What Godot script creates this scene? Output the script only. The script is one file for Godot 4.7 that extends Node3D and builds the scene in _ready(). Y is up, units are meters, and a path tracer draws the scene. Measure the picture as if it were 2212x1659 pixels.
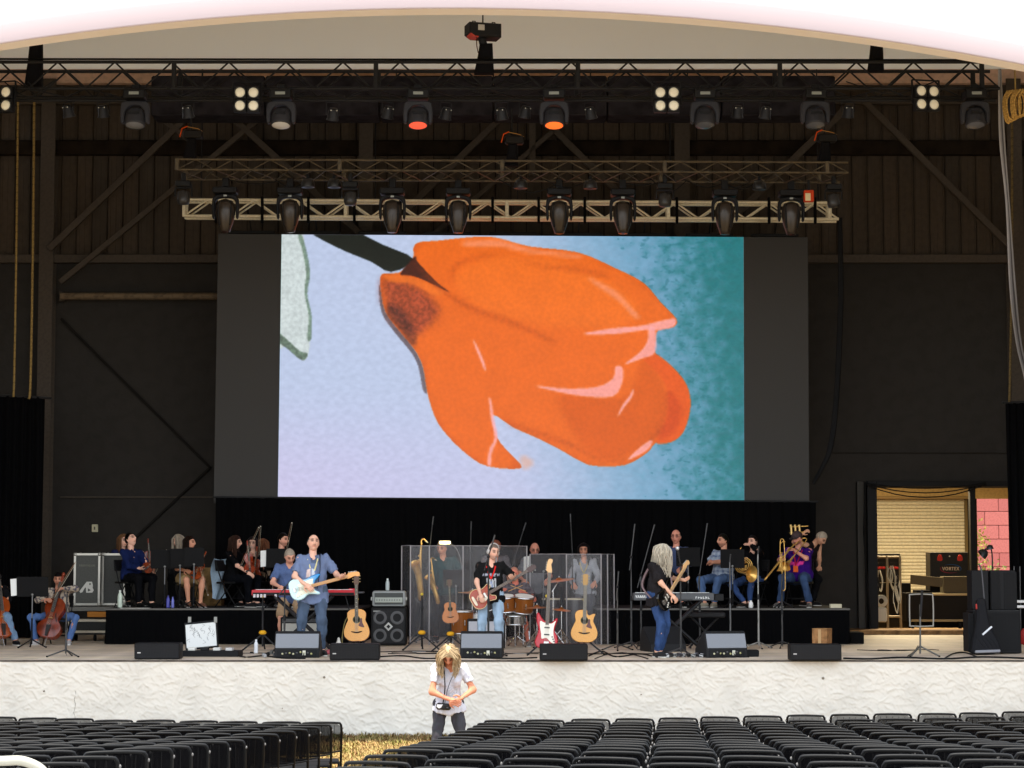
extends Node3D
# An outdoor band shell during a sound check: rows of folding chairs, a stuccoed stage front, the band, a video wall and the lighting trusses.
# Metres, y up; the stage looks towards +z, the audience sits at z = -12 ... -24, the stage edge is at z = -31.8.

const FOCAL := 4734.0
const EYE := Vector3(0, 2.46, 0)
const TILT := 0.081856
const STAGE := 1.07
const RISER := 1.69
const EDGE := 31.8

var taken := {}
var mats := {}
var rng := RandomNumberGenerator.new()
var wob := FastNoiseLite.new()
var tex := {}
var cyl_mesh: CylinderMesh

# ---------------------------------------------------------------- measuring: sight lines of the photograph, met with a distance or a floor
func sight(x: float, y: float) -> Vector3:
	var u := (x - 1106.0) / FOCAL
	var v := -(y - 829.5) / FOCAL
	return Vector3(u, v * cos(TILT) + sin(TILT), -cos(TILT) + v * sin(TILT))

func at(x: float, y: float, d: float) -> Vector3:
	var r := sight(x, y)
	return EYE + r * (d / -r.z)

func on(x: float, y: float, h: float) -> Vector3:
	var r := sight(x, y)
	return EYE + r * ((h - EYE.y) / r.y)

func onz(x: float, d: float, h: float) -> Vector3:      # on a floor of height h, at distance d, in the sight plane of x
	var u := (x - 1106.0) / FOCAL
	var k := 1.0
	var w := (h - EYE.y) / d
	# sight.z for that slope
	var v := (w * cos(TILT) - sin(TILT)) / (cos(TILT) + w * sin(TILT))
	k = d / (cos(TILT) - v * sin(TILT))
	return Vector3(u * k, h, -d)

func ground_y(d: float) -> float:
	if d > 22.9: return 0.0
	if d > 17.96: return (22.9 - d) * 0.0415
	if d > 14.6: return 0.205 + (17.96 - d) * 0.058
	return 0.4 + (14.6 - d) * 0.037

# ---------------------------------------------------------------- geometry collector
class Geo:
	var v := PackedVector3Array()
	var n := PackedVector3Array()
	var c := PackedColorArray()
	var i := PackedInt32Array()
	var tint := Color(1, 1, 1)
	var colored := false

	func pt(p: Vector3, m: Vector3) -> int:
		v.append(p); n.append(m); c.append(tint)
		return v.size() - 1

	func tri(a: int, b: int, d: int) -> void:
		var m := (v[b] - v[a]).cross(v[d] - v[a])
		if m.dot(n[a] + n[b] + n[d]) > 0.0:
			i.append(a); i.append(d); i.append(b)
		else:
			i.append(a); i.append(b); i.append(d)

	func quad(a: int, b: int, d: int, e: int) -> void:
		tri(a, b, d); tri(a, d, e)

	func face(p: Array, m: Vector3) -> void:      # a flat polygon, convex
		var f := []
		for q in p: f.append(pt(q, m))
		for k in range(1, f.size() - 1): tri(f[0], f[k], f[k + 1])

	func box(center: Vector3, size: Vector3, bev := 0.006, b := Basis()) -> Geo:
		var h := size * 0.5
		bev = minf(bev, minf(h.x, minf(h.y, h.z)) * 0.6)
		var base := v.size()
		for k in 8:
			var s := Vector3(1 if k & 1 else -1, 1 if k & 2 else -1, 1 if k & 4 else -1)
			var o := Vector3(h.x * s.x, h.y * s.y, h.z * s.z)
			pt(center + b * (o - Vector3(0, bev * s.y, bev * s.z)), b * Vector3(s.x, 0, 0))
			pt(center + b * (o - Vector3(bev * s.x, 0, bev * s.z)), b * Vector3(0, s.y, 0))
			pt(center + b * (o - Vector3(bev * s.x, bev * s.y, 0)), b * Vector3(0, 0, s.z))
		for ax in 3:
			var m1 := 1 << ((ax + 1) % 3)
			var m2 := 1 << ((ax + 2) % 3)
			for s in 2:
				var k0 := (1 << ax) * s
				quad(base + k0 * 3 + ax, base + (k0 | m1) * 3 + ax, base + (k0 | m1 | m2) * 3 + ax, base + (k0 | m2) * 3 + ax)
			# the four edges along this axis join the faces of the two other axes
			var a1 := (ax + 1) % 3
			var a2 := (ax + 2) % 3
			for s in 4:
				var k1 := (m1 if s & 1 else 0) | (m2 if s & 2 else 0)
				var k2 := k1 | (1 << ax)
				quad(base + k1 * 3 + a1, base + k2 * 3 + a1, base + k2 * 3 + a2, base + k1 * 3 + a2)
		for k in 8: tri(base + k * 3, base + k * 3 + 1, base + k * 3 + 2)
		return self

	func tube(p: Array, r, sides := 6, caps := true, flat := 1.0) -> Geo:
		var m := p.size()
		var t0: Vector3 = (p[1] - p[0]).normalized()
		var up := Vector3.UP if absf(t0.y) < 0.9 else Vector3.RIGHT
		var x := t0.cross(up).normalized()
		var rings := []
		for k in m:
			var t: Vector3 = ((p[mini(k + 1, m - 1)] - p[maxi(k - 1, 0)]) as Vector3).normalized()
			x = (x - t * x.dot(t)).normalized()
			var y := t.cross(x)
			var rr: float = r[k] if r is Array else r
			var ring := []
			for s in sides:
				var a := TAU * s / sides
				var o := x * cos(a) + y * sin(a) * flat
				ring.append(pt(p[k] + o * rr, o.normalized()))
			rings.append(ring)
		for k in m - 1:
			for s in sides:
				quad(rings[k][s], rings[k][(s + 1) % sides], rings[k + 1][(s + 1) % sides], rings[k + 1][s])
		if caps:
			for e in 2:
				var k2 := 0 if e == 0 else m - 1
				var t: Vector3 = ((p[1] - p[0]) * -1.0 if e == 0 else (p[m - 1] - p[m - 2])).normalized()
				var f := []
				for s in sides: f.append(pt(v[rings[k2][s]], t))
				for s in range(1, sides - 1): tri(f[0], f[s], f[s + 1])
		return self

	func lathe(prof: Array, sides := 16, xf := Transform3D()) -> Geo:     # prof: Vector2(radius, height) from below to above
		var rings := []
		var m := prof.size()
		for k in m:
			var a: Vector2 = prof[maxi(k - 1, 0)]
			var b: Vector2 = prof[mini(k + 1, m - 1)]
			var nn := Vector2(b.y - a.y, -(b.x - a.x)).normalized()
			var ring := []
			for s in sides:
				var an := TAU * s / sides
				ring.append(pt(xf * Vector3(cos(an) * prof[k].x, prof[k].y, sin(an) * prof[k].x), (xf.basis * Vector3(cos(an) * nn.x, nn.y, sin(an) * nn.x)).normalized()))
			rings.append(ring)
		for k in m - 1:
			for s in sides: quad(rings[k][s], rings[k][(s + 1) % sides], rings[k + 1][(s + 1) % sides], rings[k + 1][s])
		return self

	func ball(center: Vector3, r: Vector3, sides := 10, b := Basis()) -> Geo:
		var rings := []
		var m := maxi(4, sides / 2)
		for k in m + 1:
			var th := PI * k / m
			var ring := []
			for s in sides:
				var an := TAU * s / sides
				var o := Vector3(sin(th) * cos(an), cos(th), sin(th) * sin(an))
				ring.append(pt(center + b * (o * r), (b * (o / r)).normalized()))
			rings.append(ring)
		for k in m:
			for s in sides: quad(rings[k][s], rings[k][(s + 1) % sides], rings[k + 1][(s + 1) % sides], rings[k + 1][s])
		return self

	func prism(outline: PackedVector2Array, z0: float, z1: float, bev := 0.0, xf := Transform3D()) -> Geo:     # outline in x, y, thick along z
		var o := outline
		if Geometry2D.is_polygon_clockwise(o): o.reverse()
		var m := o.size()
		var inner := PackedVector2Array()
		for k in m:
			var e1 := (o[k] - o[(k - 1 + m) % m]).normalized()
			var e2 := (o[(k + 1) % m] - o[k]).normalized()
			var nn := Vector2(e1.y + e2.y, -e1.x - e2.x).normalized()
			inner.append(o[k] - nn * bev)
		var tris := Geometry2D.triangulate_polygon(inner if bev > 0.0 else o)
		for side in 2:
			var z := z1 if side == 0 else z0
			var m3 := xf.basis * Vector3(0, 0, 1 if side == 0 else -1)
			var f := []
			for q in (inner if bev > 0.0 else o): f.append(pt(xf * Vector3(q.x, q.y, z), m3))
			for k in range(0, tris.size(), 3): tri(f[tris[k]], f[tris[k + 1]], f[tris[k + 2]])
		var rows := [[o, z0 + bev], [o, z1 - bev]]
		if bev > 0.0: rows = [[inner, z0], [o, z0 + bev], [o, z1 - bev], [inner, z1]]
		for r in rows.size() - 1:
			for k in m:
				var k2 := (k + 1) % m
				var e := (o[k2] - o[k]).normalized()
				var nn := Vector3(e.y, -e.x, 0)
				if rows.size() == 4 and r != 1: nn = (nn + Vector3(0, 0, -1 if r == 0 else 1)).normalized()
				nn = xf.basis * nn
				var q := []
				for w in [[r, k], [r, k2], [r + 1, k2], [r + 1, k]]:
					var s2: Vector2 = rows[w[0]][0][w[1]]
					q.append(pt(xf * Vector3(s2.x, s2.y, rows[w[0]][1]), nn))
				quad(q[0], q[1], q[2], q[3])
		return self

	func sheet(nu: int, nv: int, f: Callable) -> Geo:      # a smooth patch f(u, v) with u, v in 0..1
		var base := v.size()
		for b in nv + 1:
			for a in nu + 1:
				v.append(f.call(float(a) / nu, float(b) / nv)); n.append(Vector3.ZERO); c.append(tint)
		for b in nv:
			for a in nu:
				var q := base + b * (nu + 1) + a
				var m := (v[q + 1] - v[q]).cross(v[q + nu + 1] - v[q])
				for w in [q, q + 1, q + nu + 1, q + nu + 2]: n[w] += m
				i.append_array(PackedInt32Array([q, q + nu + 1, q + 1, q + 1, q + nu + 1, q + nu + 2]))
		for k in range(base, v.size()): n[k] = n[k].normalized()
		return self

	func mesh() -> ArrayMesh:
		var a := []
		a.resize(Mesh.ARRAY_MAX)
		a[Mesh.ARRAY_VERTEX] = v
		a[Mesh.ARRAY_NORMAL] = n
		if colored: a[Mesh.ARRAY_COLOR] = c
		a[Mesh.ARRAY_INDEX] = i
		var am := ArrayMesh.new()
		am.add_surface_from_arrays(Mesh.PRIMITIVE_TRIANGLES, a)
		return am

# ---------------------------------------------------------------- a smooth union of tapered bones, meshed as surface nets
class Flesh:
	var h := 0.022
	var k := 0.03
	var bones := []
	func bone(a: Vector3, b: Vector3, ra: float, rb: float, cut := 0) -> void:      # cut 1: flat end at b
		bones.append([a, b, ra, rb, cut])

	func build(g: Geo, paint = null, folds := 0.0, noise: FastNoiseLite = null) -> void:
		var lo := Vector3(1e9, 1e9, 1e9)
		var hi := -lo
		for w in bones:
			var rr: float = maxf(w[2], w[3]) + h * 2.5
			for p in [w[0], w[1]]:
				lo = lo.min(p - Vector3(rr, rr, rr)); hi = hi.max(p + Vector3(rr, rr, rr))
		var nx := int(ceil((hi.x - lo.x) / h)) + 1
		var ny := int(ceil((hi.y - lo.y) / h)) + 1
		var nz := int(ceil((hi.z - lo.z) / h)) + 1
		var f := PackedFloat32Array()
		f.resize(nx * ny * nz); f.fill(0.5)
		for w in bones:
			var a: Vector3 = w[0]
			var b: Vector3 = w[1]
			var ra: float = w[2]
			var dr: float = w[3] - w[2]
			var cut: int = w[4]
			var ba := b - a
			var len2 := maxf(ba.length_squared(), 1e-9)
			var le := sqrt(len2)
			var m := maxf(w[2], w[3]) + k + h * 1.5
			var l := ((a.min(b) - Vector3(m, m, m) - lo) / h).floor()
			var u := ((a.max(b) + Vector3(m, m, m) - lo) / h).ceil()
			for z in range(maxi(0, int(l.z)), mini(nz, int(u.z) + 1)):
				for y in range(maxi(0, int(l.y)), mini(ny, int(u.y) + 1)):
					var row := (z * ny + y) * nx
					for x in range(maxi(0, int(l.x)), mini(nx, int(u.x) + 1)):
						var pa := lo + Vector3(x, y, z) * h - a
						var t0 := pa.dot(ba) / len2
						var t := clampf(t0, 0.0, 1.0)
						var d := (pa - ba * t).length() - ra - dr * t
						if cut == 1 and t0 > 0.5: d = maxf((pa - ba * t0).length() - ra - dr * t, (t0 - 1.0) * le)
						var o := f[row + x]
						var e := absf(o - d)
						var s := minf(o, d)
						if e < k:
							var q := (k - e) / k
							s -= q * q * k * 0.25
						f[row + x] = s
		var at := PackedInt32Array()
		at.resize(nx * ny * nz); at.fill(-1)
		var first := g.v.size()
		var sy := nx
		var sz := nx * ny
		for z in nz - 1:
			for y in ny - 1:
				var row := (z * ny + y) * nx
				for x in nx - 1:
					var q := row + x
					var w0 := f[q]
					var w1 := f[q + 1]
					var w2 := f[q + sy]
					var w3 := f[q + sy + 1]
					var w4 := f[q + sz]
					var w5 := f[q + sz + 1]
					var w6 := f[q + sz + sy]
					var w7 := f[q + sz + sy + 1]
					var cnt := int(w0 < 0) + int(w1 < 0) + int(w2 < 0) + int(w3 < 0) + int(w4 < 0) + int(w5 < 0) + int(w6 < 0) + int(w7 < 0)
					if cnt == 0 or cnt == 8: continue
					var sum := Vector3.ZERO
					var num := 0
					if (w0 < 0) != (w1 < 0): sum += Vector3(w0 / (w0 - w1), 0, 0); num += 1
					if (w2 < 0) != (w3 < 0): sum += Vector3(w2 / (w2 - w3), 1, 0); num += 1
					if (w4 < 0) != (w5 < 0): sum += Vector3(w4 / (w4 - w5), 0, 1); num += 1
					if (w6 < 0) != (w7 < 0): sum += Vector3(w6 / (w6 - w7), 1, 1); num += 1
					if (w0 < 0) != (w2 < 0): sum += Vector3(0, w0 / (w0 - w2), 0); num += 1
					if (w1 < 0) != (w3 < 0): sum += Vector3(1, w1 / (w1 - w3), 0); num += 1
					if (w4 < 0) != (w6 < 0): sum += Vector3(0, w4 / (w4 - w6), 1); num += 1
					if (w5 < 0) != (w7 < 0): sum += Vector3(1, w5 / (w5 - w7), 1); num += 1
					if (w0 < 0) != (w4 < 0): sum += Vector3(0, 0, w0 / (w0 - w4)); num += 1
					if (w1 < 0) != (w5 < 0): sum += Vector3(1, 0, w1 / (w1 - w5)); num += 1
					if (w2 < 0) != (w6 < 0): sum += Vector3(0, 1, w2 / (w2 - w6)); num += 1
					if (w3 < 0) != (w7 < 0): sum += Vector3(1, 1, w3 / (w3 - w7)); num += 1
					var p := lo + (Vector3(x, y, z) + sum / num) * h
					var gr := Vector3(w1 - w0 + w3 - w2 + w5 - w4 + w7 - w6, w2 - w0 + w3 - w1 + w6 - w4 + w7 - w5, w4 - w0 + w5 - w1 + w6 - w2 + w7 - w3).normalized()
					if folds > 0.0:
						p += gr * folds * noise.get_noise_3d(p.x * 90.0, p.y * 38.0, p.z * 90.0)
					at[q] = g.v.size()
					if paint != null: g.tint = paint.call(p)
					g.v.append(p); g.n.append(Vector3.ZERO); g.c.append(g.tint)
		var steps := [1, sy, sz]
		for z in range(1, nz - 1):
			for y in range(1, ny - 1):
				var row := (z * ny + y) * nx
				for x in range(1, nx - 1):
					var q := row + x
					if at[q] < 0: continue
					var s0 := f[q] < 0.0
					for ax in 3:
						if s0 == (f[q + steps[ax]] < 0.0): continue
						var e1: int = steps[(ax + 1) % 3]
						var e2: int = steps[(ax + 2) % 3]
						var i0 := at[q]
						var i1 := at[q - e1]
						var i2 := at[q - e1 - e2]
						var i3 := at[q - e2]
						if i1 < 0 or i2 < 0 or i3 < 0: continue
						var m := (g.v[i2] - g.v[i0]).cross(g.v[i3] - g.v[i1])
						if s0: m = -m
						for w in [i0, i1, i2, i3]: g.n[w] -= m
						if s0: g.i.append_array(PackedInt32Array([i0, i2, i1, i0, i3, i2]))
						else: g.i.append_array(PackedInt32Array([i0, i1, i2, i0, i2, i3]))
		for w in range(first, g.v.size()): g.n[w] = g.n[w].normalized()
		g.tint = Color(1, 1, 1)

# ---------------------------------------------------------------- nodes, names, labels
func numbered(called: String) -> String:
	taken[called] = taken.get(called, 0) + 1
	return called if taken[called] == 1 else "%s_%03d" % [called, taken[called] - 1]

func tag(o: Node, label: String, category: String, group := "") -> Node:
	o.set_meta("label", label); o.set_meta("category", category)
	if group: o.set_meta("group", group)
	return o

func thing(called: String, label: String, category: String, where := Vector3.ZERO, turn := 0.0, group := "") -> Node3D:
	var o := Node3D.new()
	o.name = numbered(called)
	add_child(o)
	o.position = where
	o.rotation_degrees.y = turn
	tag(o, label, category, group)
	return o

func put(parent: Node, called: String, g, m: Material, xf := Transform3D()) -> MeshInstance3D:
	var o := MeshInstance3D.new()
	o.mesh = g.mesh() if g is Geo else g
	o.material_override = m
	o.transform = xf
	o.name = called
	parent.add_child(o, true)
	return o

func setting(called: String, g, m: Material) -> MeshInstance3D:
	var o := put(self, numbered(called), g, m)
	o.set_meta("kind", "structure")
	return o

func again(o: Node3D, where: Vector3, turn := 0.0, label := "") -> Node3D:
	var stem := String(o.name)
	if stem.length() > 4 and stem.substr(stem.length() - 3).is_valid_int() and stem[stem.length() - 4] == "_": stem = stem.substr(0, stem.length() - 4)
	var r: Node3D = o.duplicate()
	r.name = numbered(stem)
	add_child(r)
	r.position = where
	r.rotation_degrees.y = turn
	if label: r.set_meta("label", label)
	return r

func rod(parent: Node, called: String, a: Vector3, b: Vector3, r: float, m: Material) -> MeshInstance3D:     # a straight bar of the shared cylinder
	var o := MeshInstance3D.new()
	o.mesh = cyl_mesh
	o.material_override = m
	var y := (b - a)
	var yn := y.normalized()
	var x := yn.cross(Vector3.UP if absf(yn.y) < 0.95 else Vector3.RIGHT).normalized()
	o.transform = Transform3D(Basis(x * r, y, x.cross(yn) * r), (a + b) * 0.5)
	o.name = called
	parent.add_child(o, true)
	return o

# ---------------------------------------------------------------- materials
func noise_tex(called: String, size: int, freq: float, oct: int, lo: float, hi: float, normal := 0.0, kind := 1) -> Texture2D:
	if tex.has(called): return tex[called]
	var f := FastNoiseLite.new()
	f.noise_type = FastNoiseLite.TYPE_SIMPLEX_SMOOTH if kind == 1 else FastNoiseLite.TYPE_CELLULAR
	f.frequency = freq
	f.fractal_octaves = oct
	f.seed = called.hash() % 1000
	var im := f.get_seamless_image(size, size)
	if normal > 0.0:
		im.bump_map_to_normal_map(normal)
	else:
		im.convert(Image.FORMAT_RGB8)
		for y in size:
			for x in size:
				var q := lo + (hi - lo) * im.get_pixel(x, y).r
				im.set_pixel(x, y, Color(q, q, q))
	tex[called] = ImageTexture.create_from_image(im)
	return tex[called]

func mat(c: Color, rough := 0.7, metal := 0.0, grain := "", size := 1.0, bump := 0.0) -> StandardMaterial3D:
	var key := "%s %s %s %s %s %s" % [c.to_html(), rough, metal, grain, size, bump]
	if mats.has(key): return mats[key]
	var m := StandardMaterial3D.new()
	m.albedo_color = c
	m.roughness = rough
	m.metallic = metal
	if metal < 0.05: m.metallic_specular = 0.5 if rough < 0.45 else (0.3 if rough < 0.75 else 0.15)
	if grain:
		m.uv1_triplanar = true
		m.uv1_world_triplanar = true
		m.uv1_scale = Vector3(1, 1, 1) / size
		if grain == "mottle": m.albedo_texture = noise_tex("mottle", 256, 0.012, 5, 0.62, 1.15)
		if grain == "cloth": m.albedo_texture = noise_tex("cloth", 256, 0.05, 3, 0.9, 1.06)
		if grain == "stain": m.albedo_texture = noise_tex("stain", 512, 0.008, 6, 0.945, 1.04)
		if grain == "dirt": m.albedo_texture = noise_tex("dirt", 256, 0.02, 6, 0.35, 1.35)
		if bump > 0.0:
			m.normal_enabled = true
			m.normal_texture = noise_tex("ripple", 256, 0.03, 4, 0, 1, 6.0)
			m.normal_scale = bump
	mats[key] = m
	return m

func cloth_mat(c: Color) -> StandardMaterial3D:
	return mat(c, 0.92, 0.0, "cloth", 0.35, 0.35)

func paint_mat(rough := 0.8) -> StandardMaterial3D:       # the colour comes from the vertices
	var key := "paint%s" % rough
	if not mats.has(key):
		var m := StandardMaterial3D.new()
		m.vertex_color_use_as_albedo = true
		m.roughness = rough
		m.metallic_specular = 0.5 if rough < 0.45 else 0.25
		mats[key] = m
	return mats[key]

func glow(c: Color, e: float) -> StandardMaterial3D:
	var m := StandardMaterial3D.new()
	m.albedo_color = c
	m.emission_enabled = true
	m.emission = c
	m.emission_energy_multiplier = e
	return m

const NTH := ["first", "second", "third", "fourth", "fifth", "sixth", "seventh", "eighth", "ninth", "tenth", "eleventh", "twelfth", "thirteenth", "fourteenth", "fifteenth", "sixteenth", "seventeenth", "eighteenth"]

func lin(c: Color) -> Color: return c.srgb_to_linear()

# a closed smooth curve through the given points
func curve(p: Array, steps := 6, closed := true) -> PackedVector2Array:
	var out := PackedVector2Array()
	var m := p.size()
	for k in (m if closed else m - 1):
		var a: Vector2 = p[(k - 1 + m) % m] if closed else p[maxi(k - 1, 0)]
		var b: Vector2 = p[k]
		var c: Vector2 = p[(k + 1) % m]
		var d: Vector2 = p[(k + 2) % m] if closed else p[mini(k + 2, m - 1)]
		for s in steps: out.append(b.cubic_interpolate(c, a, d, float(s) / steps))
	if not closed: out.append(p[m - 1])
	return out

func curve3(p: Array, steps := 6) -> Array:
	var out := []
	var m := p.size()
	for k in m - 1:
		for s in steps: out.append((p[k] as Vector3).cubic_interpolate(p[k + 1], p[maxi(k - 1, 0)], p[mini(k + 2, m - 1)], float(s) / steps))
	out.append(p[m - 1])
	return out

# ---------------------------------------------------------------- the place
func _ready() -> void:
	rng.seed = 7
	wob.seed = 3
	wob.frequency = 0.11
	wob.fractal_octaves = 3
	cyl_mesh = CylinderMesh.new()
	cyl_mesh.top_radius = 1.0; cyl_mesh.bottom_radius = 1.0; cyl_mesh.height = 1.0
	cyl_mesh.radial_segments = 8; cyl_mesh.rings = 1
	var cam := Camera3D.new()
	cam.name = "camera"
	add_child(cam)
	cam.position = EYE
	cam.rotation.x = TILT
	cam.fov = rad_to_deg(2.0 * atan(829.5 / FOCAL))
	cam.near = 0.1
	cam.far = 600.0
	cam.current = true
	var sky := ProceduralSkyMaterial.new()
	sky.sky_top_color = Color(0.8, 0.85, 0.92)
	sky.sky_horizon_color = Color(0.96, 0.97, 0.98)
	sky.sky_curve = 0.22
	sky.ground_bottom_color = Color(0.45, 0.42, 0.36)
	sky.ground_horizon_color = Color(0.8, 0.8, 0.78)
	sky.sky_energy_multiplier = 1.15
	sky.sun_angle_max = 0.0
	var env := Environment.new()
	env.background_mode = Environment.BG_SKY
	env.sky = Sky.new()
	env.sky.sky_material = sky
	env.tonemap_mode = Environment.TONE_MAPPER_LINEAR
	env.tonemap_exposure = 2.55
	env.sdfgi_enabled = true
	env.ssao_enabled = true
	env.ssil_enabled = true
	var world := WorldEnvironment.new()
	world.name = "environment"
	world.environment = env
	add_child(world)
	var sun := DirectionalLight3D.new()
	sun.name = "sun"
	sun.light_energy = 1.05
	sun.light_color = Color(1.0, 0.955, 0.88)
	sun.light_angular_distance = 0.5
	sun.shadow_enabled = true
	add_child(sun)
	sun.look_at_from_position(Vector3(-1.0, 9.85, 1.8), Vector3.ZERO, Vector3.FORWARD)
	place_ground()
	place_stage()
	place_shell()
	place_back_wall()
	place_side_room()
	place_screen()
	place_rig()
	place_curtains_and_ropes()
	place_risers()
	place_stage_gear()
	place_band()
	place_front()
	place_seating()

func place_ground() -> void:
	var m := mat(Color(0.62, 0.5, 0.31), 0.95, 0.0, "dirt", 0.9, 0.6)
	var g := Geo.new()
	var zs := [30.0, 6.0, 0.0, -6.0, -10.0, -14.0, -17.96, -20.0, -22.9, -26.0, -30.0, -31.9, -60.0, -120.0, -260.0]
	var xs := [-260.0, -90.0, -30.0, -12.0, 0.0, 12.0, 30.0, 90.0, 260.0]
	g.sheet(xs.size() - 1, zs.size() - 1, func(u, v):
		var z: float = zs[int(round(v * (zs.size() - 1)))]
		return Vector3(xs[int(round(u * (xs.size() - 1)))], ground_y(minf(-z, 40.0)) if z < 0 else ground_y(0.0), z))
	setting("ground", g, m)
	# pale concrete under and round the seats
	g = Geo.new()
	var zc := [40.0, 6.0, 0.0, -6.0, -10.0, -14.0, -17.4]
	for s in [[-60.0, -2.35], [-0.35, 60.0], [-2.35, -0.35]]:
		g.sheet(1, zc.size() - 1, func(u, v):
			var z: float = zc[int(round(v * (zc.size() - 1)))]
			return Vector3(lerpf(s[0], s[1], u), (ground_y(-z) if z < 0 else ground_y(0.0)) + 0.004, z))
	setting("concrete_terrace", g, mat(Color(0.7, 0.69, 0.67), 0.9, 0.0, "mottle", 3.0))
	# dry lawn between the stage front and the first row
	var mm := MultiMesh.new()
	mm.transform_format = MultiMesh.TRANSFORM_3D
	mm.use_colors = true
	var b := Geo.new()
	for s in 3:
		var a := s * 2.1
		var o := Vector3(cos(a), 0, sin(a))
		var w := Vector3(-o.z, 0, o.x) * 0.006
		var p0 := o * 0.008
		b.colored = true
		b.face([p0 - w, p0 + w, p0 + o * 0.012 + w * 0.6 + Vector3(0, 0.03, 0), p0 + o * 0.03 + Vector3(0, 0.05, 0), p0 + o * 0.012 - w * 0.6 + Vector3(0, 0.03, 0)], Vector3(o.x * 0.3, 1, o.z * 0.3).normalized())
	mm.mesh = b.mesh()
	var n := 26000
	mm.instance_count = n
	for k in n:
		var x := rng.randf_range(-9.0, 9.0)
		if k % 3: x = rng.randf_range(-2.6, 0.2)
		var z := -rng.randf_range(17.5, 31.75)
		var s := rng.randf_range(0.5, 1.3)
		mm.set_instance_transform(k, Transform3D(Basis.from_euler(Vector3(rng.randf_range(-0.5, 0.5), rng.randf() * TAU, rng.randf_range(-0.5, 0.5))).scaled(Vector3(s, s * rng.randf_range(0.5, 1.2), s)), Vector3(x, ground_y(-z), z)))
		var q := wob.get_noise_2d(x * 16.0, z * 16.0) + rng.randf_range(-0.35, 0.35)
		var col := Color(0.5, 0.36, 0.155).lerp(Color(0.26, 0.26, 0.075), clampf(q * 1.6 + 0.1, 0, 1))
		if rng.randf() < 0.16: col = Color(0.38, 0.21, 0.1)
		mm.set_instance_color(k, col * rng.randf_range(0.7, 1.15))
	var lawn := MultiMeshInstance3D.new()
	lawn.name = "dry_lawn"
	lawn.multimesh = mm
	lawn.material_override = paint_mat(0.95)
	add_child(lawn)
	lawn.set_meta("kind", "stuff"); lawn.set_meta("label", "dry straw coloured grass at the foot of the stage front"); lawn.set_meta("category", "grass")

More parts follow.
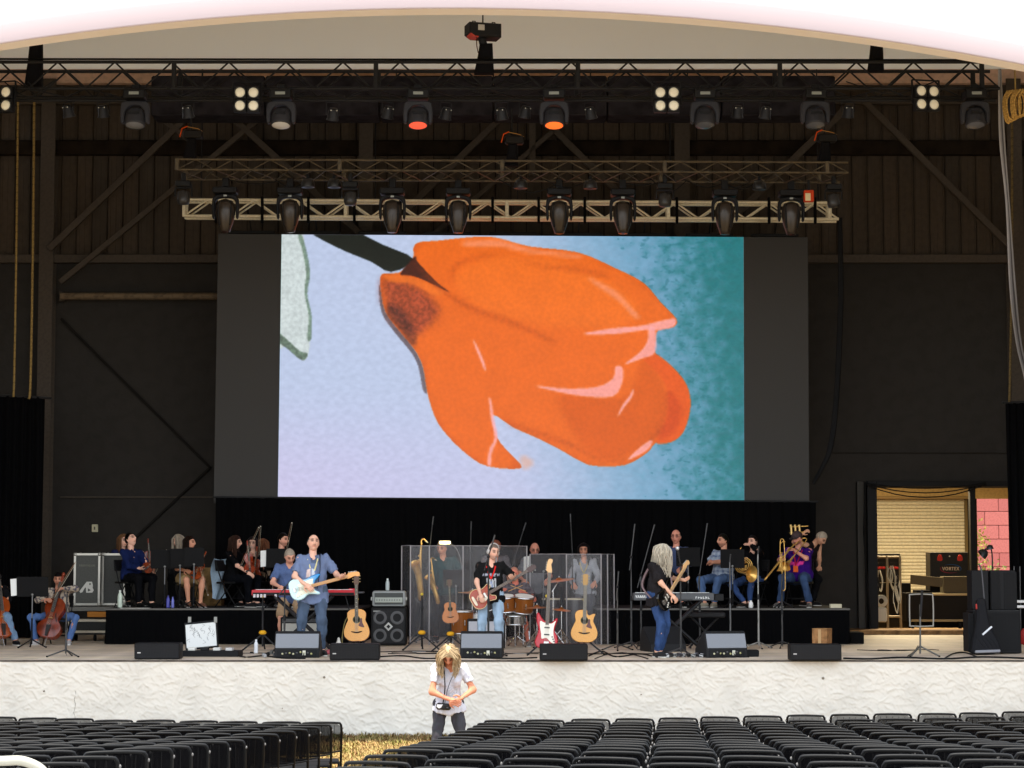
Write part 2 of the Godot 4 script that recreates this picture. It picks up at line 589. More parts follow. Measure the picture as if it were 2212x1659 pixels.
func place_stage() -> void:
	# boards
	var g := Geo.new()
	g.colored = true
	var z := EDGE + 0.03
	var w := 0.235
	while z < 45.2:
		var x := -13.0 + rng.randf_range(-2.4, 0.0)
		while x < 13.0:
			var l := 2.44
			var q := rng.randf_range(0.82, 1.16)
			g.tint = Color(0.8 * q, 0.66 * q, 0.5 * q * rng.randf_range(0.94, 1.06))
			var a := maxf(x, -13.0)
			var e := minf(x + l, 13.0)
			if e - a > 0.05: g.box(Vector3((a + e) * 0.5, STAGE - 0.02 + rng.randf_range(-0.0012, 0.0), -z - w * 0.5), Vector3(e - a - 0.004, 0.04, w - 0.005), 0.003)
			x += l
		z += w
	var m := StandardMaterial3D.new()
	m.vertex_color_use_as_albedo = true
	m.roughness = 0.6
	m.uv1_triplanar = true; m.uv1_world_triplanar = true
	m.uv1_scale = Vector3(0.35, 3.0, 3.0)
	m.albedo_texture = noise_tex("mottle", 256, 0.012, 5, 0.62, 1.15)
	setting("stage_floor", g, m)
	g = Geo.new().box(Vector3(0, (STAGE - 0.05) * 0.5, -38.6), Vector3(26.0, STAGE - 0.05, 13.4), 0.0)
	setting("stage_base", g, mat(Color(0.2, 0.19, 0.18), 0.9))
	# stucco front, laid on with a trowel
	var r1 := FastNoiseLite.new()
	r1.noise_type = FastNoiseLite.TYPE_SIMPLEX_SMOOTH
	r1.frequency = 1.0
	r1.fractal_octaves = 1
	var nu := 1600
	var nv := 68
	var cu := 25.0 / nu
	var cv := (STAGE - 0.012) / nv
	var hgt := PackedFloat32Array()
	hgt.resize((nu + 1) * (nv + 1))
	for k in 6500:
		var c := Vector2(rng.randf_range(-12.4, 12.4), rng.randf_range(-0.05, 1.1))
		var an := rng.randfn(-0.15, 0.65)
		var l := rng.randf_range(0.04, 0.15) * (1.0 if k % 6 else 1.9)
		var wd := rng.randf_range(0.025, 0.065)
		var up := rng.randf_range(0.004, 0.014)
		var cur := rng.randf_range(-2.5, 2.5)
		var t := Vector2(cos(an), sin(an))
		var nn := Vector2(-t.y, t.x)
		if nn.y < 0.0: nn = -nn
		var rr := l + wd
		for y in range(maxi(0, int((c.y - rr) / cv)), mini(nv, int((c.y + rr) / cv)) + 1):
			for x in range(maxi(0, int((c.x + 12.5 - rr) / cu)), mini(nu, int((c.x + 12.5 + rr) / cu)) + 1):
				var q := Vector2(x * cu - 12.5, y * cv) - c
				var a := q.dot(t) / l
				if absf(a) > 1.0: continue
				var e := (q.dot(nn) - cur * (a * a - 0.4) * l * l) / wd
				if e < 0.0 or e > 1.0: continue
				var i := y * (nu + 1) + x
				hgt[i] = maxf(hgt[i], up * (1.0 - e) * (1.0 - a * a))
	g = Geo.new()
	g.sheet(nu, nv, func(u, v):
		var x: float = -12.5 + 25.0 * u
		var y: float = (STAGE - 0.012) * v
		var st := hgt[int(round(v * nv)) * (nu + 1) + int(round(u * nu))]
		st += 0.0011 * r1.get_noise_2d(x * 24.0, y * 28.0) + 0.003 * r1.get_noise_2d(x * 1.3, y * 1.9 + 40.0)
		return Vector3(x, y, -EDGE + 0.012 + st))
	setting("stage_front_wall", g, mat(Color(0.82, 0.8, 0.755), 0.9, 0.0, "stain", 2.6))
	# a hairline crack and a few chips
	var fw := get_node("stage_front_wall")
	var cr := []
	for k in 8: cr.append(at(163.0 + 2.0 * sin(k * 2.3) - k * 0.4, 1492.0 + k * 9.5, EDGE - 0.018))
	put(fw, "crack", Geo.new().tube(cr, 0.0025, 4), mat(Color(0.45, 0.42, 0.37), 0.9))
	for c in [[95, 1493, 0.016], [700, 1463, 0.02], [1778, 1465, 0.024], [2300, 1500, 0.01], [1385, 1500, 0.01], [610, 1530, 0.009]]: put(fw, "chip", Geo.new().ball(at(c[0], c[1], EDGE - 0.02), Vector3(c[2], c[2] * 0.9, 0.012), 7), mat(Color(0.5, 0.47, 0.42), 0.9))
	# dark edging along the top
	g = Geo.new().box(Vector3(0, STAGE - 0.004, -EDGE + 0.004), Vector3(25.0, 0.022, 0.05), 0.004)
	setting("stage_edging", g, mat(Color(0.33, 0.31, 0.29), 0.8, 0.0, "mottle", 0.7))

func place_shell() -> void:
	# the arched fascia in front, a vault that rises behind it
	var ax := -0.79
	var white := mat(Color(0.7, 0.64, 0.64), 0.85)
	var inner := mat(Color(0.94, 0.96, 0.97), 0.9)
	var edge := func(x: float) -> float: return 9.85 - 0.0132 * (x - ax) * (x - ax)
	var nx := 48
	var rows_in := [[29.04, 0.0, 0.0], [31.0, 0.85, 0.1], [33.0, 1.3, 0.2], [36.0, 2.1, 0.45], [38.4, 2.55, 0.8], [38.7, 2.5, 0.85], [39.0, 1.53, 1.0], [39.06, 1.53, 1.0], [44.7, 2.85, 1.0]]
	var rows_out := [[29.04, 0.2, 0.0], [31.0, 1.05, 0.1], [33.0, 1.5, 0.2], [36.0, 2.3, 0.45], [38.7, 2.8, 0.85], [44.9, 3.1, 1.0]]
	for layer in 2:
		var rows: Array = rows_in if layer == 0 else rows_out
		var gg := Geo.new().sheet(nx, rows.size() - 1, func(u, v):
			var r: Array = rows[int(round(v * (rows.size() - 1)))]
			var x: float = -14.0 + 28.0 * u
			return Vector3(x, lerpf(edge.call(x), 9.85, r[2]) + r[1], -r[0]))
		setting(["shell_ceiling", "shell_roof"][layer], gg, [inner, white][layer])
	# front rim: soffit, fascia, coping
	var g := Geo.new()
	g.sheet(nx, 1, func(u, v):
		var x: float = -14.0 + 28.0 * u
		return Vector3(x, edge.call(x) - 0.012, lerpf(-29.05, -28.72, v)))
	setting("arch_soffit", g, mat(Color(0.97, 0.95, 0.94), 0.9))
	g = Geo.new()
	g.sheet(nx, 4, func(u, v):
		var x: float = -14.0 + 28.0 * u
		var k := int(round(v * 4))
		var pr: Vector2 = [Vector2(0, -28.72), Vector2(0.015, -28.69), Vector2(0.26, -28.69), Vector2(0.3, -28.72), Vector2(0.3, -29.06)][k]
		return Vector3(x, edge.call(x) - 0.012 + pr.x, pr.y))
	setting("arch_fascia", g, white)
	# side walls of the stage house
	for s in [-1, 1]:
		g = Geo.new().box(Vector3(s * 13.2, 5.6, -37.0), Vector3(0.4, 11.2, 15.6), 0.0)
		setting("stage_side_wall", g, mat(Color(0.3, 0.27, 0.24), 0.9))

func wall_line(parent: Node, called: String, a: Vector2, b: Vector2, w: float, d: float, m: Material, thick := 0.1) -> MeshInstance3D:    # a bar on the back wall between two sighted points
	var p := at(a.x, a.y, d)
	var q := at(b.x, b.y, d)
	var y := (q - p).normalized()
	var x := y.cross(Vector3(0, 0, 1)).normalized()
	return put(parent, called, Geo.new().box(Vector3.ZERO, Vector3(w, (q - p).length(), thick), 0.008), m, Transform3D(Basis(x, y, x.cross(y)), (p + q) * 0.5))

func place_back_wall() -> void:
	var D := 44.5
	var brown := [mat(Color(0.285, 0.245, 0.2), 0.7, 0.0, "cloth", 2.2), mat(Color(0.27, 0.235, 0.195), 0.7, 0.0, "cloth", 2.6), mat(Color(0.295, 0.252, 0.205), 0.7, 0.0, "cloth", 1.9)]
	var steel := mat(Color(0.305, 0.272, 0.235), 0.7, 0.0, "cloth", 1.1)
	var wall := Node3D.new()
	wall.name = "back_wall"
	add_child(wall)
	wall.set_meta("kind", "structure")
	var hy := at(1106, 552, D).y
	var top := 12.45
	# lower masonry with the opening to the side room left free
	var lowm := mat(Color(0.222, 0.21, 0.195), 0.9, 0.0, "stain", 1.6, 0.25)
	var jl := at(1888, 1200, D).x
	var jr := at(2260, 1200, D).x
	var jt := at(1888, 1053, D).y
	var lower := Geo.new()
	lower.box(Vector3((-13.0 + jl) * 0.5, hy * 0.5, -D - 0.15), Vector3(jl + 13.0, hy, 0.3), 0.0)
	lower.box(Vector3((jl + 13.0) * 0.5, (hy + jt) * 0.5, -D - 0.15), Vector3(13.0 - jl - 0.002, hy - jt, 0.3), 0.0)
	lower.box(Vector3((jr + 13.0) * 0.5, jt * 0.5, -D - 0.15), Vector3(13.0 - jr, jt - 0.002, 0.3), 0.0)
	put(wall, "masonry", lower, lowm)
	# upper metal siding: tall panels with raised edges
	var pw := 0.318
	var pan := Geo.new()
	pan.box(Vector3.ZERO, Vector3(pw - 0.014, top - hy, 0.03), 0.004)
	for s in [-0.11, 0.0, 0.1]: pan.box(Vector3(s, 0, 0.017), Vector3(0.03, top - hy - 0.01, 0.012), 0.005)
	pan.box(Vector3(pw * 0.5 - 0.026, 0, 0.025), Vector3(0.026, top - hy, 0.035), 0.006)
	var pm := pan.mesh()
	var x := -12.9
	while x < 12.9:
		put(wall, "siding_panel", pm, brown[rng.randi() % 3], Transform3D(Basis(), Vector3(x, (hy + top) * 0.5, -D - 0.01)))
		x += pw
	put(wall, "sheathing", Geo.new().box(Vector3(0, (hy + top) * 0.5, -D - 0.16), Vector3(26, top - hy - 0.01, 0.25), 0.0), mat(Color(0.1, 0.09, 0.08), 0.9))
	# ledge, girts, pipe
	put(wall, "ledge", Geo.new().box(Vector3(0, hy - 0.09, -D + 0.11), Vector3(26, 0.17, 0.2), 0.01), steel)
	put(wall, "girt", Geo.new().box(Vector3(0, at(1106, 322, D).y, -D + 0.1), Vector3(26, 0.3, 0.16), 0.02), mat(Color(0.16, 0.13, 0.1), 0.8, 0.0, "mottle", 1.5))
	put(wall, "girt", Geo.new().box(Vector3(0, at(1106, 222, D).y, -D + 0.08), Vector3(26, 0.12, 0.13), 0.02), steel)
	wall_line(wall, "girt", Vector2(130, 1074), Vector2(470, 1074), 0.035, D - 0.03, steel, 0.05)
	wall_line(wall, "girt", Vector2(1790, 978), Vector2(2180, 979), 0.02, D - 0.03, mat(Color(0.19, 0.175, 0.155), 0.9), 0.03)
	put(wall, "head_trim", Geo.new().box(Vector3(0, at(1106, 165, D).y + 0.02, -D + 0.12), Vector3(26, 0.42, 0.2), 0.02), mat(Color(0.87, 0.74, 0.66), 0.9, 0.0, "cloth", 2.0))
	var pa := at(131, 640, D - 0.35)
	var pb := at(478, 640, D - 0.35)
	rod(wall, "pipe", pa, pb, 0.075, mat(Color(0.46, 0.39, 0.3), 0.6, 0.0, "mottle", 0.6))
	for e in [pa, pb]: put(wall, "pipe_bracket", Geo.new().box(e + Vector3(0, 0, -0.17), Vector3(0.06, 0.2, 0.36), 0.01), steel)
	# columns: wide flanges
	for c in [[88, 119], [775, 806], [1457, 1490], [2176, 2208]]:
		var l := at(c[0], 400, D - 0.3).x
		var r := at(c[1], 400, D - 0.3).x
		var col := Geo.new()
		col.box(Vector3((l + r) * 0.5, 6.7, -D + 0.34), Vector3(r - l, 11.3, 0.025), 0.004)
		col.box(Vector3((l + r) * 0.5, 6.7, -D + 0.17), Vector3(0.02, 11.3, 0.31), 0.0)
		col.box(Vector3((l + r) * 0.5, 6.7, -D + 0.03), Vector3(r - l, 11.3, 0.025), 0.004)
		put(wall, "column", col, steel)
	# diagonal braces
	for b in [[408, 250, 106, 538, 0.13], [566, 252, 130, 610, 0.11], [497, 250, 800, 525, 0.13], [342, 250, 420, 312, 0.1], [1080, 256, 880, 452, 0.13], [1196, 282, 930, 512, 0.1], [1190, 274, 1340, 420, 0.13], [1840, 222, 1540, 512, 0.14], [1868, 220, 2184, 534, 0.13], [1150, 252, 1150, 380, 0.13]]:
		wall_line(wall, "brace", Vector2(b[0], b[1]), Vector2(b[2], b[3]), b[4], D - 0.42, steel, 0.09)
	for b in [[132, 688, 456, 1012, 0.05], [456, 1008, 286, 1168, 0.05]]:
		wall_line(wall, "brace", Vector2(b[0], b[1]), Vector2(b[2], b[3]), b[4], D - 0.06, mat(Color(0.14, 0.13, 0.12), 0.9), 0.06)
	# the long dark duct under the roof
	var a := at(326, 163, 40.0)
	var e := at(1806, 250, 40.0)
	var duct := thing("ceiling_duct", "long dark slate duct hanging behind the upper lighting truss", "duct", Vector3.ZERO)
	var n := 6
	for k in n:
		var x0 := lerpf(a.x, e.x, float(k) / n)
		var x1 := lerpf(a.x, e.x, float(k + 1) / n)
		put(duct, "duct_section", Geo.new().box(Vector3((x0 + x1) * 0.5, (a.y + e.y) * 0.5, -40.35), Vector3(x1 - x0 - 0.012, a.y - e.y, 0.7), 0.03), mat(Color(0.185, 0.175, 0.19), 0.8, 0.0, "mottle", 1.2))
	for k in 7:
		var x0 := lerpf(a.x, e.x, (k + 0.5) / 7.0)
		rod(duct, "hanger", Vector3(x0, a.y - 0.05, -40.3), Vector3(x0, 12.2, -40.3), 0.012, mat(Color(0.2, 0.2, 0.2), 0.6))
	var p := at(205, 1141, D - 0.02)
	var box := thing("wall_switch_box", "small cream switch box on the dark wall above the cases", "switch", p)
	put(box, "cover", Geo.new().box(Vector3.ZERO, Vector3(0.125, 0.155, 0.06), 0.012), mat(Color(0.85, 0.82, 0.68), 0.6))
	put(box, "switch", Geo.new().box(Vector3(0, 0, 0.034), Vector3(0.03, 0.06, 0.012), 0.004), mat(Color(0.45, 0.42, 0.34), 0.6))

func place_side_room() -> void:
	# store room behind the stage wall, seen through the opening at the right
	var D := 44.8
	var jl := at(1888, 1200, D).x
	var back := 51.5
	var tan := mat(Color(0.78, 0.66, 0.44), 0.9, 0.0, "cloth", 1.0)
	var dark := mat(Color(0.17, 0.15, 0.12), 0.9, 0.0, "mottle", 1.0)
	var jt := at(1888, 1053, D).y
	var right := 13.4
	var left := jl - 3.0
	setting("store_floor", Geo.new().box(Vector3((left + right) * 0.5, STAGE - 0.03, -(D + back) * 0.5 - 0.25), Vector3(right - left, 0.05, back - D + 0.2), 0.0), mat(Color(0.62, 0.5, 0.34), 0.7, 0.0, "mottle", 0.8))
	setting("store_ceiling", Geo.new().box(Vector3((left + right) * 0.5, jt + 1.0, -(D + back) * 0.5), Vector3(right - left, 0.1, back - D + 0.3), 0.0), mat(Color(0.7, 0.64, 0.52), 0.9))
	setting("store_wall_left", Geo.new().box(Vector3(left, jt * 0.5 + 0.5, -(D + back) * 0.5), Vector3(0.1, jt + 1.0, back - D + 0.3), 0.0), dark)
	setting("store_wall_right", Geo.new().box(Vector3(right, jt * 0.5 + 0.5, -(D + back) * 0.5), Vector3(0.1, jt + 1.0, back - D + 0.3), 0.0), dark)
	# rear wall with two roller doors: one shut, one open to the yard
	var rear := Node3D.new()
	rear.name = "store_rear_wall"
	add_child(rear)
	rear.set_meta("kind", "structure")
	var hb := at(1900, 1077, back).y
	var d1l := at(1868, 1150, back).x
	var d1r := at(2086, 1150, back).x
	var d2l := at(2111, 1150, back).x
	var d2r := at(2206, 1150, back).x
	put(rear, "lintel", Geo.new().box(Vector3((left + right) * 0.5, (hb + jt + 1.0) * 0.5, -back - 0.1), Vector3(right - left, jt + 1.0 - hb, 0.2), 0.0), tan)
	put(rear, "pier", Geo.new().box(Vector3((left + d1l) * 0.5, hb * 0.5, -back - 0.1), Vector3(d1l - left, hb, 0.2), 0.0), tan)
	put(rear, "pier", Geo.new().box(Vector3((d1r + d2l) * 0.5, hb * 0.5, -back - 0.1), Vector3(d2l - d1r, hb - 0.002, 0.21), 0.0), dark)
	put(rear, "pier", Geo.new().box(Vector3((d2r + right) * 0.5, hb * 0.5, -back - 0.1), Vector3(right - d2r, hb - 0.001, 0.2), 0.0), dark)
	var door := thing("roller_door", "closed yellow tan roller door of narrow slats at the back of the store room", "roller door", Vector3((d1l + d1r) * 0.5, STAGE, -back))
	var slat := Geo.new()
	slat.prism(PackedVector2Array([Vector2(0, 0), Vector2(0.02, 0.004), Vector2(0.034, 0.03), Vector2(0.034, 0.05), Vector2(0.02, 0.07), Vector2(0, 0.074)]), 0, d1r - d1l, 0.0, Transform3D(Basis(Vector3(0, 0, 1), Vector3(0, 1, 0), Vector3(1, 0, 0)), Vector3(-(d1r - d1l) * 0.5, 0, 0)))
	var sm := slat.mesh()
	var slm := [mat(Color(0.82, 0.79, 0.69), 0.6, 0.0, "cloth", 0.9), mat(Color(0.805, 0.775, 0.68), 0.6, 0.0, "cloth", 1.2)]
	var y := 0.0
	while y + STAGE < hb:
		put(door, "slat", sm, slm[rng.randi() % 2], Transform3D(Basis(), Vector3(0, y, 0.005)))
		y += 0.079
	put(door, "backing", Geo.new().box(Vector3(0, (hb - STAGE) * 0.5, -0.02), Vector3(d1r - d1l, hb - STAGE, 0.03), 0.0), mat(Color(0.5, 0.42, 0.26), 0.7))
	for s in [-1, 1]: put(door, "guide_rail", Geo.new().box(Vector3(s * (d1r - d1l) * 0.5, (hb - STAGE) * 0.5, 0.05), Vector3(0.07, hb - STAGE, 0.09), 0.005), mat(Color(0.4, 0.34, 0.22), 0.5))
	put(door, "housing", Geo.new().box(Vector3(0, hb - STAGE + 0.02, 0.14), Vector3(d1r - d1l + 0.1, 0.07, 0.25), 0.01), mat(Color(0.55, 0.46, 0.3), 0.6))
	# frame of the opening in the stage wall
	var frame := thing("doorway_frame", "black steel frame round the wide doorway in the stage wall", "door frame", Vector3(jl, STAGE, -44.45))
	put(frame, "jamb", Geo.new().box(Vector3(-0.1, (jt - STAGE) * 0.5 + 0.06, 0.0), Vector3(0.2, jt - STAGE + 0.12, 0.22), 0.01), mat(Color(0.08, 0.08, 0.08), 0.6))
	put(frame, "jamb", Geo.new().box(Vector3(-0.33, (jt - STAGE) * 0.5 + 0.06, 0.02), Vector3(0.14, jt - STAGE + 0.1, 0.16), 0.01), mat(Color(0.23, 0.22, 0.2), 0.6))
	put(frame, "head", Geo.new().box(Vector3(1.75, jt - STAGE + 0.06, 0.0), Vector3(3.5, 0.12, 0.22), 0.01), mat(Color(0.1, 0.095, 0.09), 0.6))
	put(frame, "mullion", Geo.new().box(Vector3(at(2100, 1150, 44.5).x - jl, (jt - STAGE) * 0.5, -0.02), Vector3(0.11, jt - STAGE, 0.2), 0.01), mat(Color(0.1, 0.09, 0.08), 0.6))
	put(frame, "threshold", Geo.new().box(Vector3(0.6, 0.045, 0.55), Vector3(4.6, 0.09, 1.2), 0.008), mat(Color(0.62, 0.47, 0.3), 0.7, 0.0, "mottle", 0.8))
	# loops of black cable along its head
	var cable := thing("door_cable", "black cables looped along the head of the wide doorway", "cable", Vector3.ZERO)
	for k in 3:
		var pts := []
		for q in 9:
			var t := q / 8.0
			var p0 := at(lerpf(1868, 2130, t), 1042 + 26.0 * (1.0 - pow(2.0 * t - 1.0, 2.0)) * (0.5 + 0.3 * k) + k * 2.0, 44.2)
			pts.append(p0)
		put(cable, "cord", Geo.new().tube(pts, 0.012, 5), mat(Color(0.06, 0.06, 0.06), 0.7))
	put(cable, "cord", Geo.new().tube([at(1869, 1043, 44.2), at(1866, 1150, 44.2), at(1872, 1250, 44.2), at(1880, 1340, 44.1), at(1876, 1372, 44.0)], 0.02, 5), mat(Color(0.04, 0.04, 0.04), 0.7))
	# the lamp that lights the store room, above the doorway head and out of sight
	var fix := thing("store_room_lamp", "warm tube lamp under the store room ceiling", "lamp", Vector3(jl + 1.2, jt + 0.7, -47.2))
	put(fix, "lamp_tube", Geo.new().box(Vector3.ZERO, Vector3(1.4, 0.05, 0.16), 0.01), glow(Color(1.0, 0.86, 0.55), 3.0))
	put(fix, "lamp_housing", Geo.new().box(Vector3(0, 0.13, 0), Vector3(1.5, 0.14, 0.2), 0.01), mat(Color(0.8, 0.78, 0.7), 0.6))
	var l := AreaLight3D.new()
	l.name = "store_light"
	l.area_size = Vector2(1.4, 0.16)
	l.light_color = Color(1.0, 0.91, 0.74)
	l.light_energy = 24.0
	l.shadow_enabled = true
	fix.add_child(l)
	l.position = Vector3(0, -0.04, 0)
	l.rotation_degrees.x = -90
	# the yard outside: a sunlit red block building and shrubs
	var bx := at(2150, 1150, 62.0).x
	var house := thing("red_building", "sunlit salmon red block building seen through the open roller door", "building", Vector3(bx + 1.5, 0, -63.0))
	var blk := Geo.new().box(Vector3.ZERO, Vector3(0.79, 0.385, 0.2), 0.012).mesh()
	var reds := [mat(Color(0.7, 0.41, 0.39), 0.9, 0.0, "cloth", 0.8), mat(Color(0.68, 0.4, 0.385), 0.9, 0.0, "cloth", 0.7), mat(Color(0.72, 0.43, 0.41), 0.9, 0.0, "cloth", 0.9)]
	put(house, "wall", Geo.new().box(Vector3(0, 2.6, -0.13), Vector3(7.0, 5.2, 0.2), 0.0), mat(Color(0.62, 0.37, 0.35), 0.9))
	for r in 13:
		for c in 9:
			put(house, "block", blk, reds[rng.randi() % 3], Transform3D(Basis(), Vector3(-3.2 + c * 0.8 + (0.4 if r % 2 else 0.0), 0.2 + r * 0.395, 0)))
	for k in 3:
		var sh := thing("yard_shrub", ["low bright green shrub before the red building", "yellow green shrub at the edge of the open roller door", "small leafy shrub between the red wall and the door"][k], "shrub", Vector3(at([2152, 2110, 2136][k], 1200, 60.5).x, 0, -[61.0, 60.0, 60.6][k]))
		leaf_crown(sh, "crown", Vector3(0, [1.75, 2.9, 1.6][k], 0), Vector3([0.6, 0.28, 0.5][k], [0.9, 0.8, 0.8][k], 0.5), [420, 150, 300][k], 0.12, [Color(0.13, 0.24, 0.05), Color(0.28, 0.25, 0.05), Color(0.15, 0.26, 0.06)][k], 40 + k)
		rod(sh, "stem", Vector3.ZERO, Vector3(0, 2.0, 0), 0.03, mat(Color(0.3, 0.22, 0.14), 0.9))

func leaf_crown(parent: Node, called: String, c: Vector3, r: Vector3, count: int, size: float, col: Color, sd: int) -> void:
	var q := RandomNumberGenerator.new()
	q.seed = sd
	var g := Geo.new()
	g.colored = true
	for k in count:
		var d := Vector3(q.randfn(), q.randfn(), q.randfn()).normalized() * pow(q.randf(), 0.4)
		var b := Basis.from_euler(Vector3(q.randf() * TAU, q.randf() * TAU, q.randf() * TAU))
		g.tint = col * q.randf_range(0.6, 1.3)
		var p := c + d * r
		g.face([p - b.x * size * 0.5, p + b.y * size * 0.22, p + b.x * size * 0.5, p - b.y * size * 0.22], b.z)
	put(parent, called, g, paint_mat(0.8))

# ---------------------------------------------------------------- the video wall
func fill_mask(poly: PackedVector2Array, w: int, h: int) -> PackedByteArray:
	var out := PackedByteArray()
	out.resize(w * h)
	var m := poly.size()
	for y in h:
		var yy := y + 0.5
		var xs := []
		for k in m:
			var a := poly[k]
			var b := poly[(k + 1) % m]
			if (a.y <= yy) != (b.y <= yy): xs.append(a.x + (yy - a.y) / (b.y - a.y) * (b.x - a.x))
		xs.sort()
		for k in range(0, xs.size() - 1, 2):
			for x in range(maxi(0, int(round(xs[k]))), mini(w, int(round(xs[k + 1])))): out[y * w + x] = 255
	return out

func soft(mask: PackedByteArray, w: int, h: int, by: int) -> Image:
	var im := Image.create_from_data(w, h, false, Image.FORMAT_L8, mask)
	im.resize(maxi(1, w / by), maxi(1, h / by), Image.INTERPOLATE_LANCZOS)
	im.resize(w, h, Image.INTERPOLATE_CUBIC)
	return im

func screen_picture() -> ImageTexture:
	var W := 736
	var H := 428
	var sc := func(p: Array) -> Array:
		var o := []
		for k in range(0, p.size(), 2): o.append(Vector2((p[k] - 72.0) / 1840.0 * W, (p[k + 1] - 25.0) / 1067.0 * H))
		return o
	var n1 := FastNoiseLite.new()
	n1.frequency = 0.035; n1.fractal_octaves = 4; n1.seed = 5
	var n2 := FastNoiseLite.new()
	n2.frequency = 0.07; n2.fractal_octaves = 2; n2.seed = 9
	var im := Image.create(W, H, false, Image.FORMAT_RGB8)
	for y in H:
		for x in W:
			var u := float(x) / W
			var v := float(y) / H
			var a := n1.get_noise_2d(x, y)
			var b := n2.get_noise_2d(x * 0.8, y * 1.3)
			var t := smoothstep(0.42, 0.86, u - 0.08 * (v - 0.3) + 0.03 * a)
			var t2 := smoothstep(0.76, 1.02, u + 0.035 * b + 0.09 * a + 0.06 * (0.5 - v))
			var c := Color(0.735, 0.785, 0.895).lerp(Color(0.79, 0.77, 0.9), smoothstep(0.5, 1.0, v) * (1.0 - u))
			c = c.lerp(Color(0.43, 0.63, 0.75), t).lerp(Color(0.13, 0.46, 0.48), t2)
			if t2 > 0.12 and b > 0.2: c = c.lerp(Color(0.08, 0.33, 0.38), smoothstep(0.2, 0.6, b) * 0.3)
			c = c * (1.0 + 0.035 * b * (1.0 + 2.0 * t2) + (0.012 if (x / 8 + y / 8) % 2 else 0.0))
			im.set_pixel(x, y, c)
	var layer := func(p: Array, steps: int, by: int, c: Color, amount: float, tex_amt: float) -> void:
		var s := soft(fill_mask(curve(sc.call(p), steps), W, H), W, H, by)
		var d := s.get_data()
		for y in H:
			for x in W:
				var q := d[y * W + x]
				if q > 3:
					var e := q / 255.0 * amount
					var cc := c * (1.0 + tex_amt * (n2.get_noise_2d(x * 1.6, y * 1.6) + 0.6 * n1.get_noise_2d(x * 0.6, y * 0.6)))
					im.set_pixel(x, y, im.get_pixel(x, y).lerp(cc, e))
	# leaf, stem
	layer.call([60, 10, 150, 10, 165, 90, 182, 180, 174, 260, 190, 350, 192, 430, 182, 510, 156, 524, 100, 475, 60, 440], 4, 2, Color(0.8, 0.84, 0.84), 1.0, 0.08)
	layer.call([60, 415, 100, 445, 150, 490, 182, 500, 172, 524, 150, 522, 100, 480, 60, 450], 3, 2, Color(0.32, 0.4, 0.33), 0.85, 0.3)
	layer.call([150, 22, 172, 90, 188, 180, 178, 262, 196, 350, 196, 440, 180, 440, 184, 350, 166, 255, 172, 180, 156, 90, 138, 30], 4, 2, Color(0.4, 0.5, 0.42), 0.8, 0.2)
	layer.call([190, 10, 350, 10, 470, 62, 600, 122, 510, 172, 430, 132, 330, 92, 235, 46], 3, 2, Color(0.075, 0.1, 0.08), 1.0, 0.3)
	# flower
	var flower := [605, 60, 700, 46, 850, 30, 930, 34, 1060, 68, 1250, 90, 1400, 152, 1515, 212, 1585, 292, 1643, 352, 1635, 385, 1572, 400, 1562, 440, 1562, 492, 1622, 540, 1682, 612, 1699, 700, 1672, 800, 1622, 842, 1562, 846, 1530, 884, 1440, 934, 1320, 938, 1258, 916, 1195, 880, 1100, 832, 1000, 788, 916, 738, 936, 830, 985, 890, 1032, 948, 900, 942, 818, 896, 738, 820, 690, 750, 658, 650, 640, 550, 606, 482, 540, 402, 488, 330, 468, 232, 474, 182, 540, 176, 596, 126]
	layer.call([468, 232, 488, 330, 540, 402, 606, 482, 640, 550, 658, 650, 640, 640, 622, 550, 590, 490, 525, 412, 474, 335, 462, 240], 3, 2, Color(0.3, 0.22, 0.22), 0.7, 0.2)
	layer.call(flower, 3, 2, Color(0.925, 0.415, 0.1), 1.0, 0.05)
	var fm := fill_mask(curve(sc.call(flower), 3), W, H)
	var fs := soft(fm, W, H, 26).get_data()
	for y in H:
		for x in W:
			if fm[y * W + x] > 0: im.set_pixel(x, y, im.get_pixel(x, y).lerp(Color(0.72, 0.25, 0.05), clampf(0.62 - fs[y * W + x] / 300.0, 0.0, 0.5)))
	layer.call([760, 190, 900, 120, 1100, 110, 1300, 170, 1440, 250, 1500, 330, 1400, 390, 1150, 385, 960, 350, 830, 290], 4, 12, Color(0.97, 0.47, 0.13), 0.55, 0.06)
	layer.call([1190, 655, 1390, 672, 1470, 640, 1512, 510, 1600, 640, 1594, 760, 1530, 860, 1400, 910, 1300, 880, 1220, 780], 4, 8, Color(0.84, 0.35, 0.06), 0.7, 0.05)
	layer.call([1512, 512, 1562, 494, 1622, 540, 1682, 612, 1699, 700, 1672, 800, 1622, 842, 1562, 842, 1602, 760, 1610, 650, 1575, 575], 4, 3, Color(0.9, 0.35, 0.09), 0.9, 0.06)
	layer.call([1608, 640, 1660, 690, 1650, 780, 1592, 830, 1575, 800, 1606, 740], 4, 6, Color(0.78, 0.25, 0.06), 0.5, 0.05)
	layer.call([480, 200, 570, 210, 660, 260, 700, 330, 660, 390, 600, 430, 540, 390, 490, 310], 4, 14, Color(0.55, 0.23, 0.17), 0.75, 0.35)
	layer.call([500, 300, 560, 330, 610, 420, 600, 470, 545, 400, 500, 345], 4, 6, Color(0.3, 0.15, 0.13), 0.6, 0.5)
	layer.call([545, 182, 602, 112, 612, 128, 640, 160, 700, 220, 740, 252, 640, 204, 590, 188], 3, 2, Color(0.26, 0.1, 0.06), 0.95, 0.25)
	layer.call([480, 190, 545, 184, 640, 212, 720, 250, 690, 268, 600, 220, 520, 215], 3, 4, Color(0.95, 0.46, 0.14), 0.8, 0.05)
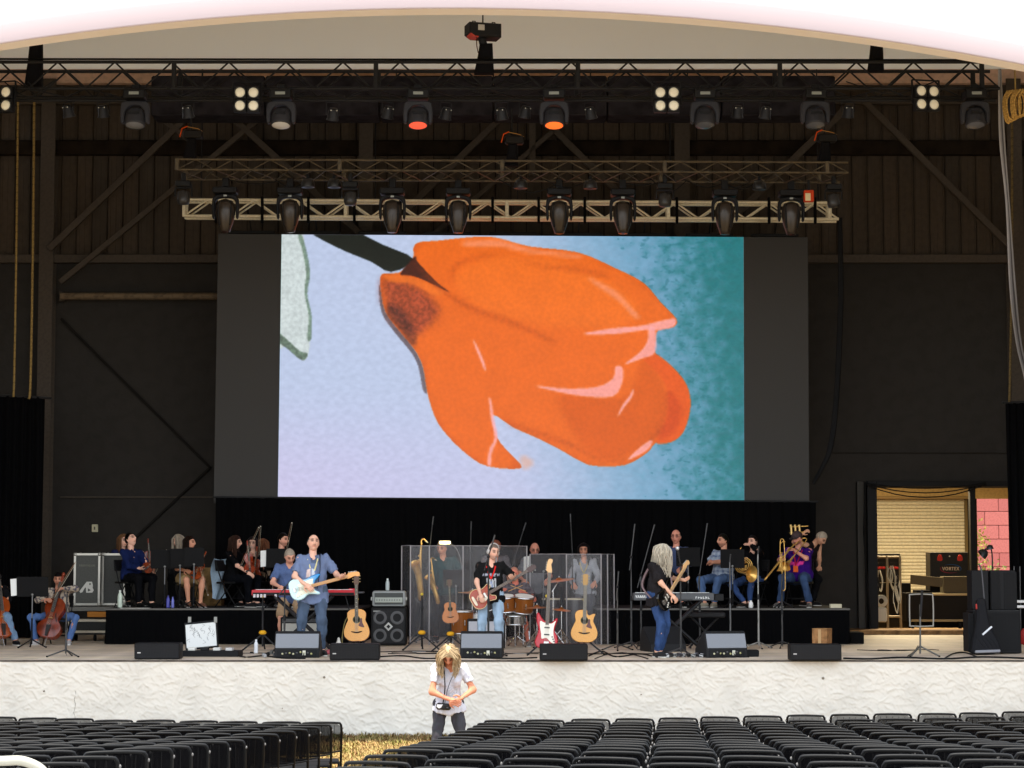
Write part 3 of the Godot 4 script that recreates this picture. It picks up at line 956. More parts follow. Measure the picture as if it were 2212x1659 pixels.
	# folds
	for f in [[620, 150, 700, 222, 830, 305, 980, 356, 1160, 440, 1150, 450, 960, 372, 820, 325, 690, 240], [745, 200, 752, 150, 800, 118, 900, 100, 900, 108, 812, 128, 768, 160, 756, 205], [1000, 120, 1120, 142, 1260, 150, 1370, 178, 1360, 190, 1240, 168, 1110, 152], [960, 770, 1100, 800, 1240, 850, 1330, 900, 1440, 912, 1440, 920, 1320, 912, 1230, 868, 1090, 815], [1605, 640, 1606, 720, 1580, 800, 1540, 850, 1532, 842, 1570, 790, 1594, 715]]:
		layer.call(f, 3, 6, Color(0.7, 0.28, 0.07), 0.36, 0.15)
	for f in [[790, 50, 940, 42, 1060, 76, 1250, 100, 1250, 112, 1050, 92, 940, 70, 820, 70], [1290, 190, 1400, 240, 1470, 310, 1500, 350, 1470, 345, 1420, 290, 1330, 225]]:
		layer.call(f, 4, 6, Color(0.98, 0.58, 0.42), 0.75, 0.05)
	for f in [[1270, 416, 1390, 392, 1500, 382, 1580, 362, 1640, 352, 1634, 384, 1572, 400, 1530, 398, 1400, 416], [1535, 392, 1562, 398, 1560, 488, 1510, 512, 1438, 536, 1500, 486, 1530, 440], [1082, 622, 1200, 632, 1325, 626, 1392, 592, 1402, 545, 1432, 550, 1430, 610, 1392, 664, 1280, 664, 1180, 648], [838, 440, 862, 480, 886, 540, 886, 566, 866, 520, 846, 470], [902, 670, 914, 690, 924, 760, 938, 830, 916, 890, 912, 940, 896, 930, 906, 870, 924, 830, 908, 740], [1475, 630, 1470, 665, 1440, 705, 1412, 744, 1428, 700, 1458, 660], [1510, 855, 1550, 835, 1530, 875, 1450, 915]]:
		layer.call(f, 3, 3, Color(1.0, 0.68, 0.68), 0.85, 0.05)
	layer.call([1030, 900, 1075, 915, 1070, 945, 1035, 948], 3, 6, Color(0.95, 0.66, 0.5), 0.5, 0.0)
	return ImageTexture.create_from_image(im)

func place_screen() -> void:
	var D := 42.0
	var c := at(1106.5, 798, D)
	var w := (at(1748, 798, D).x - at(467, 798, D).x)
	var h := (at(1106, 507, D).y - at(1106, 1089, D).y)
	var t := thing("video_wall", "huge video wall showing a tipped orange tulip on pale blue", "screen", c)
	t.rotation_degrees.z = -0.33
	put(t, "cabinet", Geo.new().box(Vector3(0, 0, -0.08), Vector3(w, h, 0.14), 0.006), mat(Color(0.275, 0.27, 0.262), 0.75))
	var q := QuadMesh.new()
	var pl := at(604, 798, D).x - c.x
	var pr := at(1607, 798, D).x - c.x
	q.size = Vector2(pr - pl, h - 0.012)
	var m := StandardMaterial3D.new()
	m.albedo_color = Color(0.03, 0.03, 0.03)
	m.roughness = 0.6
	m.emission_enabled = true
	m.emission_texture = screen_picture()
	m.emission = Color(1, 1, 1)
	m.emission_operator = BaseMaterial3D.EMISSION_OP_MULTIPLY
	m.emission_energy_multiplier = 0.39
	put(t, "screen_picture", q, m, Transform3D(Basis(), Vector3((pl + pr) * 0.5, 0, -0.006)))
	for k in 9:
		put(t, "header_bar", Geo.new().box(Vector3(-w * 0.5 + (k + 0.5) * w / 9, h * 0.5 + 0.04, -0.08), Vector3(w / 9 - 0.35, 0.06, 0.1), 0.01), mat(Color(0.06, 0.06, 0.06), 0.6))
		rod(t, "hanging_strap", Vector3(-w * 0.5 + (k + 0.5) * w / 9, h * 0.5 + 0.05, -0.1), Vector3(-w * 0.5 + (k + 0.5) * w / 9, h * 0.5 + 0.46, 0.6), 0.012, mat(Color(0.05, 0.05, 0.05), 0.6))

# ---------------------------------------------------------------- trusses and lamps
func truss(called: String, label: String, a: Vector3, b: Vector3, hh: float, dd: float, panel: float, rc: float, rb: float, m: Material, plate_every := 0.0) -> Node3D:
	# box truss from a to b (front top chord), hh high, dd deep
	var t := thing(called, label, "truss", a)
	var l := b - a
	var o := [Vector3.ZERO, Vector3(0, -hh, 0), Vector3(0, 0, -dd), Vector3(0, -hh, -dd)]
	for k in 4: rod(t, "chord", o[k], o[k] + l, rc, m)
	var n := int(round(l.length() / panel))
	for k in n:
		var p := l * (float(k) / n)
		var q := l * (float(k + 1) / n)
		var mid := (p + q) * 0.5
		for f in [[0, 1], [2, 3]]:
			rod(t, "brace", p + o[f[1]], mid + o[f[0]], rb, m)
			rod(t, "brace", mid + o[f[0]], q + o[f[1]], rb, m)
		rod(t, "brace", p + o[1], mid + o[3], rb, m)
		rod(t, "brace", mid + o[3], q + o[1], rb, m)
	if plate_every > 0.0:
		var np := int(l.length() / plate_every)
		for k in np + 1:
			var p := l * (k * plate_every / l.length())
			for s in [0.0, -dd]:
				put(t, "end_frame", Geo.new().box(p + Vector3(0, -hh * 0.5, s), Vector3(0.07, hh + 0.04, 0.05), 0.01), m)
	return t

func moving_head(where: Vector3, label: String, lens: Color, e: float) -> void:
	var t := thing("moving_head_lamp", label, "stage light", where, rng.randf_range(-4, 4), "large lamps hung along the upper truss")
	var body := mat(Color(0.175, 0.175, 0.19), 0.5, 0.0, "cloth", 0.4)
	var dark := mat(Color(0.07, 0.07, 0.075), 0.5)
	put(t, "base", Geo.new().box(Vector3(0, -0.08, 0), Vector3(0.33, 0.15, 0.28), 0.025), dark)
	put(t, "display", Geo.new().box(Vector3(0, -0.08, 0.143), Vector3(0.15, 0.045, 0.006), 0.002), mat(Color(0.5, 0.52, 0.5), 0.4))
	put(t, "clamp", Geo.new().box(Vector3(0, 0.03, 0), Vector3(0.12, 0.09, 0.07), 0.01), dark)
	var yo := curve([Vector2(-0.215, -0.5), Vector2(-0.215, -0.26), Vector2(-0.15, -0.185), Vector2(0.15, -0.185), Vector2(0.215, -0.26), Vector2(0.215, -0.5), Vector2(0.155, -0.5), Vector2(0.15, -0.36), Vector2(0.09, -0.27), Vector2(0.0, -0.245), Vector2(-0.09, -0.27), Vector2(-0.15, -0.36), Vector2(-0.155, -0.5)], 3)
	put(t, "yoke", Geo.new().prism(yo, -0.055, 0.055, 0.015), body)
	var hx := Transform3D(Basis.from_euler(Vector3(-0.25, 0, 0)), Vector3(0, -0.44, 0))
	var head := Geo.new().lathe([Vector2(0.0, 0.16), Vector2(0.09, 0.155), Vector2(0.13, 0.11), Vector2(0.15, 0.02), Vector2(0.155, -0.09), Vector2(0.15, -0.115), Vector2(0.135, -0.12)].map(func(p): return Vector2(p.x, p.y)), 18, hx)
	put(t, "head", head, body)
	put(t, "vent", Geo.new().box(hx * Vector3(0, 0.03, 0.15), Vector3(0.17, 0.03, 0.03), 0.004), dark)
	put(t, "lens", Geo.new().lathe([Vector2(0.0, -0.14), Vector2(0.08, -0.135), Vector2(0.137, -0.115)], 18, hx), glow(lens, e) if e > 0 else mat(lens, 0.25))

func blinder(where: Vector3, turn: float, label: String) -> void:
	var t := thing("blinder_lamp", label, "stage light", where, turn, "four cell lamps on the upper truss")
	var dark := mat(Color(0.08, 0.08, 0.085), 0.5)
	for k in 4:
		var o := Vector3(-0.1 + 0.2 * (k % 2), -0.1 - 0.2 * (k / 2), 0)
		put(t, "housing", Geo.new().box(o, Vector3(0.194, 0.194, 0.12), 0.012), dark)
		put(t, "rim", Geo.new().lathe([Vector2(0.088, 0.0), Vector2(0.092, 0.02), Vector2(0.08, 0.022)], 16, Transform3D(Basis(Vector3.RIGHT, PI / 2), o + Vector3(0, 0, 0.058))), mat(Color(0.2, 0.2, 0.2), 0.4))
		put(t, "lamp", Geo.new().ball(o + Vector3(0, 0, 0.06), Vector3(0.077, 0.077, 0.025), 16), mat(Color(0.93, 0.91, 0.82), 0.35))
	for s in [-1, 1]: put(t, "bracket", Geo.new().box(Vector3(s * 0.215, -0.1, -0.02), Vector3(0.015, 0.36, 0.05), 0.004), dark)
	put(t, "bracket", Geo.new().box(Vector3(0, 0.08, -0.02), Vector3(0.44, 0.015, 0.05), 0.004), dark)

func small_par(where: Vector3, label: String, turn: float, drop := 0.0) -> void:
	var t := thing("par_lamp", label, "stage light", where, turn, "small lamps along the upper truss")
	var dark := mat(Color(0.12, 0.12, 0.13), 0.45)
	var xf := Transform3D(Basis.from_euler(Vector3(0.35, 0, 0)), Vector3(0, -0.16 - drop, 0))
	put(t, "can", Geo.new().lathe([Vector2(0.0, 0.1), Vector2(0.06, 0.1), Vector2(0.075, 0.06), Vector2(0.085, -0.04), Vector2(0.1, -0.08), Vector2(0.085, -0.085), Vector2(0.0, -0.05)], 12, xf), dark)
	put(t, "yoke", Geo.new().tube([Vector3(-0.1, -0.16 - drop, 0), Vector3(-0.1, -0.02, 0), Vector3(0.1, -0.02, 0), Vector3(0.1, -0.16 - drop, 0)], 0.009, 5), dark)
	for k in 4: put(t, "screw", Geo.new().ball(xf * Vector3(-0.045 + 0.03 * k, 0.075, 0.055), Vector3(0.011, 0.011, 0.011), 6), mat(Color(0.75, 0.75, 0.72), 0.3))

func profile_head(where: Vector3, label: String, tilt: float) -> void:
	var t := thing("profile_lamp", label, "stage light", where, 0.0, "egg shaped lamps hung below the lower truss")
	t.scale = Vector3(1.16, 1.12, 1.16)
	var dark := mat(Color(0.075, 0.07, 0.068), 0.5)
	put(t, "clamp", Geo.new().box(Vector3(0, 0.0, 0), Vector3(0.1, 0.16, 0.07), 0.01), dark)
	put(t, "base", Geo.new().box(Vector3(0, -0.12, 0), Vector3(0.36, 0.1, 0.27), 0.02), dark)
	var yo := curve([Vector2(-0.19, -0.52), Vector2(-0.19, -0.25), Vector2(-0.1, -0.18), Vector2(0.1, -0.18), Vector2(0.19, -0.25), Vector2(0.19, -0.52), Vector2(0.155, -0.52), Vector2(0.15, -0.3), Vector2(0.07, -0.23), Vector2(-0.07, -0.23), Vector2(-0.15, -0.3), Vector2(-0.155, -0.52)], 3)
	put(t, "yoke", Geo.new().prism(yo, -0.05, 0.05, 0.012), dark)
	var xf := Transform3D(Basis.from_euler(Vector3(tilt, 0, 0)), Vector3(0, -0.45, 0))
	put(t, "head", Geo.new().lathe([Vector2(0.0, -0.3), Vector2(0.07, -0.295), Vector2(0.085, -0.24), Vector2(0.12, -0.14), Vector2(0.145, 0.0), Vector2(0.135, 0.11), Vector2(0.1, 0.18), Vector2(0.0, 0.21)], 16, xf), mat(Color(0.19, 0.155, 0.12), 0.35, 0.0, "cloth", 0.3))
	for s in [-0.075, 0.075]:
		put(t, "fin", Geo.new().tube([xf * Vector3(s, 0.16, 0.08), xf * Vector3(s * 1.25, 0.0, 0.115), xf * Vector3(s, -0.2, 0.075)], 0.014, 5), dark)
	put(t, "lens", Geo.new().lathe([Vector2(0.0, -0.31), Vector2(0.062, -0.297)], 12, xf), mat(Color(0.3, 0.12, 0.08), 0.2))
	put(t, "display", Geo.new().box(Vector3(0, -0.2, 0.056), Vector3(0.05, 0.03, 0.006), 0.002), mat(Color(0.6, 0.62, 0.6), 0.4))

func hoist(a: Vector3, b: Vector3, w: float, label: String, strap := false, chain := 0.3) -> void:     # chain motor with its bag, a above b
	var t := thing("chain_hoist", label, "hoist", b)
	var blk := mat(Color(0.085, 0.08, 0.085), 0.8, 0.0, "cloth", 0.5)
	var hgt := a.y - b.y
	put(t, "bag", Geo.new().prism(PackedVector2Array([Vector2(-w * 0.62, 0.0), Vector2(w * 0.5, 0.0), Vector2(w * 0.46, hgt * 0.5), Vector2(w * 0.42, hgt), Vector2(-w * 0.3, hgt), Vector2(-w * 0.42, hgt * 0.55)]), -w * 0.4, w * 0.4, 0.03), blk)
	rod(t, "chain", Vector3(0, hgt, 0), Vector3(0, hgt + chain, 0), 0.012, mat(Color(0.1, 0.1, 0.1), 0.6))
	if strap:
		var or_m := mat(Color(0.78, 0.3, 0.1), 0.8)
		put(t, "motor", Geo.new().box(Vector3(0.04, hgt + 0.07, 0), Vector3(w * 1.6, 0.14, 0.2), 0.03), mat(Color(0.1, 0.09, 0.08), 0.6))
		put(t, "strap", Geo.new().tube([Vector3(-w * 0.9, hgt + 0.02, 0.06), Vector3(-w * 0.7, hgt + 0.16, 0.08), Vector3(-0.05, hgt + 0.2, 0.08)], 0.022, 5, true, 0.5), or_m)
		put(t, "strap", Geo.new().tube([Vector3(-0.05, hgt + 0.19, 0.08), Vector3(w * 0.6, hgt + 0.16, 0.06), Vector3(w * 1.0, hgt + 0.12, 0.05)], 0.012, 5, true, 0.5), mat(Color(0.66, 0.48, 0.25), 0.8))

func drape(parent: Node, called: String, pts: Array, r: float, c: Color) -> void:
	put(parent, called, Geo.new().tube(curve3(pts, 5), r, 5), mat(c, 0.7))

func place_rig() -> void:
	var black := mat(Color(0.1, 0.098, 0.1), 0.55, 0.0, "cloth", 0.6)
	# upper truss
	var D := 32.6
	var a := at(-60, 134, D)
	var b := at(2158, 134, D)
	a.y = b.y
	var hh := at(1106, 134, D).y - at(1106, 191, D).y
	var t := truss("upper_lighting_truss", "long black box truss under the shell ceiling, hung with lamps", a, b, hh, 0.64, 0.88, 0.026, 0.014, black, 3.05)
	for k in 3: rod(t, "cable_run", Vector3(0.1, 0.05 + 0.02 * k, -0.1 * k), Vector3(b.x - a.x - 0.3, 0.03 + 0.025 * k, -0.1 * k), 0.013, mat(Color(0.04, 0.04, 0.04), 0.8))
	# loose cables swinging along it
	for k in 16:
		var x := rng.randf_range(0.3, 14.6)
		var l := rng.randf_range(0.4, 1.4)
		var s := rng.randf_range(0.08, 0.3)
		drape(t, "loose_cable", [Vector3(x, -hh + 0.1, 0.02), Vector3(x + l * 0.5, -hh + 0.1 - s, 0.06), Vector3(x + l, -hh + 0.12, 0.02)], 0.009, Color(0.1, 0.1, 0.1))
	# second pipe with lamps behind
	rod(t, "lower_pipe", Vector3(0, -hh - 0.12, -0.3), Vector3(b.x - a.x, -hh - 0.12, -0.3), 0.024, black)
	for k in 11: rod(t, "pipe_drop", Vector3(0.5 + k * 1.45, -hh, -0.3), Vector3(0.5 + k * 1.45, -hh - 0.12, -0.3), 0.012, black)
	var ly := b.y - hh
	var heads := [293, 608, 903, 1197, 1522, 1760, 2105]
	var lenses := [Color(0.4, 0.41, 0.43), Color(0.75, 0.75, 0.74), Color(0.95, 0.34, 0.24), Color(1.0, 0.43, 0.16), Color(0.3, 0.31, 0.33), Color(0.3, 0.31, 0.33), Color(0.33, 0.34, 0.37)]
	var said := ["large grey moving lamp on the upper truss beside the far pair of ropes, lens dull", "large moving lamp with a pale lens edge beside the four cell lamp", "large moving lamp with a glowing red lens on the upper truss", "large moving lamp with a glowing orange lens on the upper truss", "large dark moving lamp next to the four cell lamp right of the hoist", "large dark moving lamp above the diagonal brace", "large dark moving lamp near the cable end of the upper truss"]
	for k in 7: moving_head(Vector3(at(heads[k], 190, D).x, ly - 0.02, -D), said[k], lenses[k], [0, 0, 0.32, 0.36, 0, 0, 0][k])
	blinder(Vector3(at(8, 190, D).x, ly + 0.0, -D + 0.12), -14, "four cell lamp beside the hoist bag above the tan ropes")
	blinder(Vector3(at(536, 190, D).x, ly + 0.0, -D + 0.12), 2, "four cell lamp between the dull lens lamp and the pale lens lamp")
	blinder(Vector3(at(1439, 190, D).x, ly + 0.0, -D + 0.12), 0, "four cell lamp on the upper truss right of the orange lens lamp")
	blinder(Vector3(at(1997, 190, D).x, ly + 0.02, -D + 0.12), 12, "four cell lamp on the upper truss beyond the diagonal brace")
	var pars := [140, 216, 400, 716, 836, 962, 1084, 1135, 1277, 1597, 1658, 1838, 1902, 1640, 700, 2020]
	for k in 12:
		small_par(Vector3(at(pars[k], 190, D).x, ly - 0.13, -D - 0.3), "small black can lamp behind the upper truss, %s from the yellow rope coil" % NTH[11 - k], rng.randf_range(-40, 40), rng.randf_range(0.0, 0.06))
	hoist(at(75, 92, D + 0.3), at(75, 190, D + 0.3), 0.24, "black hoist bag above the roped end of the upper truss")
	hoist(at(1893, 84, D + 0.3), at(1893, 156, D + 0.3), 0.22, "black hoist bag above the upper truss near the diagonal brace")
	hoist(at(1048, 96, D + 0.3), at(1048, 160, D + 0.3), 0.27, "black tapered hoist bag at the middle of the upper truss")
	# the effects projector on top of the middle bag
	var pj := thing("ceiling_projector", "black box lamp with red underside hanging above the middle hoist bag", "projector", at(1043, 68, D + 0.2))
	pj.rotation_degrees.y = 16
	put(pj, "body", Geo.new().prism(PackedVector2Array([Vector2(-0.25, 0.1), Vector2(0.25, 0.1), Vector2(0.25, -0.11), Vector2(-0.16, -0.11), Vector2(-0.25, -0.05)]), -0.17, 0.17, 0.02), mat(Color(0.11, 0.11, 0.115), 0.6, 0.0, "cloth", 0.4))
	put(pj, "label_plate", Geo.new().box(Vector3(-0.07, 0.02, 0.172), Vector3(0.1, 0.085, 0.006), 0.002), mat(Color(0.72, 0.71, 0.68), 0.6))
	put(pj, "lens_hood", Geo.new().prism(PackedVector2Array([Vector2(-0.24, -0.05), Vector2(-0.1, -0.05), Vector2(-0.1, -0.12), Vector2(-0.19, -0.11)]), -0.12, 0.15, 0.01), mat(Color(0.75, 0.28, 0.24), 0.5))
	for s in [-0.14, 0.17]: put(pj, "handle", Geo.new().tube([Vector3(s - 0.03, 0.1, 0), Vector3(s - 0.02, 0.15, 0), Vector3(s + 0.02, 0.15, 0), Vector3(s + 0.03, 0.1, 0)], 0.01, 5), mat(Color(0.1, 0.1, 0.1), 0.6))
	rod(pj, "suspension_rod", Vector3(0, 0.1, 0), Vector3(0, 0.9, 0), 0.012, black)
	rod(pj, "mount", Vector3(0.0, -0.1, -0.05), Vector3(0.05, -0.25, -0.08), 0.06, black)
	drape(pj, "cord", [Vector3(-0.12, -0.11, 0.1), Vector3(-0.13, -0.24, 0.12), Vector3(-0.1, -0.36, 0.1)], 0.008, Color(0.25, 0.08, 0.06))
	# lower truss
	var L := 36.0
	var oliv := mat(Color(0.34, 0.29, 0.2), 0.5, 0.3, "mottle", 0.5)
	var la := at(383, 344, L)
	var lb := at(1832, 351, L)
	var lh := at(1106, 348, L).y - at(1106, 370, L).y
	var lt := truss("lower_lighting_truss", "dark bronze flat truss above the video wall, hung with egg shaped lamps", la, lb, lh, 0.95, 0.62, 0.019, 0.01, oliv, 2.7)
	for k in 9:
		var x := rng.randf_range(0.2, 9.8)
		var l := rng.randf_range(0.5, 1.2)
		drape(lt, "loose_cable", [Vector3(x, -lh, -0.9), Vector3(x + l * 0.5, -lh - rng.randf_range(0.1, 0.25), -0.85), Vector3(x + l, -lh - 0.02, -0.9)], 0.009, Color(0.08, 0.08, 0.08))
	var pro := [488, 627, 848, 990, 1208, 1345, 1565, 1708]
	for k in 8:
		var p := at(pro[k], 372, L + 0.9)
		p.y = lerpf(la.y, lb.y, (p.x - la.x) / (lb.x - la.x)) - lh - 0.07
		profile_head(p, "dark brown egg shaped lamp below the lower truss, %s from the orange power box" % NTH[7 - k], rng.randf_range(-0.12, 0.16))
	# small wash lamps between them
	for w in [[757, 372, "small black box lamp between the egg shaped lamps, beside the second one"], [1436, 372, "small black box lamp between the egg shaped lamps, right of the middle"], [397, 372, "twin black lamp at the roped end of the lower truss"], [1800, 372, "twin black lamp at the cable end of the lower truss"]]:
		var p := at(w[0], w[1], L + 0.45)
		p.y = lerpf(la.y, lb.y, (p.x - la.x) / (lb.x - la.x)) - lh
		var m := thing("wash_lamp", w[2], "stage light", p, 0.0, "box lamps below the lower truss")
		var dk := mat(Color(0.09, 0.088, 0.085), 0.5)
		put(m, "clamp", Geo.new().box(Vector3(0, -0.05, 0), Vector3(0.07, 0.14, 0.07), 0.01), dk)
		put(m, "base", Geo.new().box(Vector3(0, -0.17, 0), Vector3(0.26, 0.1, 0.22), 0.02), dk)
		put(m, "yoke", Geo.new().tube([Vector3(-0.14, -0.38, 0), Vector3(-0.14, -0.23, 0), Vector3(0.14, -0.23, 0), Vector3(0.14, -0.38, 0)], 0.02, 6), dk)
		put(m, "head", Geo.new().lathe([Vector2(0, -0.52), Vector2(0.09, -0.51), Vector2(0.11, -0.45), Vector2(0.1, -0.3), Vector2(0, -0.27)], 14), mat(Color(0.16, 0.155, 0.15), 0.4))
	var cans := [665, 722, 1125, 1275, 1640]
	for w in cans:
		var p := at(w, 378, L + 0.5)
		p.y = lerpf(la.y, lb.y, (p.x - la.x) / (lb.x - la.x)) - lh
		var m := thing("spot_can", "short round lamp tucked under the lower truss, %s from the orange power box" % NTH[4 - cans.find(w)], "stage light", p, 0.0, "round lamps under the lower truss")
		put(m, "can", Geo.new().lathe([Vector2(0.0, -0.06), Vector2(0.08, -0.06), Vector2(0.11, -0.12), Vector2(0.12, -0.2), Vector2(0.1, -0.21), Vector2(0.0, -0.17)], 14), mat(Color(0.1, 0.095, 0.09), 0.4))
		put(m, "clamp", Geo.new().box(Vector3(0, -0.03, 0), Vector3(0.05, 0.1, 0.05), 0.008), mat(Color(0.08, 0.08, 0.08), 0.5))
	var bx := thing("power_box", "orange and cream power box fixed above the aluminium truss", "box", at(1747, 424, L + 0.7))
	put(bx, "body", Geo.new().box(Vector3.ZERO, Vector3(0.17, 0.2, 0.1), 0.012), mat(Color(0.75, 0.24, 0.08), 0.6))
	put(bx, "front", Geo.new().box(Vector3(-0.02, -0.02, 0.053), Vector3(0.09, 0.13, 0.008), 0.003), mat(Color(0.85, 0.78, 0.6), 0.6))
	put(bx, "bracket", Geo.new().box(Vector3(0, 0.18, 0), Vector3(0.04, 0.2, 0.03), 0.004), black)
	hoist(at(412, 300, L + 0.3), at(412, 345, L + 0.3), 0.2, "hoist with an orange strap above the roped end of the lower truss", true, 0.6)
	hoist(at(1106, 312, L + 0.3), at(1106, 360, L + 0.3), 0.2, "hoist with an orange strap at the middle of the lower truss", true, 0.6)
	hoist(at(1782, 308, L + 0.3), at(1782, 352, L + 0.3), 0.2, "hoist with an orange strap above the cable end of the lower truss", true, 0.6)
	# aluminium truss that carries the video wall
	var alu := mat(Color(0.87, 0.83, 0.71), 0.4, 0.25, "cloth", 0.7)
	var A := 41.0
	var aa := at(398, 431, A)
	var ab := at(1811, 438, A)
	var at_ := truss("aluminium_truss", "bright aluminium box truss that carries the video wall", aa, ab, 0.31, 0.3, 0.86, 0.03, 0.018, alu, 3.05)
	for k in 14:
		var x := (k + 0.7) * 0.87
		put(at_, "wrapped_strap", Geo.new().box(Vector3(x, -0.2 - 0.004 * k * 0.3, 0.02), Vector3(0.05, 0.5, 0.1), 0.01), mat(Color(0.05, 0.05, 0.05), 0.8))
	for x in [0.3, 3.6, 6.3, 9.2, 12.0]: rod(at_, "suspension", Vector3(minf(x, ab.x - aa.x), 0, -0.15), Vector3(minf(x, ab.x - aa.x), 3.6, -0.15), 0.012, black)

func place_curtains_and_ropes() -> void:
	# black curtains: a backdrop below the screen and one leg at either side
	var vel := mat(Color(0.03, 0.03, 0.034), 0.95)
	var pleat := func(a: Vector3, b: Vector3, bot: float, folds: int, amp: float) -> Geo:
		return Geo.new().sheet(folds * 6, 8, func(u, v):
			var p: Vector3 = a.lerp(b, u)
			var y: float = lerpf(p.y, bot, v)
			var q: float = amp * (sin(u * folds * TAU + 0.6 * sin(v * 3.0 + u * 9.0)) + 0.5 * wob.get_noise_2d(u * 120.0, v * 7.0)) * (0.5 + 0.5 * v)
			return Vector3(p.x + 0.4 * q, y, p.z + q))
	var c := tag(put(self, numbered("backdrop_curtain"), pleat.call(at(466, 1075, 41.75), at(1762, 1085, 41.75), STAGE + 0.02, 46, 0.05), vel), "wide black backdrop curtain hanging below the video wall", "curtain")
	c = tag(put(self, numbered("side_curtain"), pleat.call(at(-60, 852, 41.0), at(97, 858, 41.0), STAGE + 0.02, 9, 0.06), vel), "black side curtain below the two yellow ropes", "curtain")
	c = tag(put(self, numbered("side_curtain"), pleat.call(at(2172, 872, 39.5), at(2330, 866, 39.5), STAGE + 0.02, 10, 0.06), vel), "black side curtain next to the doorway with the roller doors", "curtain")
	var tubem := mat(Color(0.12, 0.12, 0.12), 0.5)
	var bar := thing("curtain_bar", "slim black bar that carries the side curtain below the ropes", "bar", Vector3.ZERO)
	rod(bar, "tube", at(-80, 850, 41.0), at(112, 860, 41.0), 0.025, tubem)
	bar = thing("curtain_bar", "slim black bar that carries the side curtain next to the doorway", "bar", Vector3.ZERO)
	rod(bar, "tube", at(2165, 870, 39.5), at(2340, 864, 39.5), 0.025, tubem)
	bar = thing("curtain_bar", "slim black bar that carries the backdrop below the video wall", "bar", Vector3.ZERO)
	rod(bar, "tube", at(460, 1074, 41.78), at(1768, 1084, 41.78), 0.02, tubem)
	# ropes
	var tanc := Color(0.6, 0.5, 0.3)
	var rope := func(label: String, pts: Array, r: float, col: Color) -> void:
		tag(put(self, numbered("hanging_rope"), Geo.new().tube(curve3(pts, 6), r, 6), mat(col, 0.9, 0.0, "mottle", 0.15)), label, "rope", "tan ropes at the stage side")
	rope.call("tan rope hanging down to the side curtain, the one farther from the steel column", [at(39, 215, 40.9), at(35, 560, 40.9), at(31, 800, 40.9), at(29, 857, 40.9)], 0.022, tanc)
	rope.call("tan rope hanging down to the side curtain, the one beside the steel column", [at(74, 215, 40.9), at(71, 540, 40.9), at(66, 820, 40.9), at(62, 862, 40.9)], 0.024, tanc)
	rope.call("tan rope hanging beside the grey cable bundle", [at(2186, 250, 39.4), at(2186, 520, 39.4), at(2182, 800, 39.4), at(2180, 868, 39.4)], 0.024, Color(0.42, 0.36, 0.24))
	var coil := thing("rope_coil", "coil of yellow tan rope tied up beside the end of the upper truss", "rope", at(2192, 196, 33.0))
	for k in 7:
		var w := 0.07 + 0.015 * (k % 3)
		var lx := (k - 3) * 0.035
		put(coil, "loop", Geo.new().tube(curve3([Vector3(lx, 0, 0.02 * k), Vector3(lx - w, -0.15, 0.02 * k), Vector3(lx - w * 0.8, -0.4, 0.02 * k), Vector3(lx, -0.5 + 0.02 * k, 0.02 * k), Vector3(lx + w * 0.8, -0.38, 0.02 * k), Vector3(lx + w, -0.15, 0.02 * k), Vector3(lx, 0, 0.02 * k)], 4), 0.018, 5), mat(Color(0.8, 0.64, 0.36), 0.9, 0.0, "mottle", 0.15))
	put(coil, "hanging_line", Geo.new().tube([Vector3(0, 0.0, 0.05), Vector3(0, 0.6, 0.02)], 0.014, 5), mat(Color(0.6, 0.5, 0.3), 0.9))
	# grey cable bundle at the right, black one beside the screen
	var cb := thing("cable_bundle", "bundle of pale grey cables falling from the end of the upper truss", "cable", Vector3.ZERO)
	for k in 4:
		var o := k * 3.0
		drape(cb, "cable", [at(2158 + o * 0.3, 150, 33.2), at(2160 + o, 300, 34.2), at(2174 + o * 0.6, 440, 35.0), at(2182 + o * 1.2, 620, 36.2), at(2196 + o, 740, 37.5), at(2216 + o, 830, 38.5), at(2230 + o, 960, 39.0)], 0.017, [Color(0.62, 0.62, 0.63), Color(0.5, 0.5, 0.52), Color(0.3, 0.3, 0.31), Color(0.55, 0.55, 0.56)][k])
	cb = thing("cable_bundle", "thick black cable bundle hanging beside the dark edge of the video wall", "cable", Vector3.ZERO)
	for k in 3: drape(cb, "cable", [at(1812 + k * 2, 470, 41.3), at(1813 + k * 3, 640, 41.5), at(1805 + k * 3, 840, 41.7), at(1792 + k * 3, 960, 41.7), at(1775, 1008 + k * 4, 41.8), at(1757, 1040 + k * 3, 41.9)], 0.03, Color(0.045, 0.045, 0.05))

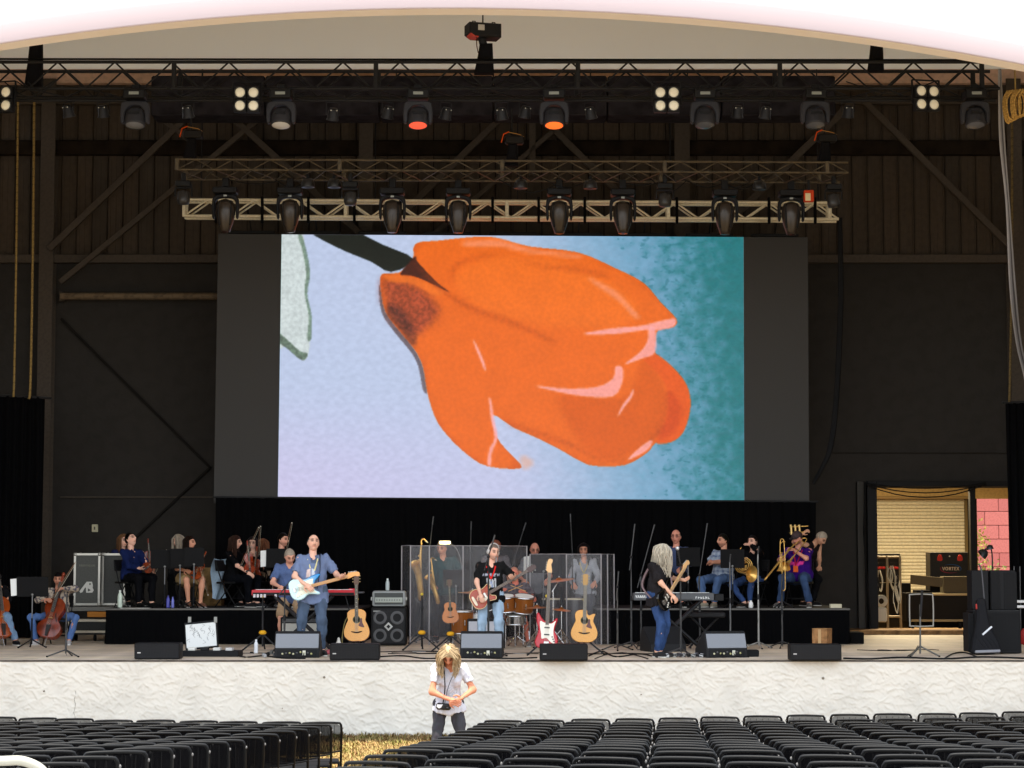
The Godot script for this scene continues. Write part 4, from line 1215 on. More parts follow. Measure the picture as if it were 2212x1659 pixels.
func place_risers() -> void:
	var vel := mat(Color(0.03, 0.03, 0.034), 0.95)
	for k in 2:
		var l := onz([227, 1290][k], 38.15, STAGE)
		var r := onz([775, 1836][k], 38.15, STAGE)
		var d := 3.2
		var w := r.x - l.x
		var t := thing("riser", ["black skirted platform under the string players", "black skirted platform under the horn players"][k], "platform", Vector3((l.x + r.x) * 0.5, STAGE, -38.15))
		put(t, "deck", Geo.new().box(Vector3(0, 0.6, -d * 0.5), Vector3(w, 0.045, d), 0.008), mat(Color(0.15, 0.145, 0.14), 0.7, 0.0, "mottle", 0.8))
		put(t, "edge_trim", Geo.new().box(Vector3(0, 0.606, 0.008), Vector3(w + 0.02, 0.03, 0.014), 0.004), mat(Color(0.38, 0.37, 0.35), 0.5))
		for s in [-1, 1]:
			for q in 3: rod(t, "leg", Vector3(s * (w * 0.5 - 0.12), 0, -0.2 - q * 1.35), Vector3(s * (w * 0.5 - 0.12), 0.58, -0.2 - q * 1.35), 0.03, mat(Color(0.4, 0.4, 0.4), 0.4, 0.5))
		var folds := int(w * 8)
		put(t, "skirt", Geo.new().sheet(folds * 4, 3, func(u, v):
			var q: float = 0.012 * sin(u * folds * TAU) * (0.3 + v) + 0.012 * wob.get_noise_2d(u * 300.0, v * 4.0)
			return Vector3(-w * 0.5 + w * u, 0.585 - 0.58 * v, 0.0 + q - 0.02)), vel)
		for s in [-1, 1]:
			put(t, "side_skirt", Geo.new().sheet(60, 2, func(u, v):
				return Vector3(s * (w * 0.5 - 0.01 + 0.03 * v + 0.01 * sin(u * 90.0)), 0.585 - 0.58 * v, -0.04 - (d - 0.1) * u)), vel)
	# small step at the end of the right platform
	var p := onz(1848, 38.4, STAGE)
	tag(put(self, numbered("stage_step"), Geo.new().box(Vector3(p.x, STAGE + 0.1, -38.7), Vector3(0.3, 0.2, 0.6), 0.01), mat(Color(0.06, 0.06, 0.06), 0.8)), "low black step box at the end of the horn players' platform", "step")

# ---------------------------------------------------------------- people
func bend(a: Vector3, c: Vector3, l1: float, l2: float, pole: Vector3) -> Array:      # [elbow, reached end] of a two bone limb
	var d := c - a
	var l := clampf(d.length(), 0.08, l1 + l2 - 0.006)
	var dir := d.normalized()
	var x := (l1 * l1 - l2 * l2 + l * l) / (2.0 * l)
	var hh := sqrt(maxf(l1 * l1 - x * x, 0.0))
	var p := pole - dir * pole.dot(dir)
	p = p.normalized() if p.length() > 0.01 else Vector3(0, -1, 0)
	return [a + dir * x + p * hh, a + dir * l]

func add_hand(g: Geo, w: Vector3, dir: Vector3, palm: Vector3, side: float, curl: float) -> void:
	var d := dir.normalized()
	var m := (palm - d * palm.dot(d)).normalized()
	var s := m.cross(d).normalized()
	g.ball(w + d * 0.045, Vector3(0.04, 0.055, 0.019), 10, Basis(s, d, m))
	for k in 4:
		var p := w + d * 0.085 + s * (-0.03 + 0.02 * k)
		var pts := [p]
		var a := 0.15
		for q in 3:
			a += curl * [0.6, 1.0, 0.8][q]
			p = p + (d * cos(a) + m * sin(a)) * [0.042, 0.027, 0.021][q] * [0.92, 1.0, 0.97, 0.8][k]
			pts.append(p)
		g.tube(pts, [0.0105, 0.0098, 0.0088, 0.007], 6)
	var b := w + d * 0.02 + s * side * 0.034
	g.tube([b, b + (s * side * 0.75 + d * 0.65 + m * 0.25) * 0.042, b + (s * side * 0.7 + d * 1.3 + m * 0.7) * 0.05], [0.013, 0.011, 0.008], 6)

func head_dir(a: int, b: int, na: int, nb: int) -> Vector3:
	var th := PI * b / nb
	var an := TAU * a / na
	return Vector3(sin(th) * sin(an), cos(th), sin(th) * cos(an))

func head_point(n: Vector3) -> Vector3:
	var p := n * Vector3(0.08, 0.122, 0.102)
	if n.y < 0.0:
		p.x *= 1.0 - 0.3 * pow(-n.y, 1.6)
		if n.z < 0.0: p.z *= 1.0 - 0.55 * -n.y
	if p.z > 0.0:
		p.z += 0.026 * exp(-pow(p.x / 0.015, 2) - pow((p.y + 0.016) / 0.026, 2)) + 0.008 * exp(-pow(p.x / 0.013, 2) - pow((p.y - 0.015) / 0.025, 2))
		p.z += 0.012 * exp(-pow(p.x / 0.032, 2) - pow((p.y + 0.1) / 0.022, 2)) + 0.006 * exp(-pow(p.x / 0.05, 2) - pow((p.y - 0.034) / 0.012, 2))
		p.z -= 0.011 * exp(-pow((absf(p.x) - 0.032) / 0.014, 2) - pow((p.y - 0.013) / 0.013, 2))
		p.z += 0.006 * exp(-pow(p.x / 0.022, 2) - pow((p.y + 0.064) / 0.012, 2))
	return p

func add_head(g: Geo, c: Vector3, b: Basis, o: Dictionary) -> void:
	var skin: Color = lin(o.skin)
	var brow: Color = lin(o.get("brow", Color(0.2, 0.14, 0.1)))
	var beard: Color = lin(o.get("beard", o.skin))
	var bl: float = o.get("beard_amount", 0.0)
	var na := 44
	var nb := 34
	var base := g.v.size()
	for k in nb + 1:
		for a in na:
			var n := head_dir(a, k, na, nb)
			var p := head_point(n)
			var col := skin * (1.0 + 0.05 * wob.get_noise_3d(p.x * 400, p.y * 400, p.z * 400))
			if p.z > 0.0:
				var e := exp(-pow((absf(p.x) - 0.033) / 0.017, 2) - pow((p.y - 0.012) / 0.0105, 2))
				col = col.lerp(Color(0.02, 0.015, 0.012), clampf(e * 1.4, 0, 0.92))
				col = col.lerp(brow, clampf(1.2 * exp(-pow((absf(p.x) - 0.034) / 0.023, 2) - pow((p.y - 0.037) / 0.0095, 2)), 0, 0.9))
				col = col.lerp(skin * Color(0.55, 0.28, 0.27), clampf(1.3 * exp(-pow(p.x / 0.028, 2) - pow((p.y + 0.065) / 0.0095, 2)), 0, 0.85))
				if o.get("smile", false): col = col.lerp(Color(0.7, 0.65, 0.6), clampf(1.3 * exp(-pow(p.x / 0.02, 2) - pow((p.y + 0.062) / 0.005, 2)), 0, 0.9))
				col = col.lerp(skin * Color(1.0, 0.72, 0.66), 0.35 * exp(-pow((absf(p.x) - 0.045) / 0.02, 2) - pow((p.y + 0.03) / 0.022, 2)))
			if bl > 0.0 and p.z > -0.01 and p.y < -0.035:
				var q := smoothstep(-0.035, -0.055, p.y)
				if o.get("goatee", false): q *= exp(-pow(p.x / 0.03, 2))
				if absf(p.x) < 0.02 and absf(p.y + 0.065) < 0.006: q *= 0.3
				col = col.lerp(beard, q * bl)
			if o.get("moustache", false) and p.z > 0.0: col = col.lerp(beard, clampf(1.3 * exp(-pow(p.x / 0.024, 2) - pow((p.y + 0.048) / 0.008, 2)), 0, 0.9))
			g.tint = col
			g.pt(c + b * p, (b * (n / Vector3(0.077, 0.118, 0.098))).normalized())
	var first := base
	for k in nb:
		for a in na:
			g.quad(first + k * na + a, first + k * na + (a + 1) % na, first + (k + 1) * na + (a + 1) % na, first + (k + 1) * na + a)
	# normals from the faces
	var acc := PackedVector3Array()
	acc.resize(g.v.size() - first)
	for k in nb:
		for a in na:
			var q := [first + k * na + a, first + k * na + (a + 1) % na, first + (k + 1) * na + (a + 1) % na, first + (k + 1) * na + a]
			var m := (g.v[q[2]] - g.v[q[0]]).cross(g.v[q[3]] - g.v[q[1]])
			if m.dot(g.n[q[0]]) < 0: m = -m
			for w in q: acc[w - first] += m
	for k in acc.size():
		if acc[k].length() > 1e-9: g.n[first + k] = acc[k].normalized()
	g.tint = skin * 0.95
	for s in [-1, 1]: g.ball(c + b * Vector3(s * 0.079, -0.004, -0.008), Vector3(0.009, 0.03, 0.018), 8, b)
	g.tint = Color(1, 1, 1)

func add_hair(t: Node3D, c: Vector3, b: Basis, o: Dictionary) -> void:
	var style: String = o.get("hair", "short")
	if style == "none": return
	var g := Geo.new()
	g.colored = true
	var hc: Color = lin(o.hair_color)
	var na := 36
	var nb := 26
	var idx := {}
	var th: float = {"short": 0.09, "buzz": 0.035, "fringe": 0.05, "long": 0.08, "bun": 0.07, "full": 0.09}.get(style, 0.09)
	for k in nb + 1:
		for a in na:
			var n := head_dir(a, k, na, nb)
			var front: float = o.get("hairline", 0.5)
			var low: float = -0.45 if style in ["short", "buzz", "fringe"] else -0.75
			var line := lerpf(low, front, smoothstep(-0.25, 0.72, n.z))
			var over := n.y - line
			if style == "fringe": over = minf(over, 0.5 - n.y)
			if over < 0.0: continue
			var q := 1.0 + th * smoothstep(0.0, 0.25, over) * (1.0 + 0.5 * wob.get_noise_3d(n.x * 30, n.y * 30, n.z * 30 + 100))
			var st := wob.get_noise_3d(n.x * 120, n.y * 16, n.z * 120)
			g.tint = hc * (1.0 + 0.45 * st)
			idx[k * na + a] = g.pt(c + b * (head_point(n) * q), (b * n).normalized())
	for k in nb:
		for a in na:
			var q := [k * na + a, k * na + (a + 1) % na, (k + 1) * na + (a + 1) % na, (k + 1) * na + a]
			if idx.has(q[0]) and idx.has(q[1]) and idx.has(q[2]) and idx.has(q[3]): g.quad(idx[q[0]], idx[q[1]], idx[q[2]], idx[q[3]])
	if style == "long" or style == "full":
		var r := RandomNumberGenerator.new()
		r.seed = o.get("seed", 5)
		var ln: float = o.get("hair_len", 0.3)
		var reach: float = o.get("hair_reach", 2.1)
		for k in 210:
			var an := r.randf_range(-reach, reach)
			var y0 := r.randf_range(0.0, 0.128)
			var d0 := Vector3(sin(an), 0, -cos(an))
			if k % 4 == 0:
				an = r.randf_range(reach, PI) * (1.0 if r.randf() < 0.5 else -1.0)
				y0 = r.randf_range(0.075, 0.13)
				d0 = Vector3(sin(an), 0, -cos(an))
				an = signf(an) * reach * r.randf_range(0.9, 1.05)
			var d := Vector3(sin(an), 0, -cos(an))
			var up := sqrt(maxf(0.05, 1.0 - pow(y0 / 0.135, 2)))
			var p0 := Vector3(d0.x * 0.086, y0, d0.z * 0.106) * Vector3(up, 1, up)
			var fl := r.randf_range(1.0, 1.35) if style == "full" else r.randf_range(0.95, 1.15)
			var l := ln * r.randf_range(0.75, 1.1)
			var wv := Vector3(r.randf_range(-1, 1), 0, r.randf_range(-1, 1)) * (0.04 if style == "full" else 0.014)
			var wv2 := Vector3(r.randf_range(-1, 1), 0, r.randf_range(-1, 1)) * (0.026 if style == "full" else 0.006)
			var pts := curve3([p0, Vector3(d.x * 0.094 * fl, minf(0.055, y0 * 0.6), d.z * 0.112 * fl), Vector3(d.x * 0.1 * fl, -0.02, d.z * 0.112 * fl) + wv2, Vector3(d.x * 0.1 * fl, -0.02 - l * 0.5, d.z * 0.115 * fl) + wv, Vector3(d.x * 0.085 * fl, -0.02 - l, d.z * 0.11 * fl) - wv * 0.7], 3)
			var w := []
			for p in pts: w.append(c + (b * p if p.y > -0.04 else b * Vector3(p.x, -0.04, p.z) + Vector3(0, p.y + 0.04, 0)))
			var rr := []
			for q in w.size(): rr.append(lerpf(0.0105, 0.003, pow(float(q) / (w.size() - 1), 1.5)))
			g.tint = hc * r.randf_range(0.6, 1.25)
			g.tube(w, rr, 5, true, 0.6)
	if style == "bun":
		g.tint = hc * 0.9
		g.ball(c + b * Vector3(0, 0.06, -0.115), Vector3(0.045, 0.045, 0.04), 10)
	put(t, "hair", g, paint_mat(0.55))

func person(label: String, where: Vector3, yaw: float, o: Dictionary) -> Node3D:
	var t := thing("person", label, "person", where, yaw)
	var sc: float = o.get("h", 1.75) / 1.75
	t.scale = Vector3(sc, sc, sc)
	var sit: bool = o.get("sit", false)
	var gi: float = o.get("girth", 1.0)
	var fem: bool = o.get("fem", false)
	var P: Vector3 = o.get("hip", Vector3(0, 0.52, 0) if sit else Vector3(0, 0.93, 0))
	var le: Vector3 = o.get("lean", Vector3.ZERO)
	var B := Basis.from_euler(le * PI / 180.0)
	var sw := (0.155 if fem else 0.178) * (0.85 + 0.15 * gi)
	var S := {}
	var E := {}
	var W := {}
	var Hj := {}
	var K := {}
	var A := {}
	var dl: Vector3 = o.get("hl", Vector3(-0.24, 0.82, 0.08))
	var dr: Vector3 = o.get("hr", Vector3(0.24, 0.82, 0.08))
	for s in [-1, 1]:
		S[s] = P + B * Vector3(s * sw, 0.448, -0.01)
		var tgt := dl if s < 0 else dr
		var r := bend(S[s], tgt, 0.285, 0.255, o.get("el" if s < 0 else "er", Vector3(s * 0.6, -0.7, -0.6)))
		E[s] = r[0]; W[s] = r[1]
		Hj[s] = P + Vector3(s * 0.092, -0.01, 0)
		var foot: Vector3 = o.get("fl" if s < 0 else "fr", Vector3(s * 0.13, 0, 0.44) if sit else Vector3(s * 0.12, 0, 0.0))
		r = bend(Hj[s], foot + Vector3(0, 0.085, 0), 0.44, 0.43, o.get("kl" if s < 0 else "kr", Vector3(s * 0.15, 0.25, 1)))
		K[s] = r[0]; A[s] = r[1]
	var hb := Basis.from_euler(o.get("head", Vector3.ZERO) * PI / 180.0, EULER_ORDER_YXZ)
	var nb := P + B * Vector3(0, 0.5, -0.01)
	var hc := nb + B * Vector3(0, 0.045, 0.0) + hb * Vector3(0, 0.125, 0.028)
	# body: one surface from head to feet
	var skin: Color = lin(o.skin)
	var g := Geo.new()
	g.colored = true
	g.tint = skin
	var f := Flesh.new()
	f.h = 0.023
	f.k = 0.035
	f.bone(P + B * Vector3(0, 0.4, -0.01), hc - hb * Vector3(0, 0.045, 0.02), 0.058, 0.053)
	var lw := 0.76 if o.get("leg", 2) == 2 else 1.0
	for s in [-1, 1]:
		f.bone(P + Vector3(s * 0.045, 0.02, 0), P + B * Vector3(s * 0.045, 0.35, 0), 0.062 if fem else 0.08, 0.062 if fem else 0.08)
		f.bone(P + B * Vector3(s * 0.03, 0.44, 0), S[s], 0.045, 0.04)
		f.bone(S[s], E[s], 0.042 * gi, 0.038)
		f.bone(E[s], W[s], 0.04, 0.027)
		f.bone(Hj[s], K[s], 0.08 * lw, 0.053 * lw)
		f.bone(K[s], lerp(K[s], A[s], 0.3), 0.05 * lw, 0.053 * lw)
		f.bone(lerp(K[s], A[s], 0.3), A[s], 0.053 * lw, 0.033)
		f.bone(A[s], A[s] + Vector3(s * 0.02, -0.045, 0.1), 0.034, 0.028)
	f.build(g, func(_p): return skin)
	g.tint = skin
	for s in [-1, 1]:
		var pm: Vector3 = o.get("pl" if s < 0 else "pr", Vector3(-s * 0.6, -0.7, -0.2))
		add_hand(g, W[s] - (W[s] - E[s]).normalized() * 0.012, (W[s] - E[s]).normalized() + o.get("wl" if s < 0 else "wr", Vector3.ZERO), pm, -s if pm.dot(Vector3(0, 1, 0)) < 0 else s, o.get("curl", 0.45))
	add_head(g, hc, hb, o)
	var sm := paint_mat(0.55)
	put(t, "body", g, sm)
	add_hair(t, hc, hb, o)
	# clothing
	var gs := Geo.new()
	f = Flesh.new()
	f.h = o.get("cell", 0.021)
	f.k = 0.045
	var sl: int = o.get("sleeve", 1)
	var hem: float = o.get("hem", -0.03 if sit else -0.13)
	for s in [-1, 1]:
		if fem:
			f.bone(P + B * Vector3(s * 0.035, 0.17, 0.0), P + Vector3(s * 0.07, hem, 0), 0.092 * gi, 0.14 * gi, 1)
			f.bone(P + B * Vector3(s * 0.035, 0.17, 0.0), P + B * Vector3(s * 0.055, 0.36, 0.005), 0.088 * gi, 0.09 * gi)
			f.bone(P + B * Vector3(s * 0.068, 0.33, 0.055), P + B * Vector3(s * 0.06, 0.36, 0.03), 0.052, 0.052)
		else:
			f.bone(P + B * Vector3(s * 0.068, 0.36, 0), P + Vector3(s * 0.075, hem, 0), 0.105 * (0.5 + 0.5 * gi), 0.132 * gi, 1)
		f.bone(P + B * Vector3(s * 0.04, 0.455, -0.005), S[s] + Vector3(0, -0.008, 0), 0.056, 0.056 if sl > 0 else 0.036)
		if sl == 1: f.bone(S[s], lerp(S[s], E[s], o.get("sleeve_len", 0.72)), 0.056, 0.068 if not fem else 0.056, 1)
		if sl == 2:
			f.bone(S[s], E[s], 0.057, 0.05)
			f.bone(E[s], lerp(E[s], W[s], o.get("cuff", 0.94)), 0.052, 0.04, 1)
	if o.has("belly"): f.bone(P + B * Vector3(0, 0.06, 0.05), P + B * Vector3(0, 0.2, 0.06), 0.13 * o.belly, 0.11 * o.belly)
	var shirt: Color = o.shirt
	if o.has("print"):
		gs.colored = true
		var pr: Callable = o.print
		var inv := B.inverse()
		var base := lin(shirt)
		f.build(gs, func(p): return pr.call(inv * (p - P), base), 0.036, wob)
		put(t, "shirt", gs, paint_mat(0.92))
	else:
		f.build(gs, null, 0.036, wob)
		put(t, "shirt", gs, cloth_mat(shirt))
	var lg: int = o.get("leg", 2)
	if lg > 0:
		var gt := Geo.new()
		f = Flesh.new()
		f.h = o.get("cell", 0.021)
		f.k = 0.03
		var pv := (0.1 if fem else 0.112) * gi
		f.bone(Hj[-1] + Vector3(0, 0.02, 0), Hj[1] + Vector3(0, 0.02, 0), pv, pv)
		var slim: float = o.get("slim", 1.0)
		for s in [-1, 1]:
			if lg == 2:
				f.bone(Hj[s], K[s], 0.1 * (0.5 + 0.5 * gi) * slim, 0.069 * slim)
				f.bone(K[s], lerp(K[s], A[s], 0.97), 0.069 * slim, 0.056 * slim, 1)
			else:
				f.bone(Hj[s], lerp(Hj[s], K[s], o.get("short_len", 0.9)), 0.104 * (0.5 + 0.5 * gi), 0.092, 1)
		var fade: float = o.get("fade", 0.0)
		if fade > 0.0:
			gt.colored = true
			var tc := lin(o.trousers)
			f.build(gt, func(p): return tc * (1.0 + fade * wob.get_noise_3d(p.x * 30.0, p.y * 14.0, p.z * 30.0 + 40.0)), 0.027, wob)
			put(t, o.get("legwear", "trousers"), gt, paint_mat(0.9))
		else:
			f.build(gt, null, 0.027, wob)
			put(t, o.get("legwear", "trousers"), gt, cloth_mat(o.trousers))
	if o.get("skirt", false):
		var gk := Geo.new()
		f = Flesh.new()
		f.k = 0.06
		f.bone(Hj[-1], Hj[1], 0.13, 0.13)
		for s in [-1, 1]: f.bone(Hj[s], lerp(Hj[s], K[s], 0.8), 0.12, 0.1, 1)
		f.bone(lerp(Hj[-1], K[-1], 0.4), lerp(Hj[1], K[1], 0.4), 0.1, 0.1)
		f.build(gk, null, 0.014, wob)
		put(t, "skirt", gk, cloth_mat(o.trousers))
	if o.has("shoes"):
		for s in [-1, 1]:
			var dirf: Vector3 = o.get("toel" if s < 0 else "toer", Vector3(s * 0.25, 0, 1)).normalized()
			var a: Vector3 = A[s]
			var y0 := a.y - 0.085
			var q := Geo.new()
			var cpts := [a + dirf * -0.075 + Vector3(0, -0.04, 0), a + dirf * -0.04 + Vector3(0, -0.035, 0), a + dirf * 0.05 + Vector3(0, -0.042, 0), a + dirf * 0.13 + Vector3(0, -0.05, 0), a + dirf * 0.185 + Vector3(0, -0.056, 0), a + dirf * 0.2 + Vector3(0, -0.06, 0)]
			q.tube(cpts, [0.025, 0.046, 0.049, 0.046, 0.034, 0.012], 10)
			for k in q.v.size():
				if q.v[k].y < y0 + 0.012: q.v[k] = Vector3(q.v[k].x, y0 + 0.012, q.v[k].z)
			put(t, "shoe", q, mat(o.shoes, 0.6, 0.0, "cloth", 0.2))
			var sole := Geo.new()
			var sb := Basis(Vector3.UP.cross(dirf), Vector3.UP, dirf)
			sole.prism(curve([Vector2(-0.034, -0.08), Vector2(0.034, -0.08), Vector2(0.046, 0.08), Vector2(0.03, 0.19), Vector2(-0.03, 0.19), Vector2(-0.046, 0.08)], 3), 0.0, 0.016, 0.004, Transform3D(Basis(sb.x, sb.z, -sb.y), Vector3(a.x, y0 + 0.016, a.z)))
			put(t, "sole", sole, mat(o.get("soles", Color(0.8, 0.79, 0.76)), 0.7))
	t.set_meta("head_c", hc); t.set_meta("head_b", hb)
	t.set_meta("wl", W[-1]); t.set_meta("wr", W[1])
	t.set_meta("neck", nb); t.set_meta("lean", B); t.set_meta("hips", P)
	return t

func clean(t: Node) -> void:
	for k in ["head_c", "head_b", "wl", "wr", "neck", "lean", "hips"]:
		if t.has_meta(k): t.remove_meta(k)

func lanyard(t: Node3D, c: Color, drop := 0.3, front := 0.0, card := Color(0, 0, 0, 0)) -> void:
	var n: Vector3 = t.get_meta("neck")
	var B: Basis = t.get_meta("lean")
	var m := mat(c, 0.7)
	var low := n + B * Vector3(0.0, -drop, 0.14 + front)
	for s in [-1, 1]:
		put(t, "lanyard", Geo.new().tube([n + B * Vector3(s * 0.055, 0.0, -0.05), n + B * Vector3(s * 0.075, 0.0, 0.02), n + B * Vector3(s * 0.07, -0.07, 0.1), n + B * Vector3(s * 0.05, -0.14, 0.128), low], 0.013, 5, true, 0.5), m)
	if card.a > 0.0: put(t, "pass_card", Geo.new().box(low + B * Vector3(0, -0.06, 0.01), Vector3(0.085, 0.11, 0.008), 0.003, B), mat(card, 0.5))

func glasses(t: Node3D, c: Color) -> void:
	var hc: Vector3 = t.get_meta("head_c")
	var b: Basis = t.get_meta("head_b")
	var g := Geo.new()
	for s in [-1, 1]:
		var pts := []
		for k in 13: pts.append(hc + b * Vector3(s * 0.033 + 0.026 * cos(TAU * k / 12), 0.01 + 0.019 * sin(TAU * k / 12), 0.102))
		g.tube(pts, 0.003, 5)
		g.tube([hc + b * Vector3(s * 0.059, 0.014, 0.1), hc + b * Vector3(s * 0.08, 0.014, 0.0)], 0.003, 5)
	g.tube([hc + b * Vector3(-0.008, 0.012, 0.108), hc + b * Vector3(0.008, 0.012, 0.108)], 0.003, 5)
	put(t, "glasses", g, mat(c, 0.4))

func cap_hat(t: Node3D, c: Color, brim: Color) -> void:
	var hc: Vector3 = t.get_meta("head_c")
	var b: Basis = t.get_meta("head_b")
	var g := Geo.new()
	var na := 24
	var rings := []
	for k in 9:
		var ring := []
		for a in na:
			var th := 0.5 * PI * k / 8.0
			var an := TAU * a / na
			var n := Vector3(sin(th) * sin(an), cos(th), sin(th) * cos(an))
			ring.append(g.pt(hc + b * (n * Vector3(0.092, 0.105, 0.112) + Vector3(0, 0.035, 0)), b * n))
		rings.append(ring)
	for k in 8:
		for a in na: g.quad(rings[k][a], rings[k][(a + 1) % na], rings[k + 1][(a + 1) % na], rings[k + 1][a])
	var hat := put(t, "cap", g, cloth_mat(c))
	var p := curve([Vector2(-0.08, 0.06), Vector2(-0.07, 0.15), Vector2(0, 0.19), Vector2(0.07, 0.15), Vector2(0.08, 0.06)], 3, false)
	p.append_array(PackedVector2Array([Vector2(0.06, 0.09), Vector2(0.0, 0.1), Vector2(-0.06, 0.09)]))
	put(hat, "brim", Geo.new().prism(p, -0.006, 0.006, 0.002, Transform3D(b * Basis(Vector3(1, 0, 0), Vector3(0, -0.12, 1), Vector3(0, 1, 0.12)), hc + b * Vector3(0, 0.04, 0))), cloth_mat(brim))

# place a thing in the frame of a person (unscaled metres of that person)
func hold(t: Node3D, inst: Node3D, p: Vector3, b: Basis) -> void:
	var tb := Basis.from_euler(Vector3(0, t.rotation.y, 0))
	inst.transform = Transform3D(tb * b, t.transform * p)

# ---------------------------------------------------------------- instruments: neck along +y, face towards +z, origin in the body
func mirror(h: Array) -> Array:
	var o := []
	for p in h: o.append(p)
	for k in range(h.size() - 2, 0, -1): o.append(Vector2(-h[k].x, h[k].y))
	return o

func pegs(t: Node3D, spots: Array, m: Material) -> void:
	for p in spots: put(t, "tuning_peg", Geo.new().ball(p, Vector3(0.011, 0.009, 0.008), 6), m)

func strings(t: Node3D, y0: float, y1: float, w: float, z0: float, z1: float, n: int) -> void:
	var g := Geo.new()
	for k in n:
		var x := -w * 0.5 + w * k / (n - 1)
		g.tube([Vector3(x, y0, z0), Vector3(x * 0.75, y1, z1)], 0.0014, 3, false)
	put(t, "strings", g, mat(Color(0.75, 0.72, 0.65), 0.3, 0.6))

func acoustic(label: String, cut: bool, small: bool, top: Color, side: Color) -> Node3D:
	var t := thing("ukulele" if small else "acoustic_guitar", label, "ukulele" if small else "guitar")
	var h := [Vector2(0, -0.25), Vector2(0.11, -0.243), Vector2(0.185, -0.18), Vector2(0.2, -0.09), Vector2(0.165, 0.015), Vector2(0.137, 0.075), Vector2(0.146, 0.14), Vector2(0.14, 0.2), Vector2(0.085, 0.243), Vector2(0, 0.25)]
	var o := mirror(h)
	if cut:
		o = [Vector2(0, -0.25), Vector2(0.11, -0.243), Vector2(0.19, -0.18), Vector2(0.205, -0.09), Vector2(0.165, 0.015), Vector2(0.137, 0.075), Vector2(0.145, 0.13), Vector2(0.165, 0.185), Vector2(0.13, 0.19), Vector2(0.075, 0.165), Vector2(0.04, 0.19), Vector2(0.03, 0.245), Vector2(-0.085, 0.243), Vector2(-0.14, 0.2), Vector2(-0.146, 0.14), Vector2(-0.137, 0.075), Vector2(-0.165, 0.015), Vector2(-0.205, -0.09), Vector2(-0.19, -0.18), Vector2(-0.11, -0.243)]
	var out := curve(o, 4)
	var wood := mat(top, 0.35, 0.0, "cloth", 0.25)
	put(t, "back_and_sides", Geo.new().prism(out, -0.1, -0.004, 0.004), mat(side, 0.35))
	var sh := PackedVector2Array()
	for p in out: sh.append(p * 0.985)
	put(t, "top", Geo.new().prism(sh, -0.003, 0.003, 0.002), wood)
	put(t, "soundhole", Geo.new().lathe([Vector2(0.0, 0.0), Vector2(0.047, 0.0005)], 20, Transform3D(Basis(Vector3.RIGHT, PI / 2), Vector3(0, 0.085, 0.0045))), mat(Color(0.05, 0.04, 0.03), 0.9))
	put(t, "rosette", Geo.new().lathe([Vector2(0.047, 0.0), Vector2(0.052, 0.0015), Vector2(0.06, 0.001)], 24, Transform3D(Basis(Vector3.RIGHT, PI / 2), Vector3(0, 0.085, 0.004))), mat(Color(0.3, 0.3, 0.2), 0.5))
	put(t, "bridge", Geo.new().prism(curve([Vector2(-0.08, -0.095), Vector2(0.0, -0.105), Vector2(0.08, -0.095), Vector2(0.078, -0.108), Vector2(0.0, -0.127), Vector2(-0.078, -0.108)], 3), 0.003, 0.012, 0.002), mat(Color(0.1, 0.07, 0.05), 0.5))
	if not small: put(t, "pickguard", Geo.new().prism(curve([Vector2(0.06, 0.1), Vector2(0.085, 0.1), Vector2(0.09, 0.04), Vector2(0.12, -0.03), Vector2(0.09, -0.035), Vector2(0.03, -0.01), Vector2(0.045, 0.03)], 3), 0.003, 0.006, 0.001), mat(Color(0.32, 0.11, 0.06), 0.3))
	put(t, "neck", Geo.new().box(Vector3(0, 0.425, -0.012), Vector3(0.055, 0.4, 0.022), 0.008), mat(Color(0.5, 0.32, 0.18), 0.4))
	var fb := put(t, "fingerboard", Geo.new().box(Vector3(0, 0.36, 0.003), Vector3(0.054, 0.53, 0.008), 0.002), mat(Color(0.14, 0.1, 0.08) if not cut else Color(0.42, 0.4, 0.37), 0.5))
	for k in 6: put(fb, "inlay", Geo.new().box(Vector3(0, 0.22 + k * 0.065, 0.0075), Vector3(0.018, 0.009, 0.002), 0.0005), mat(Color(0.8, 0.78, 0.7) if not cut else Color(0.2, 0.16, 0.12), 0.4))
	put(t, "headstock", Geo.new().prism(PackedVector2Array([Vector2(-0.03, 0.615), Vector2(0.03, 0.615), Vector2(0.04, 0.66), Vector2(0.042, 0.79), Vector2(0.0, 0.8), Vector2(-0.042, 0.79), Vector2(-0.04, 0.66)]), -0.02, -0.004, 0.004), mat(Color(0.35, 0.24, 0.16) if not cut else Color(0.66, 0.5, 0.25), 0.4))
	var sp := []
	for k in 3:
		for s in [-1, 1]: sp.append(Vector3(s * 0.055, 0.675 + k * 0.045, -0.01))
	pegs(t, sp, mat(Color(0.75, 0.68, 0.5), 0.3, 0.5))
	strings(t, -0.11, 0.63, 0.048, 0.014, 0.009, 6)
	return t

